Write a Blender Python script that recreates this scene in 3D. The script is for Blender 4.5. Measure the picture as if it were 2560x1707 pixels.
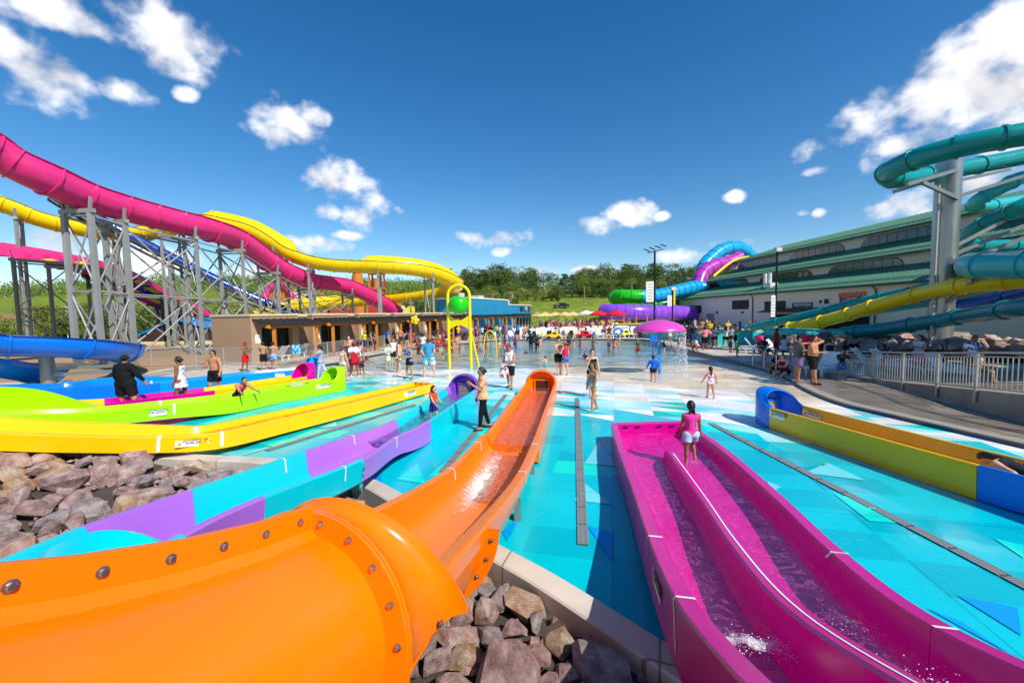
import bpy, bmesh, math, random
import numpy as np
from mathutils import Vector, Matrix
from mathutils.geometry import tessellate_polygon
random.seed(7)
R_ = math.radians
for o in list(bpy.data.objects): bpy.data.objects.remove(o)
SC = bpy.context.scene
COL = SC.collection

# ---------------------------------------------------------------- camera
CAM_H, F_PX, HOR, ROLL = 3.0, 1031.0, 783.0, 1.0
PITCH = math.atan((853.5 - HOR) / F_PX)
cam_d = bpy.data.cameras.new('camera'); cam = bpy.data.objects.new('camera', cam_d); COL.objects.link(cam)
CAM_M = Matrix.Translation((0, 0, CAM_H)) @ Matrix.Rotation(math.pi/2 - PITCH, 4, 'X') @ Matrix.Rotation(R_(-ROLL), 4, 'Z')
cam.matrix_world = CAM_M
cam_d.sensor_width = 36.0; cam_d.lens = F_PX / 2560.0 * 36.0
cam_d.clip_start = 0.05; cam_d.clip_end = 5000
SC.camera = cam
CR = CAM_M.to_3x3()

# ---------------------------------------------------------------- light
SUN_EL = R_(44.0); SUN_H = Vector((0.68, -0.73)).normalized()
SUN_V = Vector((SUN_H.x*math.cos(SUN_EL), SUN_H.y*math.cos(SUN_EL), math.sin(SUN_EL)))
sd = bpy.data.lights.new('sun', 'SUN'); sd.energy = 4.6; sd.angle = R_(0.53); sd.color = (1.0, 0.955, 0.88)
so = bpy.data.objects.new('sun', sd); COL.objects.link(so); so.rotation_euler = SUN_V.to_track_quat('Z', 'Y').to_euler(); so.location = (30, -30, 60)
SC.view_settings.view_transform = 'Standard'; SC.view_settings.look = 'None'
SC.view_settings.exposure = 0.28; SC.view_settings.gamma = 1.0
SC.cycles.max_bounces = 8; SC.cycles.diffuse_bounces = 3; SC.cycles.glossy_bounces = 3; SC.cycles.transparent_max_bounces = 12
SC.cycles.use_adaptive_sampling = True; SC.cycles.adaptive_threshold = 0.02
SC.cycles.use_denoising = True; SC.cycles.caustics_reflective = False; SC.cycles.caustics_refractive = False

def ray(px, py):
    v = CR @ Vector(((px - 1280.0)/F_PX, -(py - 853.5)/F_PX, -1.0)); return v
def at(px, py, z=0.0):
    v = ray(px, py); t = (z - CAM_H)/v.z; return Vector((v.x*t, v.y*t, z))
def dp(px, py, d):
    v = ray(px, py); t = d/v.y; return Vector((v.x*t, d, CAM_H + v.z*t))
def crop(x0, y0, s): return lambda x, y: (x0 + x/s, y0 + y/s)
cL1 = crop(0,300,2.45); cL2 = crop(500,480,3.266); cC3 = crop(1100,640,3.675); cR4 = crop(1650,500,2.5846)
cR5 = crop(2100,300,2.613); cL6 = crop(0,780,2.45); cB8 = crop(900,900,1.943); cP1 = crop(1500,920,1.9925)
cZ3 = crop(780,800,5.88); cZ4 = crop(1180,780,6.19); cZ5 = crop(1560,780,6.918); cZ6 = crop(1880,780,6.918); cZ7 = crop(2180,780,5.6)
cO1 = crop(640,1180,2.976); cO2 = crop(0,1100,2.583); cO3 = crop(860,920,4.126); cO4 = crop(0,880,3.733); cF = crop(0,0,0.91875)

# ---------------------------------------------------------------- world
W = bpy.data.worlds.new('World'); SC.world = W; W.use_nodes = True
nt = W.node_tree; nt.nodes.clear()
def N(t, typ, **kw):
    n = t.nodes.new(typ)
    for k, v in kw.items(): setattr(n, k, v)
    return n
sky = N(nt, 'ShaderNodeTexSky', sky_type='NISHITA'); sky.sun_disc = False
sky.sun_elevation = SUN_EL; sky.sun_rotation = math.atan2(SUN_H.x, SUN_H.y)
sky.altitude = 300; sky.air_density = 1.0; sky.dust_density = 0.25; sky.ozone_density = 2.2
SKY_STRENGTH = 0.118
def M(t, op, a, b=None, c=None, clamp=False):
    n = N(t, 'ShaderNodeMath', operation=op); n.use_clamp = clamp
    for i, v in enumerate((a, b, c)):
        if v is None: continue
        if isinstance(v, (int, float)): n.inputs[i].default_value = v
        else: t.links.new(v, n.inputs[i])
    return n.outputs[0]
tc = N(nt, 'ShaderNodeTexCoord'); sep = N(nt, 'ShaderNodeSeparateXYZ'); nt.links.new(tc.outputs['Generated'], sep.inputs[0])
az = M(nt, 'ARCTAN2', sep.outputs[0], sep.outputs[1]); el = M(nt, 'ARCSINE', sep.outputs[2])
nz = N(nt, 'ShaderNodeTexNoise'); nz.inputs['Scale'].default_value = 9.0; nz.inputs['Detail'].default_value = 8; nz.inputs['Roughness'].default_value = 0.54
mp = N(nt, 'ShaderNodeMapping'); mp.inputs['Scale'].default_value = (1, 1, 1.2); nt.links.new(tc.outputs['Generated'], mp.inputs[0]); nt.links.new(mp.outputs[0], nz.inputs['Vector'])
nz2 = N(nt, 'ShaderNodeTexNoise'); nz2.inputs['Scale'].default_value = 26; nz2.inputs['Detail'].default_value = 6; nt.links.new(mp.outputs[0], nz2.inputs['Vector'])
def azel(px, py):
    v = ray(px, py).normalized(); return math.atan2(v.x, v.y), math.asin(v.z)
CLOUDS = [(140,25,280,55),(330,70,170,85),(100,165,130,75),(10,110,90,60),(280,205,60,35),(425,215,28,16),
 (640,285,95,62),(770,412,92,42),(845,475,50,52),(745,483,34,20),(720,270,40,22),(1135,545,62,22),(1152,577,20,12),(1365,520,58,20),(1447,487,58,28),(1685,453,24,14),
 (1572,588,62,18),(1672,557,58,14),(1990,285,120,60),(2110,225,150,80),(2250,205,140,80),(2340,95,90,80),(1930,320,110,34),(2190,130,150,60),(2310,50,110,60),(2060,330,120,30),(2070,482,110,38),(2000,378,34,24),(1890,392,40,10),(1838,487,20,8),(1882,489,18,7),
 (80,555,140,55),(330,590,120,40),(720,562,70,20),(620,640,110,30),(1158,642,46,16),(1228,630,52,16),(1345,624,34,12),(1412,624,46,13),(2310,300,90,50),(2260,420,80,30),(800,542,36,10),(1520,497,18,9),(918,483,16,9)]
acc = None
EXTRA = []
blobs = []
for (x, y, rx, ry) in CLOUDS:
    x, y, rx, ry = [k/0.91875 for k in (x, y, rx, ry)]
    a0, e0 = azel(x, y); a1, _ = azel(x+rx, y); _, e1 = azel(x, y-ry)
    blobs.append((a0, e0, abs(a1-a0)*1.05, abs(e1-e0)*1.05))
for (a, e, ra, re) in EXTRA: blobs.append(((a+math.pi) % (2*math.pi) - math.pi, e, ra, re))
for (a0, e0, ra, re) in blobs:
    du = M(nt, 'MULTIPLY', M(nt, 'SUBTRACT', az, a0), 1.0/max(ra, .01)); dv = M(nt, 'MULTIPLY', M(nt, 'SUBTRACT', el, e0), 1.0/max(re, .01))
    d2 = M(nt, 'ADD', M(nt, 'MULTIPLY', du, du), M(nt, 'MULTIPLY', dv, dv))
    m = M(nt, 'SUBTRACT', 1.0, d2)
    acc = m if acc is None else M(nt, 'MAXIMUM', acc, m)
# beyond the view the same scattered fair-weather clouds go on, from the noise alone
beyond = M(nt, 'GREATER_THAN', M(nt, 'ABSOLUTE', az), 1.15)
acc = M(nt, 'MAXIMUM', acc, M(nt, 'SUBTRACT', M(nt, 'MULTIPLY', beyond, 1.35), 2.6))
f = M(nt, 'ADD', M(nt, 'MULTIPLY', acc, 0.34), M(nt, 'MULTIPLY', M(nt, 'SUBTRACT', nz.outputs['Fac'], 0.47), 2.2))
f = M(nt, 'ADD', f, M(nt, 'MULTIPLY', M(nt, 'SUBTRACT', nz2.outputs['Fac'], 0.5), 0.9))
ss = N(nt, 'ShaderNodeMapRange'); ss.interpolation_type = 'SMOOTHSTEP'; ss.inputs['From Min'].default_value = -0.02; ss.inputs['From Max'].default_value = 0.58
nt.links.new(f, ss.inputs[0])
shd = N(nt, 'ShaderNodeMapRange'); shd.inputs['From Min'].default_value = 0.0; shd.inputs['From Max'].default_value = 0.9; shd.inputs['To Min'].default_value = 0.52; shd.inputs['To Max'].default_value = 0.98
mp3 = N(nt, 'ShaderNodeMapping'); mp3.inputs['Scale'].default_value = (1,1,1.2); mp3.inputs['Location'].default_value = (.02,-.02,.075); nt.links.new(tc.outputs['Generated'], mp3.inputs[0])
nz3 = N(nt, 'ShaderNodeTexNoise'); nz3.inputs['Scale'].default_value = 9.0; nz3.inputs['Detail'].default_value = 5; nt.links.new(mp3.outputs[0], nz3.inputs['Vector'])
lit = M(nt, 'ADD', 0.62, M(nt, 'MULTIPLY', M(nt, 'SUBTRACT', nz.outputs['Fac'], nz3.outputs['Fac']), 2.4))
nt.links.new(lit, shd.inputs[0])
cc = N(nt, 'ShaderNodeCombineColor'); nt.links.new(M(nt,'MULTIPLY',shd.outputs[0],0.94), cc.inputs[0]); nt.links.new(M(nt,'MULTIPLY',shd.outputs[0],0.95), cc.inputs[1]); nt.links.new(shd.outputs[0], cc.inputs[2])
hs = N(nt, 'ShaderNodeHueSaturation'); hs.inputs['Saturation'].default_value = 1.38; hs.inputs['Value'].default_value = 1.0
nt.links.new(sky.outputs[0], hs.inputs['Color'])
scl = N(nt, 'ShaderNodeVectorMath', operation='SCALE'); scl.inputs['Scale'].default_value = SKY_STRENGTH; nt.links.new(hs.outputs[0], scl.inputs[0])
mix = N(nt, 'ShaderNodeMix', data_type='RGBA'); nt.links.new(ss.outputs[0], mix.inputs['Factor']); nt.links.new(scl.outputs[0], mix.inputs['A']); nt.links.new(cc.outputs[0], mix.inputs['B'])
bg = N(nt, 'ShaderNodeBackground'); bg.inputs['Strength'].default_value = 1.0; nt.links.new(mix.outputs['Result'], bg.inputs['Color'])
wo = N(nt, 'ShaderNodeOutputWorld'); nt.links.new(bg.outputs[0], wo.inputs[0])
W.cycles.sampling_method = 'MANUAL'; W.cycles.sample_map_resolution = 512

# ---------------------------------------------------------------- materials
def lin(h):
    h = h.lstrip('#'); c = [int(h[i:i+2], 16)/255 for i in (0, 2, 4)]
    return tuple(x/12.92 if x <= .04045 else ((x+.055)/1.055)**2.4 for x in c)
MATS = {}
def mat(name, col, rough=0.5, metal=0.0, var=0.06, vscale=3.0, bump=0.0, bscale=20.0, coat=0.0, spec=0.5, rvar=0.08, alpha=1.0, trans=0.0):
    if name in MATS: return MATS[name]
    m = bpy.data.materials.new(name); m.use_nodes = True; t = m.node_tree; b = t.nodes['Principled BSDF']
    c = lin(col) if isinstance(col, str) else col
    tcn = N(t, 'ShaderNodeTexCoord'); n = N(t, 'ShaderNodeTexNoise'); n.inputs['Scale'].default_value = vscale; n.inputs['Detail'].default_value = 4
    t.links.new(tcn.outputs['Object'], n.inputs['Vector'])
    mx = N(t, 'ShaderNodeMix', data_type='RGBA')
    mx.inputs['A'].default_value = tuple(max(0, x*(1-var*1.4)) for x in c) + (1,); mx.inputs['B'].default_value = tuple(min(1, x*(1+var)) for x in c) + (1,)
    t.links.new(n.outputs['Fac'], mx.inputs['Factor']); t.links.new(mx.outputs['Result'], b.inputs['Base Color'])
    mr = N(t, 'ShaderNodeMapRange'); mr.inputs['To Min'].default_value = max(0.02, rough-rvar); mr.inputs['To Max'].default_value = min(1, rough+rvar)
    t.links.new(n.outputs['Fac'], mr.inputs[0]); t.links.new(mr.outputs[0], b.inputs['Roughness'])
    b.inputs['Metallic'].default_value = metal; b.inputs['Specular IOR Level'].default_value = spec
    b.inputs['Coat Weight'].default_value = coat; b.inputs['Coat Roughness'].default_value = 0.06
    b.inputs['Transmission Weight'].default_value = trans
    if alpha < 1: b.inputs['Alpha'].default_value = alpha
    if bump > 0:
        n2 = N(t, 'ShaderNodeTexNoise'); n2.inputs['Scale'].default_value = bscale; n2.inputs['Detail'].default_value = 5
        t.links.new(tcn.outputs['Object'], n2.inputs['Vector'])
        bp = N(t, 'ShaderNodeBump'); bp.inputs['Strength'].default_value = bump; bp.inputs['Distance'].default_value = 0.02
        t.links.new(n2.outputs['Fac'], bp.inputs['Height']); t.links.new(bp.outputs[0], b.inputs['Normal'])
    MATS[name] = m; return m
def gel_wear(m):
    # sun-faded patches, scuffs and dried water marks on the gelcoat
    if m.get('worn'): return m
    m['worn'] = 1; t = m.node_tree; b = t.nodes['Principled BSDF']; src = b.inputs['Base Color'].links[0].from_socket; tcn = N(t, 'ShaderNodeTexCoord')
    mpn = N(t, 'ShaderNodeMapping'); mpn.inputs['Scale'].default_value = (1, 1, 3.5); t.links.new(tcn.outputs['Object'], mpn.inputs[0]); n = N(t, 'ShaderNodeTexNoise'); n.inputs['Scale'].default_value = 2.6; n.inputs['Detail'].default_value = 11; n.inputs['Roughness'].default_value = .72; t.links.new(mpn.outputs[0], n.inputs['Vector'])
    r = N(t, 'ShaderNodeMapRange'); r.inputs['From Min'].default_value = .58; r.inputs['From Max'].default_value = .80; r.inputs['To Max'].default_value = .07; t.links.new(n.outputs['Fac'], r.inputs[0])
    mx = N(t, 'ShaderNodeMix', data_type='RGBA'); mx.inputs['B'].default_value = (.62,.58,.52,1); t.links.new(r.outputs[0], mx.inputs['Factor']); t.links.new(src, mx.inputs['A']); t.links.new(mx.outputs['Result'], b.inputs['Base Color']); return m
def gel(name, col): return gel_wear(mat('gelcoat_'+name, col, rough=0.26, var=0.05, vscale=0.9, rvar=0.08, coat=0.08, spec=0.42, bump=0.03, bscale=2.2))

# ---------------------------------------------------------------- mesh helper
class MB:
    def __init__(s): s.v = []; s.f = []; s.mi = []; s.cur = 0
    def add(s, vs, fs):
        o = len(s.v); s.v += [tuple(v) for v in vs]
        for f in fs: s.f.append(tuple(o+i for i in f)); s.mi.append(s.cur)
        return s
    def box(s, c, size, rz=0.0, M=None):
        x, y, z = [k/2 for k in size]; c = Vector(c)
        vs = [Vector((a*x, b*y, d*z)) for a in (-1, 1) for b in (-1, 1) for d in (-1, 1)]
        m = M if M is not None else Matrix.Rotation(rz, 3, 'Z')
        vs = [c + m @ v for v in vs]
        return s.add(vs, [(0,1,3,2),(4,6,7,5),(0,4,5,1),(2,3,7,6),(0,2,6,4),(1,5,7,3)])
    def frame_of(s, d):
        d = Vector(d).normalized(); up = Vector((0,0,1)) if abs(d.z) < .95 else Vector((1,0,0))
        x = d.cross(up).normalized(); y = x.cross(d).normalized(); return x, y
    def bar(s, a, b, w, h=None):      # rectangular bar
        a, b = Vector(a), Vector(b); h = h or w; x, y = s.frame_of(b-a)
        vs = []
        for p in (a, b):
            for (i, j) in ((-1,-1),(1,-1),(1,1),(-1,1)): vs.append(p + x*(i*w/2) + y*(j*h/2))
        return s.add(vs, [(0,1,2,3),(7,6,5,4),(0,4,5,1),(1,5,6,2),(2,6,7,3),(3,7,4,0)])
    def tube(s, pts, r, n=8, caps=True, radii=None):
        pts = [Vector(p) for p in pts]; vs = []; px = None
        for i, p in enumerate(pts):
            d = (pts[min(i+1, len(pts)-1)] - pts[max(i-1, 0)])
            if px is None: x, y = s.frame_of(d)
            else:
                dn = d.normalized(); x = (px - dn*px.dot(dn)).normalized(); y = x.cross(dn).normalized()
            px = x; rr = radii[i] if radii else r
            for k in range(n):
                a = 2*math.pi*k/n; vs.append(p + x*(math.cos(a)*rr) + y*(math.sin(a)*rr))
        fs = []
        for i in range(len(pts)-1):
            for k in range(n): fs.append((i*n+k, i*n+(k+1)%n, (i+1)*n+(k+1)%n, (i+1)*n+k))
        if caps: fs.append(tuple(range(n-1, -1, -1))); fs.append(tuple((len(pts)-1)*n + k for k in range(n)))
        return s.add(vs, fs)
    def loft(s, rings, closed=True, caps=False):
        n = len(rings[0]); vs = [p for r in rings for p in r]; fs = []
        m = n if closed else n-1
        for i in range(len(rings)-1):
            for k in range(m): fs.append((i*n+k, i*n+(k+1)%n, (i+1)*n+(k+1)%n, (i+1)*n+k))
        if caps: fs.append(tuple(range(n-1, -1, -1))); fs.append(tuple((len(rings)-1)*n+k for k in range(n)))
        return s.add(vs, fs)
    def lathe(s, prof, c, n=24, M=None):
        c = Vector(c); rings = []
        for k in range(n):
            a = 2*math.pi*k/n; rings.append([c + (M @ Vector((r*math.cos(a), r*math.sin(a), z)) if M is not None else Vector((r*math.cos(a), r*math.sin(a), z))) for r, z in prof])
        m = len(prof); vs = [p for r in rings for p in r]; fs = []
        for k in range(n):
            for i in range(m-1): fs.append((k*m+i, ((k+1)%n)*m+i, ((k+1)%n)*m+i+1, k*m+i+1))
        return s.add(vs, fs)
    def ball(s, c, r, n=12, m=7, M=None):
        rx, ry, rz = (r, r, r) if isinstance(r, (int, float)) else r; c = Vector(c); vs = []; fs = []
        for i in range(m+1):
            t = math.pi*i/m
            for k in range(n):
                a = 2*math.pi*k/n; v = Vector((rx*math.sin(t)*math.cos(a), ry*math.sin(t)*math.sin(a), rz*math.cos(t)))
                vs.append(c + (M @ v if M is not None else v))
        for i in range(m):
            for k in range(n): fs.append((i*n+k, (i+1)*n+k, (i+1)*n+(k+1)%n, i*n+(k+1)%n))
        return s.add(vs, fs)
    def prism(s, poly, z0, z1):       # horizontal polygon extruded in z
        n = len(poly); vs = [(p[0], p[1], z0) for p in poly] + [(p[0], p[1], z1) for p in poly]
        fs = [tuple(range(n-1, -1, -1)), tuple(range(n, 2*n))] + [(i, (i+1)%n, n+(i+1)%n, n+i) for i in range(n)]
        return s.add(vs, fs)
    def plate(s, pts, t):             # planar 3-D polygon given thickness along its normal
        pts = [Vector(p) for p in pts]; n = len(pts); nr = Vector((0,0,0))
        for i in range(n):
            a, b = pts[i], pts[(i+1)%n]; nr += a.cross(b)
        nr.normalize(); vs = [p + nr*t/2 for p in pts] + [p - nr*t/2 for p in pts]
        return s.add(vs, [tuple(range(n)), tuple(range(2*n-1, n-1, -1))] + [(i, n+i, n+(i+1)%n, (i+1)%n) for i in range(n)])
    def mesh(s, name, mats, smooth=None):
        me = bpy.data.meshes.new(name); me.from_pydata(s.v, [], s.f)
        for m in (mats if isinstance(mats, (list, tuple)) else [mats]): me.materials.append(m)
        if max(s.mi, default=0) > 0: me.polygons.foreach_set('material_index', s.mi)
        bm = bmesh.new(); bm.from_mesh(me); bmesh.ops.recalc_face_normals(bm, faces=bm.faces); bm.to_mesh(me); bm.free()
        if smooth is not None:
            me.polygons.foreach_set('use_smooth', [True]*len(me.polygons))
            if smooth < 170: me.set_sharp_from_angle(angle=R_(smooth))
        return me
def link(name, me, parent=None, loc=None, rz=None):
    o = bpy.data.objects.new(name, me); COL.objects.link(o)
    if parent is not None: o.parent = parent
    if loc is not None: o.location = loc
    if rz is not None: o.rotation_euler = (0, 0, rz)
    return o
def obj(name, mb, mats, parent=None, smooth=None, label=None, cat=None, group=None, kind=None, loc=None, rz=None):
    o = link(name, mb.mesh(name, mats, smooth), parent, loc, rz)
    return tag(o, label, cat, group, kind)
def tag(o, label=None, cat=None, group=None, kind=None):
    if label: o['label'] = label
    if cat: o['category'] = cat
    if group: o['group'] = group
    if kind: o['kind'] = kind
    return o
def thing(name, label, cat, loc=(0,0,0), rz=0.0, group=None):
    o = bpy.data.objects.new(name, None); COL.objects.link(o); o.empty_display_size = .1
    o.location = loc; o.rotation_euler = (0, 0, rz)
    return tag(o, label, cat, group)
def dup(root, loc, rz=0.0, label=None, group=None, scale=None, cat=None):
    r = root.copy(); COL.objects.link(r); r.location = loc; r.rotation_euler = (0, 0, rz)
    if label: r['label'] = label
    if group: r['group'] = group
    if scale: r.scale = (scale,)*3 if isinstance(scale, (int, float)) else scale
    for ch in list(root.children):
        c = ch.copy(); COL.objects.link(c); c.parent = r
        for g in list(ch.children):
            d = g.copy(); COL.objects.link(d); d.parent = c
    return r
def cat_rom(pts, n):                  # smooth interpolation through rows of numbers
    P = np.array([list(p) for p in pts], float); out = []
    for i in range(len(P)-1):
        p0, p1, p2, p3 = P[max(i-1, 0)], P[i], P[i+1], P[min(i+2, len(P)-1)]
        for k in range(n):
            t = k/n; out.append(.5*((2*p1) + (p2-p0)*t + (2*p0-5*p1+4*p2-p3)*t*t + (3*p1-p0-3*p2+p3)*t**3))
    out.append(P[-1]); return np.array(out)
TXT = {}
def text_mesh(s, size, depth=0.002, align='CENTER', bold=0.0):
    cu = bpy.data.curves.new('txt', 'FONT'); cu.body = s; cu.size = size; cu.extrude = depth; cu.align_x = align; cu.align_y = 'CENTER'; cu.offset = bold; cu.resolution_u = 2
    o = bpy.data.objects.new('txt', cu); COL.objects.link(o); dg = bpy.context.evaluated_depsgraph_get()
    me = bpy.data.meshes.new_from_object(o.evaluated_get(dg)); bpy.data.objects.remove(o); return me
def basis(xd, yd, p):                 # matrix from in-plane x and y directions
    x = Vector(xd).normalized(); n = x.cross(Vector(yd)).normalized(); y = n.cross(x)
    return Matrix(((x.x, y.x, n.x, p[0]), (x.y, y.y, n.y, p[1]), (x.z, y.z, n.z, p[2]), (0,0,0,1)))
# ================================================================ setting: ground, deck, pad, pool
from mathutils import noise as mnoise
def floor_z(x, y): return -0.024*max(0.0, min(y, 42)-20.0) if y > 20.0 else 0.0
POOL = [(-17.5,12.5),(-14,10.6),(-10.5,9.4),(-7.6,8.75),(-5.2,8.35),(-3.9,7.9),(-2.65,7.25),(-1.5,6.2),(-.17,4.95),(.5,4.3),(1.44,3.25),(2.4,2.2),(3.6,.8),(4.8,-1.0),(6,-3.2),
        (12.5,-3.2),(11.9,1.5),(11.2,5),(10.65,8.5),(10.25,11),(10.1,12.65),(10.7,15),(12.0,18.6),(12.6,24),(13.0,31),(13.6,37),(14,41),(11,43.6),(6,44.4),(0,45),(-3,43.5),(-5.3,40),(-8.3,36.4),(-10.4,29.7),(-11,26),(-13,22),(-16,18)]
def smooth_poly(p, n=5):
    q = p + [p[0]]; P = np.array([p[-1]] + q + [p[1]], float); out = []
    for i in range(1, len(P)-2):
        p0, p1, p2, p3 = P[i-1], P[i], P[i+1], P[i+2]
        for k in range(n):
            t = k/n; v = .5*((2*p1)+(p2-p0)*t+(2*p0-5*p1+4*p2-p3)*t*t+(3*p1-p0-3*p2+p3)*t**3); out.append((float(v[0]), float(v[1])))
    return out
POOLS = smooth_poly(POOL)
def inside(x, y, poly=POOLS):
    c = False; n = len(poly); j = n-1
    for i in range(n):
        xi, yi = poly[i]; xj, yj = poly[j]
        if (yi > y) != (yj > y) and x < (xj-xi)*(y-yi)/(yj-yi)+xi: c = not c
        j = i
    return c
def flat_sheet(outer, holes, z):
    polys = [[Vector((x, y, 0)) for x, y in outer]] + [[Vector((x, y, 0)) for x, y in h] for h in holes]
    tris = tessellate_polygon(polys); vs = [(v.x, v.y, z(v.x, v.y) if callable(z) else z) for p in polys for v in p]
    return vs, tris
# --- terrain
def terr_z(x, y):
    d = max(0.0, y-98)
    z = -1.6 + 3.45*min(1, max(0, (y-78)/18)) + 6.5*(1-math.exp(-d/60)) + 0.012*d*max(0, min(1, (x+80)/60))
    z += 26*math.exp(-((x+260)/230)**2-((y-420)/170)**2)
    z += 10*math.exp(-((x-160)/200)**2-((y-420)/200)**2)
    return z
mb = MB(); xs = [-900,-600,-420,-320,-240,-180,-130,-95,-70,-50,-35,-22,-12,0,12,25,40,60,90,130,180,250,350,500,700,900]; ys = [-90,-40,-15,0,15,30,50,70,80,86,92,98,104,112,122,134,150,170,200,240,290,340,400,460,540,650,800,1000]
mb.add([(x, y, terr_z(x, y)) for y in ys for x in xs], [(j*len(xs)+i, j*len(xs)+i+1, (j+1)*len(xs)+i+1, (j+1)*len(xs)+i) for j in range(len(ys)-1) for i in range(len(xs)-1)])
def grass_mat():
    m = mat('grass_field', '#7f8a2e', rough=.95, var=.25, vscale=.06, bump=.0, spec=.1)
    t = m.node_tree; b = t.nodes['Principled BSDF']
    n = N(t,'ShaderNodeTexNoise'); n.inputs['Scale'].default_value=.35; n.inputs['Detail'].default_value=8; tcn=N(t,'ShaderNodeTexCoord'); t.links.new(tcn.outputs['Object'], n.inputs['Vector'])
    r = N(t,'ShaderNodeValToRGB'); r.color_ramp.elements[0].position=.35; r.color_ramp.elements[0].color=lin('#4d6b1f')+(1,); r.color_ramp.elements[1].position=.65; r.color_ramp.elements[1].color=lin('#8c9434')+(1,)
    t.links.new(n.outputs['Fac'], r.inputs[0]); t.links.new(r.outputs[0], b.inputs['Base Color']); return m
obj('ground', mb, grass_mat(), smooth=180, label='grassy ground rising to the tree line beyond the park', cat='ground', kind='structure')
# --- concrete deck with the pool cut out
def concrete_mat(name, c1, c2, wet=0.0, joints=2.4):
    m = bpy.data.materials.new(name); m.use_nodes = True; t = m.node_tree; b = t.nodes['Principled BSDF']; tcn = N(t,'ShaderNodeTexCoord')
    n = N(t,'ShaderNodeTexNoise'); n.inputs['Scale'].default_value=.7; n.inputs['Detail'].default_value=9; n.inputs['Roughness'].default_value=.62; t.links.new(tcn.outputs['Object'], n.inputs['Vector'])
    r = N(t,'ShaderNodeValToRGB'); r.color_ramp.elements[0].position=.33; r.color_ramp.elements[0].color=lin(c1)+(1,); r.color_ramp.elements[1].position=.62; r.color_ramp.elements[1].color=lin(c2)+(1,)
    t.links.new(n.outputs['Fac'], r.inputs[0])
    br = N(t,'ShaderNodeTexBrick'); br.offset=0; br.inputs['Scale'].default_value=1.0; br.inputs['Brick Width'].default_value=joints; br.inputs['Row Height'].default_value=joints; br.inputs['Mortar Size'].default_value=.012
    br.inputs['Color1'].default_value=(1,1,1,1); br.inputs['Color2'].default_value=(.93,.93,.93,1); br.inputs['Mortar'].default_value=(.45,.43,.4,1)
    mpn = N(t,'ShaderNodeMapping'); mpn.inputs['Rotation'].default_value=(0,0,.35); t.links.new(tcn.outputs['Object'], mpn.inputs[0]); t.links.new(mpn.outputs[0], br.inputs['Vector'])
    mx = N(t,'ShaderNodeMix', data_type='RGBA', blend_type='MULTIPLY'); mx.inputs['Factor'].default_value=1; t.links.new(r.outputs[0], mx.inputs['A']); t.links.new(br.outputs['Color'], mx.inputs['B'])
    # wet patches: darker and glossier, with a shape of their own
    n2 = N(t,'ShaderNodeTexNoise'); n2.inputs['Scale'].default_value=.33; n2.inputs['Detail'].default_value=7; n2.inputs['Distortion'].default_value=.6; t.links.new(tcn.outputs['Object'], n2.inputs['Vector'])
    wr = N(t,'ShaderNodeMapRange'); wr.inputs['From Min'].default_value=.56-wet; wr.inputs['From Max'].default_value=.62-wet; t.links.new(n2.outputs['Fac'], wr.inputs[0])
    mx2 = N(t,'ShaderNodeMix', data_type='RGBA', blend_type='MULTIPLY'); mx2.inputs['B'].default_value=(.62,.6,.57,1); t.links.new(wr.outputs[0], mx2.inputs['Factor']); t.links.new(mx.outputs['Result'], mx2.inputs['A']); t.links.new(mx2.outputs['Result'], b.inputs['Base Color'])
    rr = N(t,'ShaderNodeMapRange'); rr.inputs['To Min'].default_value=.75; rr.inputs['To Max'].default_value=.28; t.links.new(wr.outputs[0], rr.inputs[0]); t.links.new(rr.outputs[0], b.inputs['Roughness'])
    n3 = N(t,'ShaderNodeTexNoise'); n3.inputs['Scale'].default_value=60; t.links.new(tcn.outputs['Object'], n3.inputs['Vector']); bp=N(t,'ShaderNodeBump'); bp.inputs['Strength'].default_value=.12; bp.inputs['Distance'].default_value=.01; t.links.new(n3.outputs['Fac'], bp.inputs['Height']); t.links.new(bp.outputs[0], b.inputs['Normal'])
    return m
M_DECK = concrete_mat('deck_concrete', '#b3a695', '#cfc3b1', .02)
M_DECKR = concrete_mat('deck_concrete_wet', '#7d6d5a', '#a39380', .13)
DZ = 0.10
mb = MB()
OUT = [(-60,12.6),(-17.5,12.5)] 
# deck ring: left, far and right of the pool (the camera side is the rock bed)
left = [(-17.5,12.5),(-16,18),(-13,22),(-11,26),(-10.4,29.7),(-8.3,36.4),(-5.3,40),(-3,43.5),(0,45)]
# one outline that runs round the outside and back along the pool edge
i0 = min(range(len(POOLS)), key=lambda i: (POOLS[i][0]+17.5)**2+(POOLS[i][1]-12.5)**2)
i1 = min(range(len(POOLS)), key=lambda i: (POOLS[i][0]-12.5)**2+(POOLS[i][1]+3.2)**2)
edge = []; i = i1
while i != i0: edge.append(POOLS[i]); i = (i+1) % len(POOLS)
edge.append(POOLS[i0])
outline = edge + [(-64,12.5),(-64,86),(52,86),(34,56),(31,40),(31,-3.2)]
vs, tr = flat_sheet(outline, [], DZ); mb.add(vs, tr)
for a, b in zip(edge[:-1], edge[1:]):
    mb.add([(a[0],a[1],DZ),(b[0],b[1],DZ),(b[0],b[1],-1.2),(a[0],a[1],-1.2)], [(0,1,2,3)])
obj('deck', mb, M_DECK, label='pale concrete pool deck round the splash pool', cat='deck', kind='structure')
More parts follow.
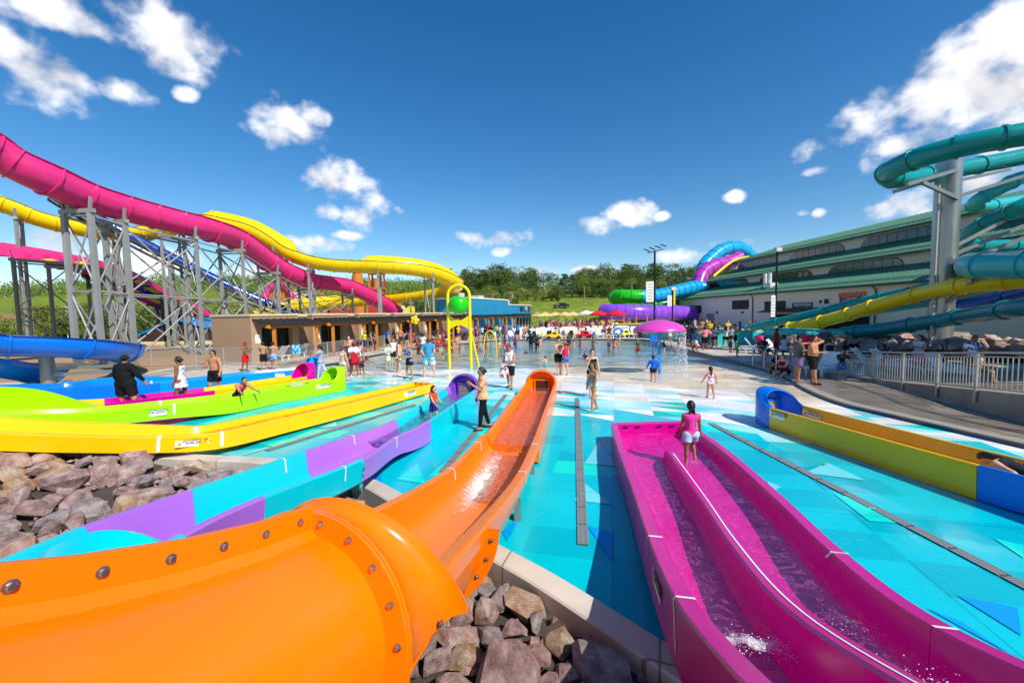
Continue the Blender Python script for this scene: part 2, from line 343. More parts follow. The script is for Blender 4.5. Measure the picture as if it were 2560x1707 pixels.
# coping band along the deck edge
mb = MB(); n = len(edge)
def offs(line, d, z):
    out = []
    for i, p in enumerate(line):
        a = line[max(i-1,0)]; b = line[min(i+1,len(line)-1)]; t = Vector((b[0]-a[0], b[1]-a[1])).normalized(); out.append((p[0]+t.y*d, p[1]-t.x*d, z))
    return out
for s_, (d0, d1) in enumerate([(-.01, .32)]):
    A = offs(edge, d0, DZ+.012); B = offs(edge, d1, DZ+.012); vs = A+B; mb.add(vs, [(i,i+1,n+i+1,n+i) for i in range(n-1)])
    C_ = offs(edge, d0, DZ-.14); mb.add(A+C_, [(i,i+1,n+i+1,n+i) for i in range(n-1)]); D_ = offs(edge, d1, DZ); mb.add(B+D_, [(i,i+1,n+i+1,n+i) for i in range(n-1)])
obj('coping', mb, mat('coping_concrete', '#9a9085', .7, bump=.15, var=.15), label='concrete coping along the pool edge', cat='coping', kind='structure')
mb = MB(); A = offs(edge, -.016, DZ-.02); B = offs(edge, -.016, DZ-.13)
mb.add(A+B, [(i,i+1,n+i+1,n+i) for i in range(n-1)])
obj('waterline_tile', mb, mat('navy_tile', '#14204a', .25), label='navy tile band below the pool coping', cat='tile band', kind='structure')

# --- splash pad: painted floor, coloured cell by cell
nS = Vector((.506, .863)).normalized(); tS = Vector((nS.y, -nS.x))
TEAL = lin('#00c3cf'); TEAL2 = lin('#00b3c2'); MINT = lin('#12e0cf'); PALE = lin('#a9e6e6'); WHITE = lin('#f1ece4'); BEIGE = lin('#d8c5a5'); BLUE = lin('#0a9be6'); LBL = lin('#6fd9e4'); GRN = lin('#05b9ac'); SAND = lin('#e6d6be')
rp = random.Random(11); gS = Vector((.24,.97)).normalized(); gT = Vector((gS.y, -gS.x))
mb = MB(); cols = []
def pick(s):
    # colour bands of the paint: turquoise, mixed triangles, white, sand
    k = rp.random()
    if s < 8.6: return (TEAL if k < .74 else TEAL2) if k < .98 else MINT
    if s < 11.0: return (TEAL if k < .6 else TEAL2 if k < .85 else MINT if k < .95 else LBL)
    if s < 12.6: return TEAL if k < .3 else MINT if k < .45 else GRN if k < .55 else PALE if k < .8 else LBL if k < .9 else WHITE
    if s < 14.0: return PALE if k < .38 else WHITE if k < .68 else MINT if k < .78 else GRN if k < .86 else LBL
    if s < 15.9: return WHITE if k < .66 else PALE if k < .84 else SAND if k < .94 else LBL
    if s < 17.2: return WHITE if k < .5 else SAND if k < .85 else PALE if k < .9 else BEIGE
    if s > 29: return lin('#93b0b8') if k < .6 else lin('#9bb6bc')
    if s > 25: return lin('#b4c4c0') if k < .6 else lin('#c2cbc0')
    return BEIGE if k < .7 else SAND
CW, CH = 1.12, 0.66
def cutp(poly):   # keep polygons whose centre is near the pool
    c = (sum(p[0] for p in poly)/len(poly), sum(p[1] for p in poly)/len(poly)); return inside(c[0], c[1], POOLS)
for i in range(-30, 24):
    sh = rp.uniform(0, CH)
    for j in range(-14, 80):
        s0 = j*CH + sh; t0 = i*CW
        def W2(s, t): v = gS*s + gT*t; return (v.x, v.y)
        c = [W2(s0, t0), W2(s0, t0+CW), W2(s0+CH, t0+CW), W2(s0+CH, t0)]
        if not any(-22 < p[0] < 18 and -5 < p[1] < 48 for p in c): continue
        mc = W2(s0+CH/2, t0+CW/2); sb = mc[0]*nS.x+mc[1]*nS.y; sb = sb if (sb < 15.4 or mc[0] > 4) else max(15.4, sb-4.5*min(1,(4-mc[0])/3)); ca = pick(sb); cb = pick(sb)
        if sb < 9.2: cb = ca if rp.random() < .95 else cb
        if sb > 18: cb = ca
        fl = rp.random() < .9
        tris = ((0,1,3),(1,2,3)) if fl else ((0,1,2),(0,2,3))
        ins = [inside(*p) for p in c]
        if not any(ins) and not inside((c[0][0]+c[2][0])/2, (c[0][1]+c[2][1])/2): continue
        for tr_, cc_ in ((tris[0], ca), (tris[1], cb)):
            q = [Vector(c[k]) for k in tr_]
            if all(ins): subs = [q]
            else:                       # cut the cells on the edge finely along it
                subs = []; K = 9
                for a in range(K):
                    for b in range(K-a):
                        f = lambda i_, j_: q[0] + (q[1]-q[0])*(i_/K) + (q[2]-q[0])*(j_/K)
                        subs.append([f(a,b), f(a+1,b), f(a,b+1)])
                        if a+b < K-1: subs.append([f(a+1,b), f(a+1,b+1), f(a,b+1)])
                subs = [t_ for t_ in subs if inside((t_[0].x+t_[1].x+t_[2].x)/3, (t_[0].y+t_[1].y+t_[2].y)/3)]
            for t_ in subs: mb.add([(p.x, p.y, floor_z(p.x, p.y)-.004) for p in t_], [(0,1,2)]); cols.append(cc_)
me = mb.mesh('splash_pad', [])
at_ = me.color_attributes.new('paint', 'FLOAT_COLOR', 'CORNER')
buf = []
for p, c in zip(me.polygons, cols): buf += list(c + (1.0,))*3
at_.data.foreach_set('color', buf)
def pad_mat():
    m = bpy.data.materials.new('pad_paint'); m.use_nodes = True; t = m.node_tree; b = t.nodes['Principled BSDF']; tcn = N(t,'ShaderNodeTexCoord')
    a = N(t,'ShaderNodeAttribute'); a.attribute_name='paint'
    n = N(t,'ShaderNodeTexNoise'); n.inputs['Scale'].default_value=.9; n.inputs['Detail'].default_value=8; t.links.new(tcn.outputs['Object'], n.inputs['Vector'])
    mr = N(t,'ShaderNodeMapRange'); mr.inputs['To Min'].default_value=.80; mr.inputs['To Max'].default_value=1.12; t.links.new(n.outputs['Fac'], mr.inputs[0])
    br = N(t,'ShaderNodeTexBrick'); br.offset=0; br.inputs['Scale'].default_value=1; br.inputs['Brick Width'].default_value=3.4; br.inputs['Row Height'].default_value=3.4; br.inputs['Mortar Size'].default_value=.008; br.inputs['Color1'].default_value=(1,1,1,1); br.inputs['Color2'].default_value=(.96,.97,.97,1); br.inputs['Mortar'].default_value=(.62,.62,.62,1)
    mpb = N(t,'ShaderNodeMapping'); mpb.inputs['Rotation'].default_value=(0,0,.24); t.links.new(tcn.outputs['Object'], mpb.inputs[0]); t.links.new(mpb.outputs[0], br.inputs['Vector'])
    ns = N(t,'ShaderNodeTexNoise'); ns.inputs['Scale'].default_value=5.5; ns.inputs['Detail'].default_value=10; ns.inputs['Roughness'].default_value=.75; t.links.new(tcn.outputs['Object'], ns.inputs['Vector']); sr = N(t,'ShaderNodeMapRange'); sr.inputs['From Min'].default_value=.6; sr.inputs['From Max'].default_value=.8; sr.inputs['To Min'].default_value=1.0; sr.inputs['To Max'].default_value=.72; t.links.new(ns.outputs['Fac'], sr.inputs[0])
    mx = N(t,'ShaderNodeVectorMath', operation='SCALE'); t.links.new(a.outputs['Color'], mx.inputs[0]); t.links.new(M(t,'MULTIPLY', mr.outputs[0], sr.outputs[0]), mx.inputs['Scale']); mm = N(t,'ShaderNodeVectorMath', operation='MULTIPLY'); t.links.new(mx.outputs[0], mm.inputs[0]); t.links.new(br.outputs['Color'], mm.inputs[1]); t.links.new(mm.outputs[0], b.inputs['Base Color'])
    nr = N(t,'ShaderNodeTexNoise'); nr.inputs['Scale'].default_value=.45; nr.inputs['Detail'].default_value=6; t.links.new(tcn.outputs['Object'], nr.inputs['Vector']); r9 = N(t,'ShaderNodeMapRange'); r9.inputs['From Min'].default_value=.4; r9.inputs['From Max'].default_value=.6; r9.inputs['To Min'].default_value=.06; r9.inputs['To Max'].default_value=.42; t.links.new(nr.outputs['Fac'], r9.inputs[0]); t.links.new(r9.outputs[0], b.inputs['Roughness']); b.inputs['Specular IOR Level'].default_value=.4
    # thin running water: fine ripples where it pools
    n1 = N(t,'ShaderNodeTexNoise'); n1.inputs['Scale'].default_value=7; n1.inputs['Detail'].default_value=4; n1.inputs['Distortion'].default_value=1.2; t.links.new(tcn.outputs['Object'], n1.inputs['Vector'])
    n2 = N(t,'ShaderNodeTexNoise'); n2.inputs['Scale'].default_value=.8; n2.inputs['Detail'].default_value=3; t.links.new(tcn.outputs['Object'], n2.inputs['Vector'])
    m2 = N(t,'ShaderNodeMapRange'); m2.inputs['From Min'].default_value=.5; m2.inputs['From Max'].default_value=.68; m2.inputs['To Max'].default_value=.35; t.links.new(n2.outputs['Fac'], m2.inputs[0])
    bp = N(t,'ShaderNodeBump'); bp.inputs['Distance'].default_value=.02; t.links.new(m2.outputs[0], bp.inputs['Strength']); t.links.new(n1.outputs['Fac'], bp.inputs['Height']); t.links.new(bp.outputs[0], b.inputs['Normal'])
    return m
M_PAD = pad_mat(); me.materials.append(M_PAD)
tag(link('splash_pad', me), 'turquoise to white splash pad floor painted with triangles', 'splash pad', kind='structure')
# larger painted triangles on the turquoise part: thin sheets of paint
mb = MB(); cols2 = []
for (pts, c) in [([cB8(1040,680),cB8(1095,600),cB8(1225,700)], LBL), ([cB8(1090,500),cB8(1160,395),cB8(1250,515)], LBL), ([cB8(1100,800),cB8(1235,840),cB8(1225,970)], BLUE), ([cB8(690,830),cB8(790,740),cB8(715,880)], BLUE),
                 ([cB8(175,578),cB8(280,500),cB8(318,600)], MINT), ([cB8(30,600),cB8(100,550),cB8(110,620)], BLUE), ([cP1(1160,622),cP1(1330,660),cP1(1480,770)], MINT), ([cP1(1160,622),cP1(1480,770),cP1(1340,760)], MINT),
                 ([cP1(1620,1190),cP1(1800,1260),cP1(2060,1430)], BLUE), ([cP1(1780,1130),cP1(2080,1190),cP1(2100,1330)], BLUE), ([cP1(1960,845),cP1(2110,880),cP1(2110,945)], MINT), ([cP1(830,560),cP1(900,590),cP1(860,615)], LBL), ([cP1(880,430),cP1(1130,480),cP1(1010,500)], TEAL2), ([cP1(1020,520),cP1(1330,560),cP1(1130,470)], LBL),
                 ([cL6(1330,860),cL6(1650,830),cL6(1450,890)], LBL), ([cL6(1080,910),cL6(1340,880),cL6(1380,925)], BLUE), ([cL6(1950,710),cL6(2060,670),cL6(2060,700)], LBL), ([cL6(1560,800),cL6(1850,770),cL6(1700,830)], MINT)]:
    mb.add([at(px, py, .006) for px, py in pts], [(0,1,2)]); cols2.append(c)
me = mb.mesh('painted_triangle', []); a_ = me.color_attributes.new('paint','FLOAT_COLOR','CORNER'); buf = []
for c in cols2: buf += list(c+(1.0,))*3
a_.data.foreach_set('color', buf); me.materials.append(M_PAD)
tag(link('painted_triangles', me), 'large painted triangles on the turquoise pad floor', 'floor paint', kind='structure')

# --- pool water
def water_mat(name, tint, wave=9.0, strength=.35, spec=1.0, gloss=.04, foam=None, dist=.05):  # foam: thin line network on the magenta slide, painted caustic light
    m = bpy.data.materials.new(name); m.use_nodes = True; t = m.node_tree; t.nodes.clear(); tcn = N(t,'ShaderNodeTexCoord')
    n = N(t,'ShaderNodeTexNoise'); n.inputs['Scale'].default_value=wave; n.inputs['Detail'].default_value=5; n.inputs['Distortion'].default_value=.9; t.links.new(tcn.outputs['Object'], n.inputs['Vector'])
    bp = N(t,'ShaderNodeBump'); bp.inputs['Strength'].default_value=strength; bp.inputs['Distance'].default_value=dist; t.links.new(n.outputs['Fac'], bp.inputs['Height'])
    tr = N(t,'ShaderNodeBsdfTransparent'); tr.inputs[0].default_value=tint+(1,)
    gl = N(t,'ShaderNodeBsdfGlossy'); gl.inputs['Roughness'].default_value=gloss; t.links.new(bp.outputs[0], gl.inputs['Normal'])
    fr = N(t,'ShaderNodeFresnel'); fr.inputs['IOR'].default_value=1.33; t.links.new(bp.outputs[0], fr.inputs['Normal'])
    fm = M(t,'MULTIPLY', fr.outputs[0], spec, clamp=True)
    mx = N(t,'ShaderNodeMixShader'); t.links.new(fm, mx.inputs[0]); t.links.new(tr.outputs[0], mx.inputs[1]); t.links.new(gl.outputs[0], mx.inputs[2]); out = mx
    if foam:  # thin line network: foam, and painted caustic light on the magenta slide
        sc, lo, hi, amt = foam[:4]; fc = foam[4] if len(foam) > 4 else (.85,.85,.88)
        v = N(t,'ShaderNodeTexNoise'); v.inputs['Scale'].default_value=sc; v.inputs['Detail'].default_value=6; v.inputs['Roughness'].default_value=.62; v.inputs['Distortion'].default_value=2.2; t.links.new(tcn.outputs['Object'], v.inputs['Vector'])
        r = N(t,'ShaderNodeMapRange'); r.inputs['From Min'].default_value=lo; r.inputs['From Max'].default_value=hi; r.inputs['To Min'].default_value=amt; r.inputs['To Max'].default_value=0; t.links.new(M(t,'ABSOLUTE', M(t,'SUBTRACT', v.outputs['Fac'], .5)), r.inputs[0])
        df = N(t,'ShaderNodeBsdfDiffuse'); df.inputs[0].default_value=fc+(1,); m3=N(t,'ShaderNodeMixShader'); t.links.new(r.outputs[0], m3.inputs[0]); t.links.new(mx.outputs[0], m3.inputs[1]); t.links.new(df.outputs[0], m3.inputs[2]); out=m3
    o = N(t,'ShaderNodeOutputMaterial'); t.links.new(out.outputs[0], o.inputs[0]); return m
wpoly = [p for p in POOLS if p[1] >= 19.0]
mb = MB(); vs, tr = flat_sheet(POOLS, [], -.075); mb.add(vs, tr)
obj('pool_water', mb, water_mat('pool_water', (.86,.95,.97), 2.2, .7, .40, .12, dist=.12), label='shallow rippled pool water deepening towards the far deck', cat='water', kind='structure')

# --- kerb along the pad's near side
kl = []; i = i0
while i != (i1+1) % len(POOLS): kl.append(POOLS[i]); i = (i+1) % len(POOLS)
kl = [(-30,13.4),(-22,12.8)] + kl
mb = MB(); n = len(kl); w0, w1 = 0.0, .42
A = offs(kl, .02, .13); A2 = offs(kl, .0, .115); B = offs(kl, .28, .13); B2 = offs(kl, .30, .11); C_ = offs(kl, .0, -.15); D_ = offs(kl, .32, -.7)
rings = list(zip(C_, A2, A, B, B2, D_)); mb.loft([list(r) for r in rings], closed=False)
obj('kerb', mb, concrete_mat('kerb_concrete', '#b9ad9c', '#d6cbba', -.05, 1.7), smooth=30, label='curved concrete kerb between the splash pad and the rocks', cat='kerb', kind='structure')
KERB = kl
# --- rock bed ground
def bed_z(x, y): return (-.10 if x > -2.4 else -.22) + .10*max(0, -x-3)*.5 + .035*max(0, 6-y) + (.25 if x < -7 else 0)*min(1, (-x-7)/3 if x < -7 else 0)
mb = MB(); gx = np.linspace(-30, 7, 120); gy = np.linspace(-4, 13.5, 60)
ko = [(p[0], p[1]) for p in offs(kl, .40, 0)]
mb.add([(x, y, (-.6 if inside(x, y) else bed_z(x, y)-.05)) for y in gy for x in gx], [(j*120+i, j*120+i+1, (j+1)*120+i+1, (j+1)*120+i) for j in range(59) for i in range(119)])
BED = obj('rock_bed', mb, mat('bed_soil', '#4a4038', .95, var=.3, bump=.6, bscale=12), label='bed of rough purple grey and ochre boulders beside the kerb', cat='rock bed', kind='structure')
def rock_mat(i, cols):
    m = bpy.data.materials.new('boulder_%d' % i); m.use_nodes = True; t = m.node_tree; b = t.nodes['Principled BSDF']; tcn = N(t,'ShaderNodeTexCoord'); oi = N(t,'ShaderNodeObjectInfo')
    ad = N(t,'ShaderNodeVectorMath', operation='ADD'); t.links.new(tcn.outputs['Object'], ad.inputs[0]); mu=N(t,'ShaderNodeVectorMath',operation='SCALE'); mu.inputs[0].default_value=(37,17,29); t.links.new(oi.outputs['Random'], mu.inputs['Scale']); t.links.new(mu.outputs[0], ad.inputs[1])
    n = N(t,'ShaderNodeTexNoise'); n.inputs['Scale'].default_value=3.2; n.inputs['Detail'].default_value=10; n.inputs['Roughness'].default_value=.68; t.links.new(ad.outputs[0], n.inputs['Vector'])
    r = N(t,'ShaderNodeValToRGB'); e=r.color_ramp.elements; e[0].position=.34; e[0].color=lin(cols[0])+(1,); e[1].position=.66; e[1].color=lin(cols[2])+(1,); k=e.new(.5); k.color=lin(cols[1])+(1,); t.links.new(n.outputs['Fac'], r.inputs[0])
    wv = N(t,'ShaderNodeTexVoronoi'); wv.feature='DISTANCE_TO_EDGE'; wv.inputs['Scale'].default_value=4.0; t.links.new(ad.outputs[0], wv.inputs['Vector'])
    vr = N(t,'ShaderNodeMapRange'); vr.inputs['From Max'].default_value=.03; vr.inputs['To Min'].default_value=.45; vr.inputs['To Max'].default_value=0; t.links.new(wv.outputs['Distance'], vr.inputs[0])
    mx = N(t,'ShaderNodeMix', data_type='RGBA'); mx.inputs['B'].default_value=lin('#cdbdb2')+(1,); t.links.new(M(t,'MULTIPLY',vr.outputs[0],n.outputs['Fac']), mx.inputs['Factor']); t.links.new(r.outputs[0], mx.inputs['A']); t.links.new(mx.outputs['Result'], b.inputs['Base Color'])
    b.inputs['Roughness'].default_value=.88; b.inputs['Specular IOR Level'].default_value=.25
    n2 = N(t,'ShaderNodeTexNoise'); n2.inputs['Scale'].default_value=5; n2.inputs['Detail'].default_value=12; n2.inputs['Roughness'].default_value=.75; t.links.new(ad.outputs[0], n2.inputs['Vector']); bp=N(t,'ShaderNodeBump'); bp.inputs['Strength'].default_value=1.0; bp.inputs['Distance'].default_value=.12; t.links.new(n2.outputs['Fac'], bp.inputs['Height']); t.links.new(bp.outputs[0], b.inputs['Normal'])
    return m
RM = [rock_mat(0, ('#8a6c68','#c09c94','#e2cac0')), rock_mat(1, ('#866a66','#b5918a','#d8beb4')), rock_mat(2, ('#b97f3c','#cfae92','#e4d0b8')), rock_mat(3, ('#80726f','#b09f9c','#d4c6c0')), rock_mat(4, ('#ac6e5c','#cfaa9c','#e4d2c6'))]
rr = random.Random(5); RMESH = []
for k in range(14):
    bm = bmesh.new(); sx, sy, sz = rr.uniform(.42,.62), rr.uniform(.32,.5), rr.uniform(.26,.42)
    for q in range(20):
        v = Vector((rr.gauss(0,1), rr.gauss(0,1), rr.gauss(0,1))).normalized(); mxx = max(abs(v.x), abs(v.y), abs(v.z)); v = v*(.55+.45/max(mxx, .6)*.75)*rr.uniform(.82,1.1)
        bm.verts.new((v.x*sx, v.y*sy, v.z*sz))
    bmesh.ops.convex_hull(bm, input=bm.verts); lo = [v for v in bm.verts if not v.link_faces]; bmesh.ops.delete(bm, geom=lo, context='VERTS')
    bmesh.ops.bevel(bm, geom=list(bm.edges), offset=.006, segments=1, affect='EDGES')
    bmesh.ops.recalc_face_normals(bm, faces=bm.faces)
    for mi in range(2):
        me = bpy.data.meshes.new('rock'); bm.to_mesh(me); me.materials.append(RM[(k+mi*2) % 5]); RMESH.append(me)
    bm.free()
def proj(p):
    v = CR.transposed() @ (Vector(p)-Vector((0,0,CAM_H)))
    if v.z > -.05: return (-9999, -9999)
    return (1280 + F_PX*v.x/-v.z, 853.5 - F_PX*v.y/-v.z)
def scatter(regions, rnd, smin, smax, sep, limit, test, zf, parent, layers=1):
    pts = []; tries = 0
    while len(pts) < limit and tries < 12000:
        tries += 1; x0, x1, y0, y1 = regions; x, y = rnd.uniform(x0, x1), rnd.uniform(y0, y1)
        if not test(x, y): continue
        s = rnd.uniform(smin, smax)*(1.25 if rnd.random() < .15 else 1)
        if any((x-a)**2+(y-b)**2 < (sep*(s+c))**2 for a, b, c in pts): continue
        pts.append((x, y, s))
    for (x, y, s) in pts:
        o = bpy.data.objects.new('rock', rnd.choice(RMESH)); COL.objects.link(o); o.parent = parent
        o.location = (x, y, zf(x, y)+s*.17); o.scale = (s*rnd.uniform(.9,1.15), s, s*rnd.uniform(.85,1.15)); o.rotation_euler = (rnd.uniform(-.4,.4), rnd.uniform(-.4,.4), rnd.uniform(0, 6.28))
    return len(pts)
def kerb_side(x, y):    # True when on the rock side of the kerb, clear of it
    if inside(x, y): return False
    return min((x-p[0])**2+(y-p[1])**2 for p in KERB) > .5**2
def vis(x, y, m=120):
    px, py = proj((x, y, .1)); return -m < px < 2560+m and py < 1707+m
NR = scatter((-2.6,3.4,.9,6.2), rr, .26, .46, .30, 150, lambda x, y: kerb_side(x, y) and vis(x, y) and x > -2.2, lambda x, y: bed_z(x, y), BED)
NR += scatter((-13,-2.2,2.2,9.4), rr, .36, .72, .25, 165, lambda x, y: kerb_side(x, y) and vis(x, y), lambda x, y: bed_z(x, y), BED)

# small broken stones filling the gaps between the boulders
rg = random.Random(44); sm = MB()
for k in range(1500):
    if k < 700: x, y = rg.uniform(-2.2,3.2), rg.uniform(1.0,6.0)
    else: x, y = rg.uniform(-12,-2.3), rg.uniform(2.4,9.2)
    if inside(x, y) or min((x-p[0])**2+(y-p[1])**2 for p in KERB[::2]) < .36**2 or not vis(x, y): continue
    me = RMESH[rg.randrange(len(RMESH))]; s_ = rg.uniform(.07,.2); rot = Matrix.Rotation(rg.uniform(0,6.28),3,'Z') @ Matrix.Rotation(rg.uniform(0,3),3,'X'); c = Vector((x, y, bed_z(x, y)+.0+s_*.2))
    pts = [Vector((rg.gauss(0,1), rg.gauss(0,1), rg.gauss(0,.8))).normalized()*s_*rg.uniform(.35,.55) for _ in range(6)]
    v_ = [c + rot @ Vector((a*s_*.5*rg.uniform(.7,1.2), b*s_*.4*rg.uniform(.7,1.2), d*s_*.32*rg.uniform(.7,1.2))) for a,b,d in ((1,0,0),(-1,0,0),(0,1,0),(0,-1,0),(0,0,1),(0,0,-1))]
    sm.add(v_, [(0,2,4),(2,1,4),(1,3,4),(3,0,4),(2,0,5),(1,2,5),(3,1,5),(0,3,5)])
obj('stone_chips', sm, RM[0], BED, kind='stuff')
# ================================================================ open flumes of the splash pad
def srow(A, B, depth=.36, skirt=.44): return list(A)+list(B)+[depth, skirt]
class Flume:
    def __init__(s, rows, rim=.10, sub=6, round_=.0, batter=.03):
        s.T = cat_rom(rows, sub); s.sub = sub; s.rim = rim; s.round = round_; s.batter = batter
    def row(s, t):
        x = max(0, min(t*s.sub, len(s.T)-1.0001)); i = int(x); f = x-i; return s.T[i]*(1-f)+s.T[i+1]*f
    def frame(s, t):
        r = s.row(t); A, B = Vector(r[0:3]), Vector(r[3:6]); x = (B-A); w = x.length; x.normalize()
        r2, r1 = s.row(t+.05), s.row(t-.05); d = (Vector(r2[0:3])+Vector(r2[3:6])-Vector(r1[0:3])-Vector(r1[3:6])).normalized()
        u = x.cross(d); u = u if u.z > 0 else -u; u = u.normalized(); return A, B, x, u, w, r[6], r[7], d
    def prof(s, t):
        A, B, x, u, w, dep, sk, d = s.frame(t); q = s.rim; P = []
        if s.round > 0:
            a = (w-2*q)/2; c = w/2; arc = []
            m = 9
            for k in range(m+1):
                th = math.pi*(1 - k/m); arc.append((c + a*math.cos(th)*(1 if True else 1), -dep*abs(math.sin(th))**.75 - .004))
            out_ = [(c - (a+q*.55)*math.cos(math.pi*k/m), -(dep+.05)*abs(math.sin(math.pi*k/m))**.75 - .12) for k in range(m+1)]
            L = [(0,-.12),(0,-.02),(.015,0),(q-.012,0)] + arc + [(w-q+.012,0),(w-.015,0),(w,-.02),(w,-.12)] + [(w-x_, z_) for x_, z_ in out_]
        else:
            b = s.batter
            L = [(0,-sk),(0,-.018),(.014,0),(q-.014,0),(q,-.018),(q+b,-dep+.12),(q+b+.03,-dep+.045),(q+b+.09,-dep+.008),(q+b+.18,-dep),(w/2,-dep-.004)]
            L = [(q+b,-max(sk+.004,dep+.04)),(.02,-sk-.003)] + L
            L = L + [(w-a, c) for a, c in reversed(L[:-1])]
        return [A + x*a + u*c for a, c in L]
    def section(s, t0, t1, m, parent, name='slide_section'):
        n = max(3, int((t1-t0)*s.sub)); mb = MB(); g = .002
        rings = [s.prof(t0+g+(t1-t0-2*g)*k/n) for k in range(n+1)]
        mb.loft(rings, closed=True, caps=True); return obj(name, mb, m, parent, smooth=35)
    def mark(s, t, parent, side, down=.30, width=.05, m=None, inner=False, off=.004):
        # white tape across a rim and down a wall
        r0, r1 = s.prof(t), None
        A, B, x, u, w, dep, sk, d = s.frame(t); seg = [(-.0, -down), (0, -.018), (.014, 0), (s.rim-.004, 0)] if not inner else [(.0, 0), (s.rim-.014, 0), (s.rim+.001, -.018), (s.rim+s.batter*.6, -down)]
        mb = MB(); P = []
        for a, c in seg:
            aa = a if side == 'A' else w-a; o = (u*off if c > -.01 else Vector((0,0,0))) + (x*(off if side == 'B' else -off) if (c <= -.01 and not inner) else Vector((0,0,0))) + (x*(-off if side == 'B' else off)*2.2 if (c <= -.01 and inner) else Vector((0,0,0)))
            p = A + x*aa + u*c + o; P.append((p, p + d*width))
        for i in range(len(P)-1): mb.add([P[i][0], P[i][1], P[i+1][1], P[i+1][0]], [(0,1,2,3)])
        return obj('tape_mark', mb, m or mat('white_tape', '#efeee8', .5), parent)
    def sticker(s, t, parent, side, lines, length=.5, h=.13, drop=.16, inner=False, flip=False):
        A, B, x, u, w, dep, sk, d = s.frame(t)
        out = (x if side == 'B' else -x)
        p = (B if side == 'B' else A) - u*drop + out*.007
        if inner: out = -out; p = (B if side == 'B' else A) - (x if side=='B' else -x)*(s.rim+s.batter+.004) - u*drop + out*.02
        xd = Vector((0,0,1)).cross(out); xd = xd if True else xd
        # reading direction: to the right when seen from outside
        xd = Vector(xd).normalized(); dd = d if d.dot(xd) > 0 else -d; dd = (dd - out*dd.dot(out)).normalized(); up = out.cross(dd)
        return sticker_at(p, dd, up, parent, lines, length, h)
def sticker_at(p, dd, up, parent, lines, length, h):
    Mx = basis(dd, up, p); mb = MB(); mb.box((0,0,0), (length, h, .004))
    o = obj('warning_label', mb, mat('label_white', '#f2f1ea', .45), parent); o.matrix_local = Mx
    mb = MB(); tx = -length/2+h*.55; mb.add([(tx-h*.42,-h*.34,.0035),(tx+h*.42,-h*.34,.0035),(tx,h*.4,.0035)], [(0,1,2)])
    obj('warning_triangle', mb, mat('sign_yellow', '#f5c800', .5), o)
    mb = MB(); mb.box((tx,.0,.0045), (h*.07,h*.3,.001)); mb.box((tx,-h*.25,.0045), (h*.07,h*.07,.001)); obj('exclamation_mark', mb, mat('ink_black', '#15140f', .5), o)
    k = len(lines)
    me = text_mesh('\n'.join(lines), h*.8/k, .0005, bold=.0015); me.materials.append(mat('ink_black', '#15140f', .5)); q = link('lettering', me, o); q.location = (h*.42, h*.22 if k > 1 else 0, .0045)
    if k > 1: q.location = (h*.45, (k-1)*h*.4/k, .0045)
    return o
WARN = ['DO NOT DISPATCH RIDER', 'UNTIL FLOW TRANSITION IS', 'BETWEEN MARKINGS']
def hood(parent, A, B, e, zt, m, z0=0.0, fw=.34, b=None, grate='#b9b3a5', name='end_hood', grid=True, inner_m=None):
    A, B, e = Vector(A), Vector(B), Vector(e).normalized(); C = (A+B)/2; r = (B-A)/2; a = r.length; b = b or a*.85; zr = C.z; mb = MB(); rings = []
    n = 18
    for k in range(n+1):
        u = math.pi*k/n; s = math.sin(u); p = C - r*math.cos(u) + e*(b*s**.8); inw = (C - p); inw.z = 0; inw = inw.normalized() if inw.length > 1e-6 else -e
        zz = zr + (zt-zr)*(s**.9); P = lambda q, z: Vector((q.x, q.y, z))
        lip = -e*(fw*s)
        rings.append([P(p, z0), P(p, zz-.06*s-.02), P(p+inw*.02, zz-.02*s-.005), P(p+inw*.06, zz), P(p+inw*.07+lip*.5, zz+.015*s), P(p+inw*.075+lip, zz-.0*s), P(p+inw*.08+lip, zz-.045), P(p+inw*.09+lip*.5, zz-.045), P(p+inw*.10, zz-.09*s-.05), P(p+inw*.11, max(z0+.06, zr-.36))])
    mb.loft(rings, closed=False)
    mb.loft([[ring[0] for ring in rings], [ring[-1] for ring in rings]], closed=False)
    fl = [ring[-1] for ring in rings]; mb.add(fl, [tuple(range(len(fl)))])
    h = obj(name, mb, m, parent, smooth=40)
    if grid:
        gw, gh = min(.46, a*.95), min(.40, zt-z0-.25); gc = C + e*(b*.82-.13); gc.z = z0+.16+gh/2; x = r.normalized()
        g = MB(); Mg = Matrix((x, -e, Vector((0,0,1)))).transposed()
        g.box(gc + e*.02, (gw, .012, gh), M=Mg); bk = obj('intake_recess', g, mat('recess_dark', '#161310', .8), h)
        g = MB(); nb = 9
        for i in range(nb+1): g.box(gc - e*.0 + x*(gw*(i/nb-.5)), (.014, .012, gh), M=Mg)
        for i in range(nb+1): g.box(gc - e*.006 + Vector((0,0,gh*(i/nb-.5))), (gw, .012, .014), M=Mg)
        obj('intake_grate', g, mat('grate_'+grate, grate, .6), h)
        g = MB()
        for sx in (-1, 1): g.box(gc - e*.012 + x*(sx*(gw/2+.02)), (.04, .05, gh+.08), M=Mg)
        for sz in (-1, 1): g.box(gc - e*.010 + Vector((0,0,sz*(gh/2+.02))), (gw, .05, .04), M=Mg)
        obj('intake_frame', g, m, h)
    return h
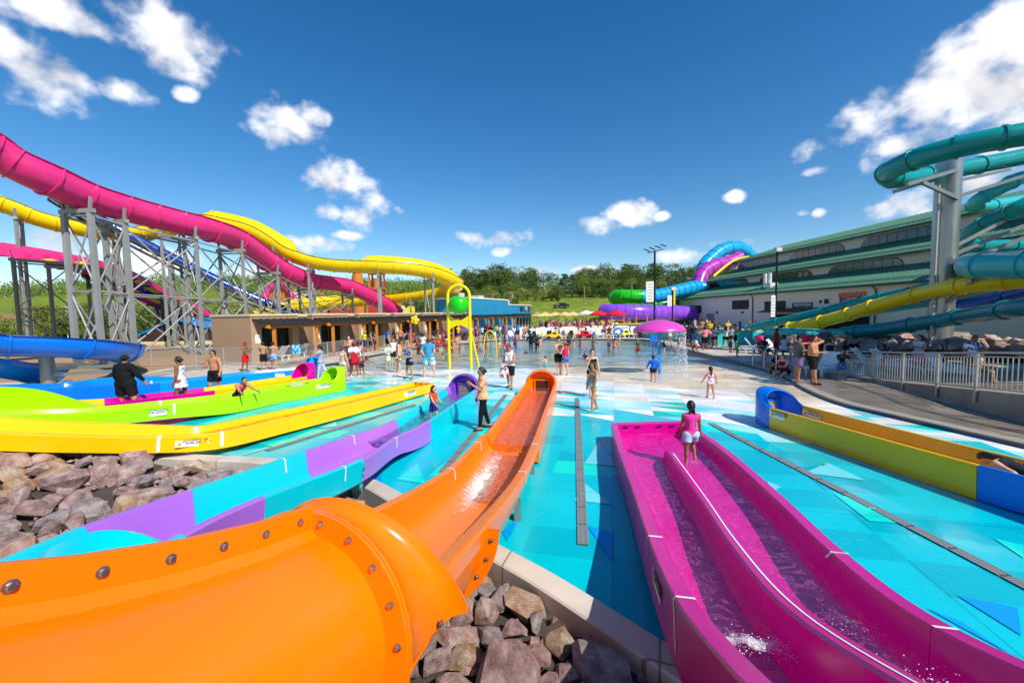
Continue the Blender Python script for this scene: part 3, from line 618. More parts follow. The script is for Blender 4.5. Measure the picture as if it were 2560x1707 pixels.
def flume_water(fl, t0, t1, level, name, label, m, amp=.02, k0=.06, group=None, bumps=()):
    n = int((t1-t0)*14); k = 12; mb = MB(); rows = []
    for i in range(n+1):
        t = t0+(t1-t0)*i/n; A, B, x, u, w, dep, sk, d = fl.frame(t); q = fl.rim+k0; row = []
        for j in range(k+1):
            s = q+(w-2*q)*j/k; p = A + x*s + u*(-dep+level); a = amp*(.5+.5*min(1, (i/n)*1.5)); row.append(p + u*(a*mnoise.noise(p*5.3)+a*.6*mnoise.noise(p*13.1)))
        rows.append(row)
    mb.loft(rows, closed=False); return obj(name, mb, m, smooth=180, label=label, cat='water', kind='stuff')
def splash(name, label, pts, rnd, m):     # thrown water: many small drops
    mb = MB()
    for (c, sp, n, rmax) in pts:
        c = Vector(c)
        for i in range(n):
            p = c + Vector((rnd.gauss(0, sp[0]), rnd.gauss(0, sp[1]), abs(rnd.gauss(0, sp[2])))); r = rmax*rnd.uniform(.25, 1)
            mb.ball(p, (r*rnd.uniform(.7,1.6), r, r*rnd.uniform(.6,1.2)), 5, 3)
    return obj(name, mb, m, smooth=180, label=label, cat='splash', kind='stuff')
M_FOAM = mat('foam', '#f2f0f2', .45, var=.02, spec=.3)

# ---- magenta double slide on the right
G_MAG = gel('magenta', '#ca008a')
def S(c, L, zL, R, zR, dep=.36, sk=.44): return srow(at(*c(*L), zL), at(*c(*R), zR), dep, sk)
r0 = S(cP1,(56,283),.42,(442,272),.42,.30,.40); r1 = S(cP1,(80,380),.45,(640,405),.45,.32,.43); r1b = S(cP1,(158,600),.53,(935,655),.53,.34,.45); r2 = S(cP1,(235,832),.70,(1232,920),.70,.36,.46); r3 = S(cP1,(365,1132),.95,(1785,1297),.95,.38,.46)
A3, B3, A2_, B2_ = Vector(r3[0:3]), Vector(r3[3:6]), Vector(r2[0:3]), Vector(r2[3:6])
A4 = at(*cP1(715,1568), 1.42); B4 = A4 + (B3-A3)*1.02 + Vector((.06,-.06,0)); r4 = srow(A4, B4, .40, .46)
A5 = A4 + (A4-A3)*1.1 + Vector((.0,0,.18)); r5 = srow(A5, A5+(B4-A4)+Vector((.05,0,0)), .4, .46); A6 = A5 + (A5-A4)*1.1+Vector((0,0,.1)); r6 = srow(A6, A6+(B4-A4), .4, .46)
MAG = Flume([r0, r1, r1b, r2, r3, r4, r5, r6], rim=.15, batter=.05)
T = thing('double_slide', 'magenta two lane slide with a white centre line and rippling water', 'water slide', at(*cP1(440,450), 0))
T.location = (0,0,0)
for a, b in ((0,1),(1,3),(3,4),(4,7)): MAG.section(a, b, G_MAG, T)
# end wall with slots, and the lane divider
A, B, x, u, w, dep, sk, d = MAG.frame(0.0)
mb = MB(); e = -d; e.z = 0; e.normalize()
pl = []
for k in range(9):
    th = math.pi/2*k/8; pl.append((A + x*(.16-.16*math.sin(th)*1.0) , 0))
pts = [A + e*.0, A + e*.10 + x*.02, A + e*.17 + x*.10, A + e*.19 + x*.22, B + e*.19 - x*.22, B + e*.17 - x*.10, B + e*.10 - x*.02, B + e*.0, B - x*.02, A + x*.02]
mb.prism([(p.x, p.y) for p in pts], .02, A.z+.003)
ew = obj('end_wall', mb, G_MAG, T, smooth=30)
for f_ in (.18, .34, .62, .78): obj('overflow_slot', MB().box(A + x*(w*f_) - e*.022 + Vector((0,0,-.06)), (.12,.01,.03), rz=math.atan2(x.y, x.x)), mat('slot_dark', '#1a0212', .7), ew)
mb = MB(); rings = []; tape = []
for k in range(46):
    t = .92 + (7-.92)*k/45; A, B, x, u, w, dep, sk, d = MAG.frame(t); hw = .085*min(1, .35+k/4); c = A + x*(w*.475); g = min(1, .6+k/5)
    h = dep*g
    rings.append([c + x*a + u*b for a, b in ((-hw-.05,-dep),(-hw-.02,-dep+.06),(-hw,-dep+h-.02),(-hw+.02,-dep+h),(hw-.02,-dep+h),(hw,-dep+h-.02),(hw+.02,-dep+.06),(hw+.05,-dep))])
    if k >= 2: tape.append((c - x*.008 + u*(.004), c + x*.008 + u*(.004)))
mb.loft(rings, closed=True, caps=True); dv = obj('lane_divider', mb, G_MAG, T, smooth=35)
mb = MB(); mb.loft([list(p) for p in tape], closed=False); obj('centre_line', mb, mat('white_tape', '#efeee8', .5), dv)
for t, sd, kw in ((3.0,'A',dict(down=.2)),(4.0,'A',dict(down=.36)),(3.0,'B',dict(down=.05)),(3.0,'B',dict(down=.05,inner=True)),(4.0,'B',dict(down=.04)),):
    MAG.mark(t, T, sd, width=.035, **kw)
MAG.sticker(3.45, T, 'A', WARN, length=.44, h=.13, drop=.2)
M_WMAG = water_mat('slide_water', (1,.96,1), 8, .6, .07, .06, foam=(3.2, .0, .03, .22, (.95,.22,.70)), dist=.07)  # thin pink lines: caustic light painted into the magenta water colour
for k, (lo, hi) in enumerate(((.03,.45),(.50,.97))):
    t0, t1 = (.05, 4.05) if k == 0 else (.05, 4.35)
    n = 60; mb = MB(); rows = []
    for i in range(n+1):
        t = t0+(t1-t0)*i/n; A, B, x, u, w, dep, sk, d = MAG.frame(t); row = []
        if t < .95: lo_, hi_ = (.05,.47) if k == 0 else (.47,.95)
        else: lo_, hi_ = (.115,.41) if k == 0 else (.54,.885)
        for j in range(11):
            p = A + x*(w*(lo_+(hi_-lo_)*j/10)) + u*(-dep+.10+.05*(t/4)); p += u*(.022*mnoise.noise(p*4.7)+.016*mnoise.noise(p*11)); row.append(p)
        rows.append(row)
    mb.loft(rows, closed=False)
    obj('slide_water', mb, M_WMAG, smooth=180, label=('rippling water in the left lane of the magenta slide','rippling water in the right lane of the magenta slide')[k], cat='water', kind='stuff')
rs = random.Random(8); A, B, x, u, w, dep, sk, d = MAG.frame(4.05)
sp = []
for f_ in np.linspace(.14,.40,14): sp.append((A + x*(w*f_) + u*(-dep+.12+.03*rs.random()) - d*(.10*(f_-.14)/.26*-1+.04), (.025,.04,.04), 22, .0045))
A, B, x, u, w, dep, sk, d = MAG.frame(4.3)
for f_ in np.linspace(.58,.84,12): sp.append((A + x*(w*f_) + u*(-dep+.13) - d*.06, (.04,.07,.06), 24, .0045))
A, B, x, u, w, dep, sk, d = MAG.frame(3.7)
for f_ in np.linspace(.62,.85,8): sp.append((A + x*(w*f_) + u*(-dep+.13), (.05,.06,.03), 9, .004))
A, B, x, u, w, dep, sk, d = MAG.frame(1.12)
sp.append((A + x*(w*.66) + u*(-dep+.12), (.07,.07,.05), 60, .005))
splash('water_splash', 'white water drops thrown up in the magenta slide', sp, rs, M_FOAM); MAG_FOAM = True

# ---- yellow and blue slide on the right
G_YEL = gel('yellow', '#ffbe00'); G_BLU = gel('blue', '#0a74dd')
T = thing('slide_lane', 'yellow and blue straight slide lane beside the wet deck', 'water slide')
Q0 = srow(at(*cP1(845,197),.53), at(*cP1(1015,182),.53), .36, .52); Q1 = srow(at(*cP1(1880,482),.55), at(*cP1(2098,446),.55), .36, .54)
a0, b0, a1, b1 = Vector(Q0[0:3]), Vector(Q0[3:6]), Vector(Q1[0:3]), Vector(Q1[3:6])
b0 = a0 + (b0-a0).normalized()*1.08; dr = (a1-a0).normalized(); pr = Vector((-dr.y, dr.x, 0)); pr = pr if pr.x > 0 else -pr
b0 = a0 + pr*1.02; b1 = a1 + pr*1.02
a2 = a1 + dr*1.6 + Vector((.06,0,.12)); a3 = a2 + dr*1.6 + Vector((.1,0,.42)); a4 = a3 + dr*1.8 + Vector((.1,0,.75))
YB = Flume([srow(a0,b0,.36,.52), srow(a1,b1,.36,.54), srow(a2,a2+pr*1.02,.36,.5), srow(a3,a3+pr*1.02,.36,.46), srow(a4,a4+pr*1.02,.36,.46)], rim=.075, batter=.02, sub=8)
YB.section(0,1,G_YEL,T); YB.section(1,4,G_BLU,T)
hood(T, a0, b0, -dr, .92, G_BLU, b=.85, fw=.42, grate='#c4b9a6')
YB.sticker(.09, T, 'A', ['DO NOT DISPATCH RIDER','UNTIL TRANSITION WAVE','IS ABOVE MARKINGS'], length=.46, h=.15, drop=.13)
YB.sticker(.12, T, 'B', ['OPERATIONAL','WATER LEVEL'], length=.5, h=.14, drop=.15, inner=True)
flume_water(YB, .01, 1.9, .14, 'slide_water', 'clear water lying in the yellow and blue slide lane', water_mat('slide_water_clear', (.95,.96,.9), 9, .5, 1.1, .05), amp=.012)

# ---- orange slide from the tube to the pad
G_ORA = gel('orange', '#ff7c00')
T = thing('tube_slide', 'orange slide with a bolted tube, flared mouth and open chute', 'water slide')
m2 = (at(*cO3(1370,765),.55), at(*cO3(2005,790),.55)); m1 = (at(*cO3(1058,1082),.64), at(*cO3(1884,1125),.64)); e0 = (at(*cO3(1878,150),.52), at(*cO3(2188,158),.52))
pr = (e0[0]+e0[1])/2-(m2[0]+m2[1])/2; pr.z = 0; DIR = pr.normalized(); PER = Vector((DIR.y, -DIR.x, 0)); W0 = 1.12
cM2 = (m2[0]+m2[1])/2; cM1 = (m1[0]+m1[1])/2; cE = cM2 + DIR*6.9; cE.z = .53; cMid = (cM2+cE)/2; cMid.z = .54
def orow(c, z, wd=W0, dep=.4, sk=.5): c = Vector((c.x, c.y, z)); return srow(c-PER*wd/2, c+PER*wd/2, dep, sk)
cN = cM1 - DIR*1.75; cN2 = cM1 - DIR*3.55; 
RO = Flume([orow(cE,.53,dep=.36,sk=.51), orow(cMid,.54,dep=.37,sk=.52), orow(cM2+DIR*.45,.55,dep=.38,sk=.5)], rim=.10, batter=.06)
RO.section(0,2,G_ORA,T,'runout_section')
hood(T, Vector(RO.row(0)[0:3]), Vector(RO.row(0)[3:6]), DIR, .95, G_ORA, b=.55, fw=.32, grate='#5a3020')
CH = Flume([orow(cM2+DIR*.35,.60,1.2,.40,.36), orow(cM2-DIR*.15,.61,1.2,.41,.36), orow(cM1,.72,1.2,.44,.34), orow(cN,1.06,1.2,.5,.34), orow(cN2,1.52,1.2,.55,.34)], rim=.12, round_=1.0)
CH.section(0,4,G_ORA,T,'chute_section')
for t in (1,2):
    for sd in 'AB': CH.mark(t, T, sd, down=.16, width=.03, inner=(sd=='A'))
M_GALV = mat('galvanised', '#9a9c98', .45, metal=.7)
for c, h_ in ((cM2,.22), (cM1,.30)):
    for sx in (-.46,.46): obj('support_leg', MB().box(Vector((c.x,c.y,h_/2))+PER*sx, (.1,.1,h_)), M_GALV, T)
# tube behind the chute
AX = Vector((-.30, -.95, .17)).normalized(); PER0 = PER; PER = Vector((.95, -.30, 0)).normalized(); UP = PER.cross(AX); UP = UP if UP.z > 0 else -UP
def ring(c, r, n=40, a0=0, a1=2*math.pi, ax=None, sq=1.0): return [c + PER*(r*math.cos(a0+(a1-a0)*k/n)) + UP*(r*sq*math.sin(a0+(a1-a0)*k/n)) for k in range(n)]
RT = .48; J = Vector((-1.05, 1.93, 1.44))           # J: bolted ring joint
mb = MB(); rings = [ring(J + AX*(.02+.30*k) + Vector((0,0,.012*k*k)), RT) for k in range(10)]; mb.loft(rings, closed=True); 
tube = obj('tube_shell', mb, G_ORA, T, smooth=180)
mb = MB(); mb.loft([ring(J, RT-.01), ring(J, RT+.11), ring(J+AX*.02, RT+.11), ring(J+AX*.02, RT-.01)], closed=True)
mb.loft([ring(J-AX*.004, RT-.01), ring(J-AX*.004, RT+.112), ring(J-AX*.024, RT+.112), ring(J-AX*.024, RT-.01)], closed=True)
rf = obj('ring_flange', mb, G_ORA, tube, smooth=40)
mb = MB(); P0, P1_ = [], []
for k in range(10):
    c = J + AX*(.02+.30*k) + Vector((0,0,.012*k*k)); P0.append([c+UP*(RT-.02)-PER*.016, c+UP*(RT+.14)-PER*.016, c+UP*(RT+.14)+PER*.016, c+UP*(RT+.03)+PER*.018, c+UP*(RT-.0)+PER*.05, c+UP*(RT-.02)+PER*.09])
mb.loft(P0, closed=True, caps=True); obj('top_flange', mb, G_ORA, tube, smooth=30)
def bolt(p, nrm, parent, r=.0125):
    Mx = Vector(nrm).to_track_quat('Z','Y').to_matrix(); mb = MB(); mb.lathe([(0,.0),(r*1.5,0),(r*1.5,.004),(r,.005),(r*.98,.011),(r*.8,.014),(0,.014)], (0,0,0), 8)
    me = BOLT.get('m')
    if me is None: me = mb.mesh('bolt', mat('steel_bolt', '#a9a39c', .3, metal=.9), 30); BOLT['m'] = me
    o = link('bolt', me, parent, loc=p); o.rotation_euler = Mx.to_euler(); return o
BOLT = {}
for k in range(14):
    a = math.pi*(.46 - k*.105); p = J + AX*.022 + PER*((RT+.065)*math.cos(a)) + UP*((RT+.065)*math.sin(a))
    if a > -1.4: bolt(p, AX, tube)
for k in range(9):
    y = .10+.19*k; kk = (y-.02)/.30; c = J + AX*y + Vector((0,0,.012*kk*kk)); bolt(c + UP*(RT+.085) + PER*.017, PER, tube)
# flared mouth
mb = MB(); n = 40
def mring(c, r, flat=1.0): return [c + PER*(r*math.cos(math.pi*(1.02 - 1.04*k/n))*flat) + UP*(r*math.sin(math.pi*(1.02-1.04*k/n))*.97) for k in range(n+1)]
M0 = J - AX*.024; MP = [(0,.112),(.02,.105),(.3,.085),(.6,.08),(.82,.095),(.93,.125),(.98,.15),(1.0,.16),(1.03,.155),(1.045,.13),(1.04,.09),(.9,.03),(.6,.0),(0,-.02)]
def mouth_ring(f_, dr):
    out = []
    for k in range(n+1):
        a = math.pi*(1.01-1.02*k/n); s_ = max(0, math.sin(a)); L_ = .13+.36*(1-s_)**1.2; out.append(M0 - AX*(L_*f_) + DIR*(.05*f_) - Vector((0,0,.05*f_)) + PER*((RT+dr)*math.cos(a)) + UP*((RT+dr)*math.sin(a)))
    return out
mb.loft([mouth_ring(f_, dr) for f_, dr in MP], closed=False); mo = obj('mouth', mb, G_ORA, T, smooth=50)
bolt(M0 - AX*.3 + PER*(RT+.10), PER, mo)
PERT, PER = PER, PER0
# lower shell under the mouth and its joint flange
mb = MB(); mb.loft([ring(J - AX*(.05*k), RT+.01, 24, math.pi*1.0, math.pi*2.05) for k in range(8)], closed=False); obj('lower_shell', mb, G_ORA, T, smooth=180)
F0 = cN - DIR*.75; F0.z = 1.24
mb = MB(); fl_ = [F0 + PER*(.70*math.cos(a)) + Vector((0,0,.80*math.sin(a))) - DIR*0 for a in np.linspace(math.pi*1.02, math.pi*1.98, 25)]
mb.loft([[p for p in fl_], [F0 + (p-F0)*.76 for p in fl_]], closed=False); mb.loft([[p+DIR*.03 for p in fl_], [F0 + (p-F0)*.76+DIR*.03 for p in fl_]], closed=False); mb.loft([fl_, [p+DIR*.03 for p in fl_]], closed=False)
jf = obj('joint_flange', mb, G_ORA, T, smooth=40)
for a in (-.18,-.42,-.68,-.95,-1.2): bolt(F0 - DIR*.004 + PER*(.64*math.cos(a)) + Vector((0,0,.73*math.sin(a))), -DIR, jf, .017)
M_WORA = water_mat('slide_water_orange', (.98,.86,.75), 10, .7, .7, .06, foam=(6,.0,.06,.10), dist=.06)
flume_water(RO, .02, 1.98, .2, 'slide_water', 'rippling water lying in the orange run-out', M_WORA, amp=.025)
rows = []; mb = MB()
for i in range(50):
    t = .0 + 2.1*i/49; A, B, x, u, w, dep, sk, d = CH.frame(t); hw = .40*(1-.45*max(0,(t-1)/1.2)); row = []
    for j in range(11):
        s = w/2 + .05 + hw*(j/5-1); a = (s-w/2)/((w-.24)/2); a = max(-.98, min(.98, a)); fl = -dep*abs(math.sin(math.acos(a)))**.75
        p = A + x*s + u*(max(fl, -dep*.93)+.015+.02*abs(mnoise.noise(Vector((t*9, j*.9, 3))))); row.append(p)
    rows.append(row)
mb.loft(rows, closed=False); obj('chute_water', mb, M_WORA, smooth=180, label='thin sheet of water running down the orange chute', cat='water', kind='stuff')
def foam_mat():
    m = bpy.data.materials.new('white_water'); m.use_nodes = True; t = m.node_tree; t.nodes.clear(); tcn = N(t,'ShaderNodeTexCoord')
    n = N(t,'ShaderNodeTexNoise'); n.inputs['Scale'].default_value=16; n.inputs['Detail'].default_value=8; n.inputs['Roughness'].default_value=.75; n.inputs['Distortion'].default_value=.8; t.links.new(tcn.outputs['Object'], n.inputs['Vector'])
    a = N(t,'ShaderNodeAttribute'); a.attribute_name='foam'; f = M(t,'SUBTRACT', M(t,'ADD', n.outputs['Fac'], a.outputs['Fac']), 1.0); r = N(t,'ShaderNodeMapRange'); r.inputs['From Min'].default_value=-.06; r.inputs['From Max'].default_value=.34; r.inputs['To Max'].default_value=.95; t.links.new(f, r.inputs[0])
    d = N(t,'ShaderNodeBsdfDiffuse'); d.inputs[0].default_value=(.9,.88,.87,1); tr = N(t,'ShaderNodeBsdfTransparent'); mx = N(t,'ShaderNodeMixShader'); t.links.new(r.outputs[0], mx.inputs[0]); t.links.new(tr.outputs[0], mx.inputs[1]); t.links.new(d.outputs[0], mx.inputs[2])
    o = N(t,'ShaderNodeOutputMaterial'); t.links.new(mx.outputs[0], o.inputs[0]); return m
M_WHITEW = foam_mat()
def foam_sheet(fr_at, t0, t1, s0, s1, amt, label, nt_=44, ns=14, lift=.03, amp=.03):
    mb = MB(); rows = []; vals = []
    for i in range(nt_+1):
        a_ = i/nt_; row = []
        for j in range(ns+1):
            b_ = j/ns; p, u = fr_at(t0+(t1-t0)*a_, s0+(s1-s0)*b_); row.append(p + u*(lift+amp*mnoise.noise(p*9)+amp*.6*mnoise.noise(p*21))); vals.append(amt(a_, b_))
        rows.append(row)
    mb.loft(rows, closed=False); me = mb.mesh('white_water', M_WHITEW, 180); at_ = me.attributes.new('foam','FLOAT','POINT'); at_.data.foreach_set('value', vals)
    return tag(link('white_water', me), label, 'foam', kind='stuff')
def ch_at(t, s):
    A, B, x, u, w, dep, sk, d = CH.frame(t); a = max(-.97, min(.97, s)); return A + x*(w/2+a*(w-.24)/2) + u*(-dep*abs(math.sin(math.acos(a)))**.75), u
bell = lambda v, c, w_: math.exp(-((v-c)/w_)**2)
foam_sheet(ch_at, .2, 2.75, -.93, .15, lambda a, b: .33 + .50*bell(a,.60,.20)*bell(b,.52,.30) + .20*bell(a,.25,.25)*bell(b,.5,.4) - .6*max(0,abs(b-.5)*2-.7) - 1.5*max(0,a-.88), 'white foaming water tumbling down the orange chute')

def mg_at(t, s):
    A, B, x, u, w, dep, sk, d = MAG.frame(t); return A + x*(w*s) + u*(-dep+.10+.05*(t/4)), u
foam_sheet(mg_at, 3.55, 4.12, .125, .40, lambda a, b: .20+.52*bell(a,.9,.16)*bell(b,.45,.6), 'white wave front in the left magenta lane', 24, 12, .03, .04)
foam_sheet(mg_at, 3.5, 4.45, .56, .87, lambda a, b: .22+.46*bell(a,.88,.14)*bell(b,.5,.45)+.2*bell(a,.2,.2)*bell(b,.7,.3), 'white wave front in the right magenta lane', 24, 12, .03, .05)
# ---- teal and purple slide
G_TEA = gel('teal', '#00c8d6'); G_PUR = gel('purple', '#b06cd8'); G_PUD = gel('violet', '#7a3fb4')
T = thing('slide_lane', 'teal and purple slide with a violet hooded end', 'water slide')
k0 = srow(at(*cO3(1070,190),.50), at(*cO3(1385,205),.50), .36,.49); k1 = srow(at(*cO3(505,532),.50), at(*cO3(892,542),.50), .36,.49); k2 = srow(at(875,1087,.60), at(993,1093,.60), .38,.36); k3 = srow(at(755,1127,.80), at(910,1147,.80), .40,.34); k4 = srow(at(467,1223,1.12), at(665,1241,1.12), .44,.34)
l5 = at(196,1315,1.34); k5 = srow(l5, l5+Vector((1.0,-.16,0)), .46,.34); l6 = Vector((-3.5,2.4,1.42)); k6 = srow(l6, l6+Vector((1.05,-.1,0)), .48,.34)
# the plan is kept in line: same width all along
TP = Flume([k0,k1,k2,k3,k4,k5,k6], rim=.085, batter=.07, sub=6)
for a, b, m in ((0,.14,G_PUR),(.14,1,G_TEA),(1,3,G_PUR),(3,4,G_TEA),(4,5,G_PUR),(5,6,G_TEA)): TP.section(a,b,m,T)
A, B, x, u, w, dep, sk, d = TP.frame(0); e = -d; e.z = 0
hood(T, A, B, e, .92, G_PUD, b=.5, fw=.3, grate='#b9b3a5')
for t in (2.0, 3.25):
    TP.mark(t, T, 'A', down=.2, width=.03, inner=True); TP.mark(t, T, 'B', down=.2, width=.03)
# tube mouth at its upper end
c0 = Vector((-2.4,2.2,1.08)); AX2 = Vector((-.05,-1,.25)).normalized(); PE2 = Vector((1,-.05,0)); UP2 = PE2.cross(AX2); UP2 = UP2 if UP2.z > 0 else -UP2
def ring2(c, r, a0, a1, n=28): return [c + PE2*(r*math.cos(a0+(a1-a0)*k/n)) + UP2*(r*math.sin(a0+(a1-a0)*k/n)) for k in range(n+1)]
mb = MB(); mb.loft([ring2(c0+AX2*a, r, -.12, math.pi+.12) for a, r in ((.5,.54),(.2,.55),(.05,.66),(0,.70),(-.04,.69),(-.03,.61),(.1,.53),(.5,.51))], closed=False); obj('mouth', mb, G_TEA, T, smooth=45)
mb = MB(); mb.loft([ring2(c0+AX2*a, .58, 0, 2*math.pi) for a in (.45,1.0,1.6,2.4)], closed=False); obj('tube_shell', mb, G_TEA, T, smooth=180)
for t in (3.0, 4.4):
    A, B, x, u, w, dep, sk, d = TP.frame(t); c = (A+B)/2; obj('support_leg', MB().bar(Vector((c.x,c.y,-.3)), Vector((c.x,c.y,c.z-.36)), .12), M_GALV, T)
# outer bracing fin with bolts at the first joint
A, B, x, u, w, dep, sk, d = TP.frame(3.0)
mb = MB(); q = B + x*.012; mb.plate([q - u*.05, q - u*.05 + d*.10, q - u*.46 + d*.02 - x*.05, q - u*.52 - d*.04 - x*.05], .02); fn = obj('joint_flange', mb, G_TEA, T)
for k in range(4): bolt(q - u*(.14+.1*k) + d*.03 + x*(.012-.012*k), x, fn, .012)
flume_water(TP, .02, 1.7, .17, 'slide_water', 'clear water lying in the teal and purple slide', water_mat('slide_water_teal', (.9,.95,.98), 9, .9, 1.3, .05, foam=(7,.0,.05,.12), dist=.08), amp=.02)

# ---- yellow slide on the left
T = thing('slide_lane', 'long yellow slide lane curving in front of the lime one', 'water slide')
def yrow(nx, ny, fx, fy, z, dep=.30, sk=.33, wid=None):
    a = at(nx, ny, z); b = at(fx, fy, z); return a, b
pts = [((1083,959),.34,.30),((900,1003),.40,.36),((720,1043),.46,.38),((559,1079),.52,.36),((402,1092),.60,.33),((200,1090),.75,.33),((0,1082),.92,.34),((-300,1060),1.25,.34)]
near = [(at(*p, z), z, sk) for p, z, sk in pts]; rows = []
for i, (p, z, sk) in enumerate(near):
    q = near[min(i+1, len(near)-1)][0]-near[max(i-1,0)][0]; q.z = 0; q.normalize(); per = Vector((-q.y, q.x, 0)); per = per if per.y > 0 else -per
    rows.append(srow(p + per*1.05, p, .32, sk))
YL = Flume(rows, rim=.12, batter=.06, sub=6)
for a, b in ((0,2),(2,4),(4,7)): YL.section(a, b, G_YEL, T)
A, B, x, u, w, dep, sk, d = YL.frame(0); e = -d; e.z = 0; e.normalize()
mb = MB(); pp = [A, A+e*.10+x*.03, A+e*.19+x*.16, B+e*.19-x*.16, B+e*.10-x*.03, B]; mb.prism([(p.x,p.y) for p in pp], .02, A.z+.004); ew = obj('end_wall', mb, G_YEL, T, smooth=30)
for f_ in (.2,.45,.72): obj('overflow_slot', MB().box(A + x*(w*f_) - e*.012+Vector((0,0,-.03)), (.10,.012,.028), rz=math.atan2(x.y,x.x)), mat('slot_dark2', '#2a2206', .7), ew)
YL.mark(3.0, T, 'B', down=.31, width=.06); YL.mark(4.0, T, 'B', down=.31, width=.06)
YL.sticker(3.5, T, 'B', WARN, length=.56, h=.13, drop=.16); YL.sticker(.42, T, 'B', WARN, length=.62, h=.14, drop=.14)
flume_water(YL, .02, 3.2, .2, 'slide_water', 'shallow water lying in the left yellow slide', water_mat('slide_water_y', (.95,.95,.85), 9, .5, 1.0, .06), amp=.012)
for t in (4.2, 5.4, 6.3):
    A, B, x, u, w, dep, sk, d = YL.frame(t); c = (A+B)/2; obj('support_leg', MB().bar(Vector((c.x,c.y,-.3)), Vector((c.x,c.y,c.z-.30)), .12), M_GALV, T)

# ---- lime slide
G_LIM = gel('lime', '#a6ea00'); G_GRN = gel('green', '#35b400')
T = thing('slide_lane', 'lime green slide lane with a tall curved upper bend and hooded end', 'water slide')
def lane(pts, wid, dep=.34, rim=.11, batter=.05):
    nr = [(at(*p, z), z, sk) for p, z, sk in pts]; rows = []
    for i, (p, z, sk) in enumerate(nr):
        q = nr[min(i+1, len(nr)-1)][0]-nr[max(i-1,0)][0]; q.z = 0; q.normalize(); per = Vector((-q.y, q.x, 0)); per = per if per.y > 0 else -per
        rows.append(srow(p + per*wid, p, dep, sk))
    return Flume(rows, rim=rim, batter=batter, sub=6)
LI = lane([((837,950),.50,.49),((700,972),.50,.49),((584,993),.52,.49),((439,1010),.58,.40),((267,1028),.70,.36),((90,1036),.85,.36),((-150,1040),1.1,.36),((-420,1030),1.4,.36)], 1.1)
LI.section(0,3,G_LIM,T); LI.section(3,4,G_LIM,T); LI.section(4,7,G_LIM,T)
A, B, x, u, w, dep, sk, d = LI.frame(0); e = -d; e.z = 0
hood(T, A, B, e, .95, G_LIM, b=.75, fw=.35, grate='#3a6b10')
LI.mark(3.0, T, 'B', down=.28, width=.06); LI.mark(3.0, T, 'A', down=.2, width=.06, inner=True); LI.mark(4.0, T, 'A', down=.1, width=.06)
LI.sticker(3.35, T, 'B', WARN, length=.62, h=.16, drop=.18); LI.sticker(.28, T, 'B', WARN, length=.62, h=.15, drop=.16); LI.sticker(.5, T, 'A', ['OPERATIONAL WATER LEVEL'], length=.55, h=.09, drop=.1, inner=True)
# tall banked wall on the far side of the upper bend
mb = MB(); rings = []
for k in range(25):
    t = 4.0 + 3.0*k/24; A, B, x, u, w, dep, sk, d = LI.frame(t); h = .52*math.sin(min(1, k/11)*math.pi/2)**.9
    rings.append([A + x*.10 - u*.25, A + x*.08 + u*(h*.5), A + x*.10 + u*h, A + x*.02 + u*(h+.02), A - x*.06 + u*h, A - x*.07 + u*(h-.05), A - x*.02 + u*(h*.5), A - x*.0 - u*.25])
mb.loft(rings, closed=True, caps=True); obj('banked_wall', mb, G_LIM, T, smooth=40)
flume_water(LI, .02, 3.4, .16, 'slide_water', 'shallow water lying in the lime green slide', MATS.get('x') or water_mat('slide_water_l', (.9,.97,.85), 9, .6, 1.0, .06), amp=.015)

# ---- magenta and amber lane, then the blue lane on the deck side
G_AMB = gel('amber', '#ffc000'); G_SKY = gel('azure', '#0a8ff0')
T = thing('slide_lane', 'amber and magenta slide lane behind the lime one', 'water slide')
AM = lane([(cL6(1880,395),.55,.54),(cL6(1600,440),.55,.54),(cL6(1315,480),.55,.54),(cL6(980,520),.58,.5),(cL6(640,560),.65,.45),(cL6(300,583),.66,.4)], 1.1)
AM.section(0,2,G_AMB,T); AM.section(2,4,G_MAG,T); AM.section(4,5,G_AMB,T)
A, B, x, u, w, dep, sk, d = AM.frame(0); e = -d; e.z = 0
hood(T, A, B, e, 1.05, G_MAG, b=.7, fw=.35, grid=False)
AM.sticker(.25, T, 'B', WARN, length=.6, h=.15, drop=.18)
T = thing('slide_lane', 'azure blue slide lane running along the chain link fence deck', 'water slide')
BL = lane([(cL6(1860,352),.62,.52),(cL6(1560,377),.62,.52),(cL6(1220,415),.64,.52),(cL6(980,436),.70,.5),(cL6(640,450),.85,.5),(cL6(370,462),.95,.5),(cL6(0,476),1.0,.5),(cL6(-500,492),1.05,.5)], 1.15, dep=.4)
BL.section(0,2,G_SKY,T); BL.section(2,3,G_SKY,T); BL.section(3,5,G_BLU,T); BL.section(5,7,G_BLU,T)
A, B, x, u, w, dep, sk, d = BL.frame(0); e = -d; e.z = 0
hood(T, A, B, e, 1.15, G_SKY, b=.8, fw=.35, grid=False)
BL.sticker(.5, T, 'B', WARN, length=.6, h=.15, drop=.15)
mb = MB(); rings = []
for k in range(25):   # high back wall at the bend
    t = 2.0 + 3.2*k/24; A, B, x, u, w, dep, sk, d = BL.frame(t); h = .18*math.sin(math.pi*min(1, k/20))**.8 if k < 20 else .05
    rings.append([A + x*.10 - u*.2, A + x*.10 + u*h, A + x*.02 + u*(h+.02), A - x*.03 + u*h, A - x*.0 - u*.2])
mb.loft(rings, closed=True, caps=True); obj('banked_wall', mb, G_SKY, T, smooth=40)
for t in (2.9, 5.0): BL.mark(t, T, 'A', down=.25, width=.06, inner=True)
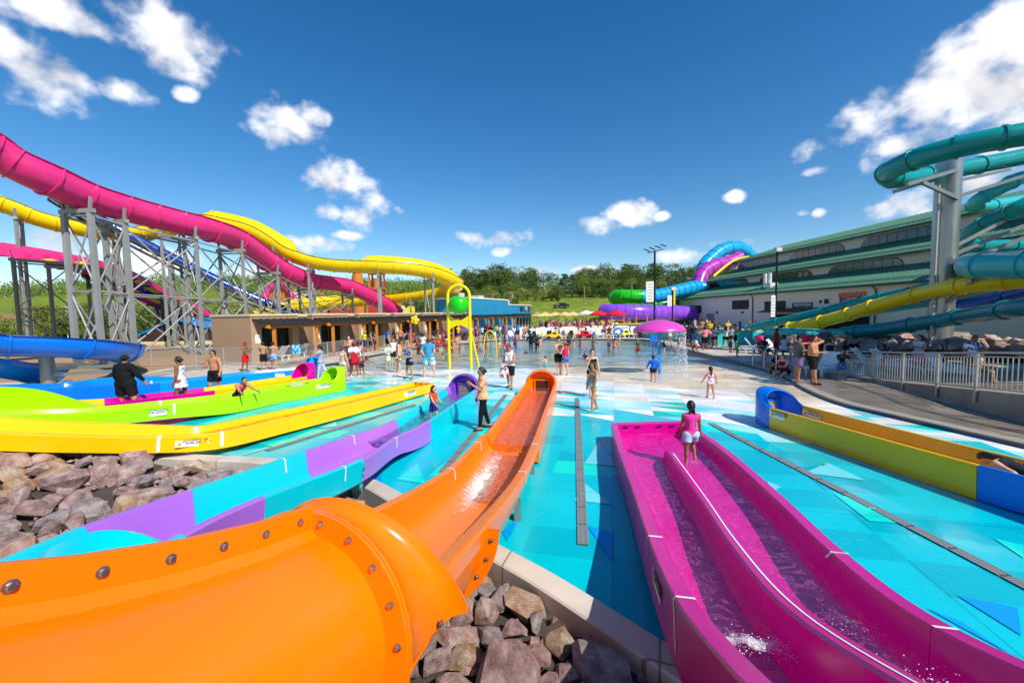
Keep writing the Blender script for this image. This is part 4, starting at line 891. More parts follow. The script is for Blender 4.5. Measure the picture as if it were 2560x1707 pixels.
# ================================================================ cabanas, blue building, big green-roofed hall
def V2(x, y, z=0.0): return Vector((x, y, z))
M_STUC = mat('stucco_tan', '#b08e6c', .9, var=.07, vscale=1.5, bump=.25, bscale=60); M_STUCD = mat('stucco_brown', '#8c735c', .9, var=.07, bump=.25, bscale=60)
M_CAP = mat('parapet_cap', '#d8c4a4', .6); M_AWN = mat('awning_metal', '#3a3331', .45, metal=.3); M_WOOD = mat('cedar', '#d07f1f', .55, var=.2, vscale=6)
M_FRAME = mat('black_frame', '#0f0f10', .4); M_SIGNW = mat('sign_white', '#e9e9e6', .5); M_INK = mat('ink_black', '#15140f', .5)
def glass_mat():
    m = mat('dark_glass', '#0c1012', .06, var=.0, rvar=.02, spec=.9); return m
M_GLASS = glass_mat()
U = V2(.371, .928); Nn = V2(.928, -.371); C0 = V2(-16.7, 26.4, DZ); M3 = Matrix((U, -Nn, Vector((0,0,1)))).transposed()
def cb(mb, s0, s1, n0, n1, z0, z1):     # box in cabana coordinates: along front, outwards, up
    c = C0 + U*((s0+s1)/2) + Nn*((n0+n1)/2); c.z = DZ+(z0+z1)/2; return mb.box(c, (s1-s0, n1-n0, z1-z0), M=M3)
CAB = ['first cabana by the gravel, beside the lifeguard towel fence', 'second cabana from the gravel yard', 'third cabana from the gravel yard with open doors', 'fourth cabana from the gravel yard', 'fifth cabana from the gravel yard, behind the bucket feature', 'sixth cabana from the gravel yard', 'seventh cabana from the gravel yard', 'eighth cabana from the gravel yard', 'ninth cabana, beside the blue building']
CAB = ['tan stucco cabana at the end by the gravel yard', 'second tan cabana counted from the gravel yard', 'third tan cabana counted from the gravel yard', 'fourth tan cabana counted from the gravel yard', 'fifth tan cabana counted from the gravel yard', 'sixth tan cabana counted from the gravel yard', 'seventh tan cabana counted from the gravel yard', 'eighth tan cabana counted from the gravel yard', 'last tan cabana in the row, beside the blue building']
for i in range(9):
    s = i*4.85; T = thing('cabana', CAB[i], 'cabana', C0 + U*s, group='cabanas in a row along the deck'); T.location = (0,0,0)
    mb = MB(); cb(mb, s, s+.75, -3.8, 0, 0, 3.0); cb(mb, s+3.05, s+3.6, -3.8, 0, 0, 3.0); cb(mb, s+.75, s+3.05, -3.8, -.01, 2.25, 3.0); cb(mb, s+.75, s+3.05, -3.8, -.5, 0, 2.25); obj('wall', mb, M_STUC, T)
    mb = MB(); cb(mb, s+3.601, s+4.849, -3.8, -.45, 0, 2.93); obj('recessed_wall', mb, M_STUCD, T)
    mb = MB(); cb(mb, s-.05, s+3.65, -3.85, .06, 3.002, 3.14); obj('parapet_cap', mb, M_CAP, T)
    mb = MB(); cb(mb, s+3.655, s+4.79, -3.85, -.40, 2.932, 3.05); obj('parapet_cap', mb, M_CAP, T)
    # glazed doors
    for k in range(3):
        a = s+.78+k*.76; mb = MB(); cb(mb, a, a+.05, -.44, -.36, .02, 2.22); cb(mb, a+.70, a+.745, -.44, -.36, .02, 2.22); cb(mb, a+.051, a+.699, -.43, -.37, 2.15, 2.22); cb(mb, a+.051, a+.699, -.43, -.37, .02, .1)
        dr_ = obj('door', mb, M_FRAME, T)
        if not (i == 2 and k == 1): obj('pane', cb(MB(), a+.051, a+.699, -.41, -.395, .101, 2.149), M_GLASS, dr_)
    # awning with ribs, cedar beam and posts
    a0, a1 = s+.1, s+4.1
    def q(ss, nn, z): p = C0 + U*ss + Nn*nn; p.z = DZ+z; return p
    mb = MB(); mb.plate([q(a0,.02,2.78), q(a1,.02,2.78), q(a1,1.75,2.5), q(a0,1.75,2.5)], .06); aw = obj('awning', mb, M_AWN, T)
    for k in range(9):
        x = a0+.02+(a1-a0-.04)*k/8; obj('awning_rib', MB().bar(q(x,.03,2.83), q(x,1.75,2.55), .035, .05), M_AWN, aw)
    obj('fascia', MB().bar(q(a0,1.77,2.44), q(a1,1.77,2.44), .04, .18), M_AWN, aw)
    obj('beam', MB().bar(q(a0-.1,1.5,2.32), q(a1+.1,1.5,2.32), .14, .22), M_WOOD, T)
    for x in (a0+.35, a1-.3): obj('post', MB().bar(q(x,1.5,0), q(x,1.5,2.2), .17), M_WOOD, T)
    mb = MB(); mb.bar(q(a0-.18,1.5,2.30), q(a0+.12,1.5,2.22), .13, .1); obj('bracket', mb, M_WOOD, T)
    if i < 5:
        mb = MB(); cb(mb, s+.25, s+.62, .004, .02, 1.25, 1.8); sg = obj('number_plate', mb, M_SIGNW, T)
        me = text_mesh('CABANA', .07, .001); me.materials.append(M_INK); t_ = link('lettering', me, sg); t_.matrix_local = basis(U, (0,0,1), q(s+.435,.024,1.66))
        me = text_mesh(str(i+1), .24, .001); me.materials.append(M_INK); t_ = link('lettering', me, sg); t_.matrix_local = basis(U, (0,0,1), q(s+.435,.024,1.45))
# lounge sign board at the fifth cabana
# chain link fence along the cabanas
M_GAL2 = mat('galvanised_light', '#b9b7b0', .45, metal=.4)
def chain_fence(pts, h, label, z0=DZ, m=None, step=2.4, wire=.013, mesh=.10, name='chain_link_fence'):
    m = m or M_GAL2; T = thing(name, label, 'fence')
    P = [Vector((x, y, z0)) for x, y in pts]
    for a, b in zip(P[:-1], P[1:]):
        L = (b-a).length; n = max(1, round(L/step)); d = (b-a)/L; up = Vector((0,0,1))
        for k in range(n + (1 if b is P[-1] else 0)):
            p = a + d*(L*k/n); obj('fence_post', MB().tube([p, p+up*(h+.02)], .028, 8), m, T, smooth=40)
        for z in (h, .08): obj('rail', MB().tube([a+up*z, b+up*z], .02, 6), m, T, smooth=60)
        mb = MB(); nw = int(L/mesh)
        hh = h-.1
        for k in range(-int(hh/mesh), nw):
            for sg in (1, -1):
                x0 = k*mesh if sg == 1 else (k+int(hh/mesh))*mesh; z_0 = 0.0; x1 = x0+sg*hh; z_1 = hh
                if x1 == x0: continue
                lo, hi = 0.0, 1.0; f0 = (0-x0)/(x1-x0); f1 = (L-x0)/(x1-x0); lo, hi = max(0, min(f0, f1)), min(1, max(f0, f1))
                if hi-lo < .02: continue
                pa = a + d*(x0+(x1-x0)*lo) + up*(.08+hh*lo); pb = a + d*(x0+(x1-x0)*hi) + up*(.08+hh*hi)
                w_ = up.cross(d)*0; nrm = d.cross(up); t_ = (pb-pa).normalized(); sd_ = t_.cross(nrm)*(wire/2)
                mb.add([pa+sd_, pb+sd_, pb-sd_, pa-sd_], [(0,1,2,3)]); mb.add([pa+nrm*wire/2, pb+nrm*wire/2, pb-nrm*wire/2, pa-nrm*wire/2], [(0,1,2,3)])
        o = obj('wire_mesh', mb, m, T, kind='stuff')
    return T
chain_fence([(-27,24.2),(-20,26.0),(-14,24.9),(-12.6,31.2),(-11.6,37.5),(-8.6,46.5)], 1.08, 'galvanised chain link fence in front of the cabanas')
# towel on the fence
mb = MB(); rows = []
fp = Vector((-13.80,25.75,DZ)); fd = Vector((.22,.975,0)).normalized(); fo = Vector((.975,-.22,0))
for k in range(9):
    z = 1.14 if k in (3,4) else 1.14-.15*abs(k-3.5)*.9; off = .045*(1 if k > 3 else -1); rows.append([fp + fd*(j*.12) + fo*(off+.012*math.sin(j*2.1+k)) + Vector((0,0,z+.01*math.sin(j*1.7))) for j in range(7)])
mb.loft(rows, closed=False)
def pattern_mat(name, c1, c2, sc=8, thr=.5, rough=.85, tex='noise'):
    if name in MATS: return MATS[name]
    m = bpy.data.materials.new(name); m.use_nodes = True; t = m.node_tree; b = t.nodes['Principled BSDF']; tcn = N(t,'ShaderNodeTexCoord'); b.inputs['Roughness'].default_value = rough
    if tex == 'stripe':
        n = N(t,'ShaderNodeTexWave'); n.bands_direction='Z'; n.inputs['Scale'].default_value=sc; n.inputs['Distortion'].default_value=.4; fac = n.outputs['Fac']
    elif tex == 'dots':
        n = N(t,'ShaderNodeTexVoronoi'); n.inputs['Scale'].default_value=sc; fac = n.outputs['Distance']
    else:
        n = N(t,'ShaderNodeTexNoise'); n.inputs['Scale'].default_value=sc; n.inputs['Detail'].default_value=3; fac = n.outputs['Fac']
    t.links.new(tcn.outputs['Object'], n.inputs['Vector'])
    r = N(t,'ShaderNodeMapRange'); r.inputs['From Min'].default_value=thr-.04; r.inputs['From Max'].default_value=thr+.04; t.links.new(fac, r.inputs[0])
    mx = N(t,'ShaderNodeMix', data_type='RGBA'); mx.inputs['A'].default_value=lin(c1)+(1,); mx.inputs['B'].default_value=lin(c2)+(1,); t.links.new(r.outputs[0], mx.inputs['Factor']); t.links.new(mx.outputs['Result'], b.inputs['Base Color'])
    MATS[name] = m; return m
obj('towel', mb, pattern_mat('towel_blue', '#0a6fc0', '#7fd4ee', 6), smooth=180, label='blue patterned beach towel hung over the chain link fence', cat='towel')

# blue building beyond the cabanas
T = thing('shop_building', 'blue walled shop building with a dark awning beyond the cabanas', 'building')
M_BLUEW = mat('blue_cladding', '#1a86ad', .6, var=.05); M_WTRIM = mat('white_trim', '#e7e4dc', .6)
bc = V2(1.35, 70.0, DZ); bu = V2(.371,.928); bn = V2(.928,-.371); BM = Matrix((bu, -bn, Vector((0,0,1)))).transposed()
def bb(mb, s0, s1, n0, n1, z0, z1):
    c = bc + bu*((s0+s1)/2) + bn*((n0+n1)/2); c.z = DZ+(z0+z1)/2; return mb.box(c, (s1-s0, n1-n0, z1-z0), M=BM)
obj('wall', bb(MB(), -18, -5, -5, 0, 0, 4.9), M_BLUEW, T); obj('wall', bb(MB(), -4.99, 6, -12, 0.0, 0, 4.2), M_BLUEW, T)
obj('parapet_cap', bb(MB(), -18.1, -4.9, -5.1, .1, 4.901, 5.05), M_WTRIM, T); obj('parapet_cap', bb(MB(), -4.88, 6.1, -12.1, .1, 4.201, 4.33), M_WTRIM, T)
obj('awning', bb(MB(), -3.5, 6.5, .01, 1.8, 2.7, 2.82), M_AWN, T)
for k in range(6):
    wdw = obj('window', bb(MB(), -3.2+k*1.5, -2.0+k*1.5, .003, .05, .1, 2.3), M_WTRIM, T); obj('pane', bb(MB(), -3.1+k*1.5, -2.1+k*1.5, .051, .06, .2, 2.2), M_GLASS, wdw)
for k in range(4): obj('panel_joint', bb(MB(), -17+k*3.6, -16.97+k*3.6, .001, .012, 0, 4.9), mat('joint_blue', '#12688a', .6), T)
sg = obj('sign_board', bb(MB(), .2, 1.7, .06, .12, 3.25, 4.0), mat('dark_sign', '#24303a', .5), T)
sg = obj('sign_board', bb(MB(), 2.3, 3.7, .06, .12, 3.2, 4.05), mat('blue_sign', '#1173a0', .5), T)
me = text_mesh('M', .95, .02, bold=.03); me.materials.append(mat('sign_yellow', '#f5c800', .5)); t_ = link('lettering', me, sg); t_.matrix_local = basis(bu, (0,0,1), bc+bu*3.0+bn*.15+Vector((0,0,3.62)))
obj('sign_board', bb(MB(), 4.3, 5.4, .06, .12, 3.2, 4.05), mat('brown_sign', '#5b3b22', .5), T)
for k, (s_, n_, w_, h_) in enumerate(((-16,-4,1.4,.9),(-11,-4,1.8,.7),(-2,-6,1.6,.8),(2,-4,1.0,1.0))): obj('rooftop_unit', bb(MB(), s_, s_+w_, n_, n_+w_, 4.9 if s_ < -5 else 4.2, (4.9 if s_ < -5 else 4.2)+h_), mat('hvac_grey', '#b6b4ae', .6), T)

# ---------------- hall with three green roofs on the right
HO = V2(41.25, 20.0, 0); hv = V2(-.059, 1).normalized(); hn = V2(hv.y, -hv.x); HM = Matrix((hv, -hn, Vector((0,0,1)))).transposed()    # hn points away from the pool (setback)
def H(s, n, z): p = HO + hv*s + hn*n; p.z = z; return p
T = thing('water_park_hall', 'big pale hall with three stepped green metal roofs', 'building')
M_PALE = mat('hall_wall', '#ddd3c8', .85, var=.05, bump=.15, bscale=40); M_ROOF = mat('green_roof', '#5a8a70', .5, var=.08, vscale=.4); M_ROOFT = mat('green_trim', '#1d4a36', .5)
def hb(mb, s0, s1, n0, n1, z0, z1): return mb.box((H((s0+s1)/2,(n0+n1)/2,(z0+z1)/2)), (s1-s0, n1-n0, z1-z0), M=HM)
tiers = [(-24, 75, 0, 5.5, -.7, 5.45, 5.0, 7.65), (-24, 68.5, 5, 8.9, 4.1, 8.95, 9.2, 11.1), (-24, 65, 9.2, 12.6, 8.4, 12.65, 14.2, 14.9)]
SEAM = mat('roof_seam', '#4d7d63', .5)
for ti, (s0, s1, n_, zw, ne, ze, nt_, zt) in enumerate(tiers):
    z0 = 0.0 if ti == 0 else tiers[ti-1][7]-.1
    obj('wall', hb(MB(), s0, s1, n_, n_+18, z0, zw), M_PALE, T)
    e1 = s1+.7; hip = (zt-ze)*1.3+1.5
    mb = MB(); mb.plate([H(s0-1,ne,ze), H(e1,ne,ze), H(e1-hip*(.6 if ti < 2 else 1.6),nt_,zt), H(s0-1,nt_,zt)], .12); rf = obj('roof', mb, M_ROOF, T)
    mb = MB(); mb.plate([H(e1,ne,ze), H(e1,ne+22,ze), H(e1-hip*(.6 if ti < 2 else 1.6),nt_+14,zt), H(e1-hip*(.6 if ti < 2 else 1.6),nt_,zt)], .12); obj('roof_end', mb, M_ROOF, T)
    if ti == 2:
        mb = MB(); mb.plate([H(s0-1,nt_+14,ze), H(s0-1,nt_,zt), H(e1-hip*1.6,nt_,zt), H(e1-hip*1.6,nt_+14,ze)], .12); obj('roof', mb, M_ROOF, T)
    mb = MB(); k = s0
    sl = Vector((0,0,1))
    while k < e1-.3:
        f = 1.0
        top = e1-hip*(.6 if ti < 2 else 1.6)
        if k > top: f = max(.05, (e1-k)/(e1-top))
        a = H(k, ne+.02, ze+.085); b = H(k, ne+(nt_-ne)*f, ze+(zt-ze)*f+.085); mb.bar(a, b, .05, .07); k += .62
    obj('roof_seam', mb, SEAM, rf, kind='stuff')
    for r_ in (.12, .2):
        a = H(s0, ne+(nt_-ne)*r_, ze+(zt-ze)*r_+.16); b = H(e1-.9, ne+(nt_-ne)*r_, ze+(zt-ze)*r_+.16); obj('snow_guard', MB().bar(a, b, .05), M_ROOFT, rf)
    obj('gutter', MB().bar(H(s0-1,ne-.02,ze-.1), H(e1+.02,ne-.02,ze-.1), .12, .26), M_ROOFT, T)
# arched windows of the two upper storeys
M_HGL = mat('hall_glass', '#1c2f3a', .08, var=.1, spec=.8, rvar=.02)
def arch_window(n_, zb, h, s0, s1, npan):
    w = s1-s0; rad = min(h*1.25, w*.3); out = []
    for k in range(9):
        a = math.pi/2*k/8; out.append((s0+rad-rad*math.cos(a), zb+h*math.sin(a)))
    pts = [(s0, zb)] + out[1:] + [(s1-(p[0]-s0), p[1]) for p in reversed(out[1:])] + [(s1, zb)]
    mb = MB(); mb.plate([H(s, n_-.03, z) for s, z in pts], .06); wd = obj('window', mb, M_ROOFT, T)
    def topz(s):
        e = min(s-s0, s1-s)
        return zb+h if e >= rad else zb+h*math.sqrt(max(0, 1-((rad-e)/rad)**2))
    for k in range(npan):
        a = s0+.08+(w-.16)*k/npan; b = s0+.08+(w-.16)*(k+1)/npan-.10; pp = [(a, zb+.08), (b, zb+.08)] + [(b+(a-b)*j/4, max(zb+.10, topz(b+(a-b)*j/4)-.09)) for j in range(5)]
        obj('pane', MB().plate([H(s, n_-.075, z) for s, z in pp], .01), M_HGL, wd)
def s_at(px, n_):   # distance along the hall where a picture column meets the wall plane set back by n_
    k = (px-1280)/F_PX + .0; lo, hi = -60, 90
    for _ in range(40):
        m_ = (lo+hi)/2; p = H(m_, n_, 8); c = proj(p)[0]
        if c > px: lo = m_
        else: hi = m_
    return (lo+hi)/2
for (xa, xb, npn) in ((325,570,7),(645,985,8),(1090,1580,8),(1750,2120,8),(2240,2600,7)): arch_window(5.0, 7.62, 1.05, s_at(cR4(xb,0)[0],5), s_at(cR4(xa,0)[0],5), npn)
for (xa, xb, npn) in ((500,760,7),(838,1190,8),(1295,1800,8),(2000,2480,8)): arch_window(9.2, 11.15, 1.2, s_at(cR4(xb,0)[0],9.2), s_at(cR4(xa,0)[0],9.2), npn)
def wall_rect(x0, x1, z0, z1, name, m, th=.05, off=0.0):
    a, b = s_at(cR4(x1,0)[0], 0), s_at(cR4(x0,0)[0], 0); return obj(name, hb(MB(), a, b, -th-off-.002, -.002-off, z0, z1), m, T)
M_LOUV = mat('louvre_black', '#151312', .6)
for (a, b, z0, z1) in ((190,270,2.4,3.9),(470,578,3.0,4.5),(681,818,2.5,4.1),(1038,1052,3.6,4.0),(1070,1098,3.5,4.1)):
    lv = wall_rect(a, b, z0, z1, 'louvre', M_LOUV); sa, sb = s_at(cR4(b,0)[0],0), s_at(cR4(a,0)[0],0)
    if b-a > 60:
        for k in range(7): obj('slat', hb(MB(), sa+.05, sb-.05, -.09, -.053, z0+.08+k*(z1-z0-.1)/7, z0+.14+k*(z1-z0-.1)/7), M_LOUV, lv)
for x in (128, 606, 1408): 
    a = s_at(cR4(x,0)[0], 0); obj('downpipe', MB().tube([H(a,-.55,5.3), H(a,-.12,4.9), H(a,-.12,.1)], .07, 8), M_ROOFT, T, smooth=40)
for (x0, x1) in ((160,176),(305,355)):
    d_ = wall_rect(x0, x1, .1, 2.3, 'door', mat('door_grey', '#8b8a86', .5) if x0 > 200 else mat('door_brown', '#3b2f2a', .5))
for x in (140, 200, 260, 375, 540): wall_rect(x-6, x+6, 2.35, 2.6, 'wall_lamp', M_LOUV, .25)
# entrance canopy
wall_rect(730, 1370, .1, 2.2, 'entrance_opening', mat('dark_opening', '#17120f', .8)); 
a, b = s_at(cR4(1375,0)[0],0), s_at(cR4(725,0)[0],0); cn = obj('canopy', MB().plate([H(a,-.06,3.0),H(b,-.06,3.0),H(b,-2.2,2.5),H(a,-2.2,2.5)], .1), mat('canopy_brown', '#4a2f28', .6), T)
# signs
sg = wall_rect(862, 994, 2.55, 3.75, 'restroom_sign', mat('dark_sign', '#24303a', .5), .06); sa, sb = s_at(cR4(994,0)[0],0), s_at(cR4(862,0)[0],0)
def wall_text(s, z, txt, size, m, parent, off=.09, depth=.01, bold=.004):
    me = text_mesh(txt, size, depth, bold=bold); me.materials.append(m); t_ = link('lettering', me, parent); t_.matrix_local = basis(-hv, (0,0,1), H(s, -off, z)); return t_
wall_text((sa+sb)/2-.15, 3.42, 'RESTROOMS', .52, M_SIGNW, sg); wall_text((sa+sb)/2-.45, 2.88, 'LOCKERS', .52, M_SIGNW, sg)
sg = wall_rect(1172, 1345, 3.55, 4.35, 'entrance_sign', mat('sign_violet', '#5a2f8c', .5), .08); sa, sb = s_at(cR4(1340,0)[0],0), s_at(cR4(1180,0)[0],0)
wall_text((sa+sb)/2+.1, 4.42, "MEDUSA'S", .80, mat('sign_orange', '#ef6a18', .5), sg, .11, .02, .03); wall_text((sa+sb)/2+.1, 4.0, 'SLIDEWHEEL', .26, M_SIGNW, sg, .11); wall_text((sa+sb)/2+.2, 3.7, 'ENTRANCE', .42, mat('sign_yellow', '#f5c800', .5), sg, .11, bold=.01)
# roof vents
vt = thing('roof_vent', 'white twin exhaust flues on the lowest green roof', 'roof vent')
for dx in (0, 1.1):
    s_ = s_at(cR4(690,0)[0], 1.5)+dx; obj('flue', MB().tube([H(s_,2.0,6.3), H(s_,2.0,8.6)], .28, 10), mat('flue_white', '#d8d8d4', .4), vt, smooth=40)
obj('fan_box', hb(MB(), s_-2.4, s_-.9, 1.2, 2.4, 6.1, 7.0), mat('flue_white', '#d8d8d4', .4), vt)
# ================================================================ raised slides and their towers
def path3(rows, n=6):    # (px, py, depth) rows -> smooth world points
    return [Vector(p) for p in cat_rom([list(dp(a, b, c)) for a, b, c in rows], n)]
def frames(P):
    out = []
    for i, p in enumerate(P):
        d = (P[min(i+1, len(P)-1)]-P[max(i-1, 0)]).normalized(); s = d.cross(Vector((0,0,1))).normalized(); u = s.cross(d).normalized(); out.append((p, d, s, u))
    return out
def arc_ring(p, s, u, r, a0, a1, n): return [p + s*(r*math.cos(a0+(a1-a0)*k/n)) + u*(r*math.sin(a0+(a1-a0)*k/n)) for k in range(n+1)]
def halfpipe(T, P, r, m, wall=.06, a0=-200, a1=20, n=18, name='slide_section', ribs=None, rib_r=.05, rib_w=.05, sect=None, rim=.10, bank=None):
    F = frames(P); N_ = len(F); bank = bank or [0]*N_
    ss = sect or [(0, N_-1)]
    for (i0, i1) in ss:
        mb = MB(); rings = []
        for i in range(i0, i1+1):
            p, d, s, u = F[i]; b = R_(bank[i]); s2 = s*math.cos(b)+u*math.sin(b); u2 = u*math.cos(b)-s*math.sin(b)
            outer = arc_ring(p, s2, u2, r, R_(a0), R_(a1), n); inner = arc_ring(p, s2, u2, r-wall, R_(a1), R_(a0), n)
            if a1-a0 < 355:
                e0 = (outer[-1]-p).normalized(); e1 = (outer[0]-p).normalized(); outer = [p + e1*(r+rim*.0)] + outer[1:-1] + [p + e0*r]
                outer = [outer[0] + e1*rim] + outer + [outer[-1] + e0*rim]
            rings.append(outer + inner)
        mb.loft(rings, closed=True, caps=True); obj(name, mb, m, T, smooth=40)
    if ribs:
        for i in range(0, N_, ribs):
            p, d, s, u = F[i]; b = R_(bank[i]); s2 = s*math.cos(b)+u*math.sin(b); u2 = u*math.cos(b)-s*math.sin(b)
            A = arc_ring(p-d*rib_w, s2, u2, r+.003, R_(a0), R_(a1), n); B = arc_ring(p-d*rib_w, s2, u2, r+rib_r, R_(a0), R_(a1), n); C_ = arc_ring(p+d*rib_w, s2, u2, r+rib_r, R_(a0), R_(a1), n); D_ = arc_ring(p+d*rib_w, s2, u2, r+.003, R_(a0), R_(a1), n)
            mb = MB(); mb.loft([A, B, C_, D_], closed=False); mb.add([x for x in (A[0],B[0],C_[0],D_[0])], [(0,1,2,3)]); mb.add([x for x in (A[-1],B[-1],C_[-1],D_[-1])], [(0,1,2,3)]); obj('joint_rib', mb, m, T, smooth=40)
def tubeslide(T, P, r, m, ribs=5, rib_r=.05, rib_w=.05, n=22, name='tube_section', msec=None, mr=None):
    F = frames(P); N_ = len(F)
    for (i0, i1, mm) in (msec or [(0, N_-1, m)]):
        mb = MB(); mb.loft([arc_ring(F[i][0], F[i][2], F[i][3], r, 0, 2*math.pi, n)[:-1] for i in range(i0, i1+1)], closed=True, caps=True); obj(name, mb, mm, T, smooth=60)
    for i in range(0, N_, ribs):
        p, d, s, u = F[i]; mb = MB(); rr_ = [arc_ring(p+d*a, s, u, q, 0, 2*math.pi, n)[:-1] for a, q in ((-rib_w, r), (-rib_w, r+rib_r), (rib_w, r+rib_r), (rib_w, r))]
        mm = m
        for (i0, i1, m_) in (msec or []):
            if i0 <= i <= i1: mm = m_
        mb.loft(rr_, closed=True); obj('joint_ring', mb, mr or mm, T, smooth=40)
M_STEEL = mat('tower_steel', '#969893', .55, metal=.15, var=.18, vscale=2.0, bump=.05); M_STEELD = mat('dark_steel', '#3c3d3f', .55, metal=.3)
def tower(label, pts, spread, perp, colw=.34, zb=None, group='steel support bents under the raised slides', brace=True, m=None, cap=True):
    # one support bent: two columns, cap beam, cradle struts and cross bracing
    p = pts; m = m or M_STEEL; T = thing('support_bent', label, 'slide support', group=group); z0 = DZ if zb is None else zb
    L, R = p - perp*spread/2, p + perp*spread/2; zt = p.z
    for q in (L, R): obj('column', MB().bar(Vector((q.x,q.y,z0)), Vector((q.x,q.y,zt-.45)), colw), m, T)
    if cap: obj('cap_beam', MB().bar(L+Vector((0,0,-.32))-perp*.25, R+Vector((0,0,-.32))+perp*.25, .26, .26), m, T)
    for q, o in ((L, .35), (R, -.35)): obj('cradle_strut', MB().bar(q+Vector((0,0,-.2)), q + perp*(o*-.35) + Vector((0,0,.55)), .16, .12), m, T)
    if brace:
        n = max(1, int((zt-z0-1)/3.6)); hh = (zt-.6-z0)/n
        for k in range(n):
            a, b = z0+k*hh, z0+(k+1)*hh
            obj('brace', MB().tube([Vector((L.x,L.y,a+.1)), Vector((R.x,R.y,b-.1))], .055, 6), m, T, smooth=60); obj('brace', MB().tube([Vector((R.x,R.y,a+.1)), Vector((L.x,L.y,b-.1))], .055, 6), m, T, smooth=60)
            obj('strut', MB().tube([Vector((L.x,L.y,b)), Vector((R.x,R.y,b))], .06, 6), m, T, smooth=60)
    return L, R, zt, z0, T
def braces(T, a, b, m=None, n=2):
    (L0, R0, z0t, zb, T0), (L1, R1, z1t, zb1, T1) = a, b
    for q0, q1 in ((L0, L1), (R0, R1)):
        for k in range(n):
            f0, f1 = k/n, (k+1)/n; A0 = zb+(z0t-.6-zb)*f0; A1 = zb+(z0t-.6-zb)*f1; B0 = zb+(z1t-.6-zb)*f0; B1 = zb+(z1t-.6-zb)*f1
            obj('brace', MB().tube([Vector((q0.x,q0.y,A0+.1)), Vector((q1.x,q1.y,B1-.1))], .06, 6), M_STEEL, T0, smooth=60); obj('brace', MB().tube([Vector((q0.x,q0.y,A1-.1)), Vector((q1.x,q1.y,B0+.1))], .06, 6), M_STEEL, T0, smooth=60)
            obj('strut', MB().tube([Vector((q0.x,q0.y,A1)), Vector((q1.x,q1.y,B1))], .06, 6), M_STEEL, T0, smooth=60)
G_PNK = gel('pink', '#e0307c'); G_YL2 = gel('sun_yellow', '#f2cf00'); G_NAV = mat('gelcoat_navy', '#123b8c', .15, var=.05, coat=.5)
# pink raft slide
PK = path3([(-220,285,21),(-100,330,22.5),(0,383,24),(100,434,25.3),(210,484,27.5),(326,519,30),(420,543,32),(506,565,34),(592,597,38),(683,660,43),(730,683,45.5),(775,698,48),(867,712,52),(944,749,56),(990,783,60)], 5)
T = thing('raft_slide', 'pink half pipe raft slide sweeping down past the cabanas', 'water slide')
halfpipe(T, PK, 1.08, G_PNK, ribs=4, sect=[(i, min(i+8, len(PK)-1)) for i in range(0, len(PK)-1, 8)], rim=.14, rib_r=.10, rib_w=.05, a0=-205, a1=25)
FP = frames(PK); rows_ = []
names_ = ['tallest grey steel bent under the pink slide', 'second grey steel bent down the pink slide', 'third grey steel bent down the pink slide', 'fourth grey steel bent down the pink slide', 'fifth grey steel bent down the pink slide', 'sixth grey steel bent down the pink slide, behind the cabanas', 'lowest grey steel bent of the pink slide, behind the cabanas']
bents = []
for k, tx in enumerate((182, 270, 475, 573, 660, 768, 860)):
    i = min(range(len(PK)), key=lambda j: abs(proj(PK[j])[0]-tx)); p, d, s, u = FP[i]; s = Vector((s.x, s.y, 0)).normalized()
    cur = tower(names_[k], p - Vector((0,0,1.02)), 2.0, s, colw=.27 if k < 2 else .21, brace=True); bents.append(cur)
for a_, b_ in ((0,1),(1,2),(2,3),(3,4),(4,5),(5,6)): braces(None, bents[a_], bents[b_], n=2)
# yellow slide
YP = path3([(-160,440,37),(0,498,38),(100,540,39.5),(220,568,41.5),(347,578,43.5),(440,560,44),(506,548,44.3),(570,558,45),(632,574,45.6),(690,605,46),(733,632,46),(776,647,46.5),(837,657,47),(898,660,47.5),(959,662,48),(1020,666,49),(1082,678,50.5),(1125,697,52.5),(1138,712,55),(1112,721,57),(1082,728,57.6),(1020,737,58),(959,743,58.5),(898,749,59),(806,759,58.5),(714,768,58),(640,780,57)], 5)
T = thing('raft_slide', 'yellow raft slide snaking behind the pink one with covered bends', 'water slide')
N_Y = len(YP)-1
halfpipe(T, YP, 1.02, G_YL2, ribs=3, rib_r=.07, rib_w=.035, sect=[(i, min(i+8, N_Y)) for i in range(0, N_Y, 8)], rim=.12, a0=-195, a1=15)
def cover(T, P, i0, i1, r, m):
    i0, i1 = min(i0, i1), max(i0, i1)
    F = frames(P); mb = MB(); rings = []
    for i in range(i0, i1+1):
        p, d, s, u = F[i]; f = math.sin(math.pi*min(1, (i-i0)/3, (i1-i)/3)/2) if i1 > i0 else 1; ss = .3+.7*f
        rings.append(arc_ring(p, s, u*ss, r+.02, 0, math.pi, 12) + arc_ring(p, s, u*ss, r-.06, math.pi, 0, 12))
    mb.loft(rings, closed=True, caps=True); obj('cover_section', mb, m, T, smooth=50)
    for i in range(i0+2, i1-1, 4):
        p, d, s, u = F[i]; mb = MB(); mb.loft([arc_ring(p+d*a, s, u, q, 0, math.pi, 12) for a, q in ((-.03,r+.02),(-.03,r+.07),(.03,r+.07),(.03,r+.02))], closed=False); obj('cover_rib', mb, m, T)
def nearest(P, tx, lo=0, hi=None): hi = hi or len(P); return min(range(lo, hi), key=lambda j: abs(proj(P[j])[0]-tx))
tI = 17*5
cover(T, YP, nearest(YP,505,0,tI), nearest(YP,742,0,tI), 1.0, G_YL2); cover(T, YP, nearest(YP,892,0,tI), nearest(YP,1130,0,tI)+4, 1.0, G_YL2); cover(T, YP, nearest(YP,700,tI), nearest(YP,885,tI), 1.0, G_YL2); cover(T, YP, len(YP)-7, len(YP)-1, 1.0, G_YL2)
FY = frames(YP)
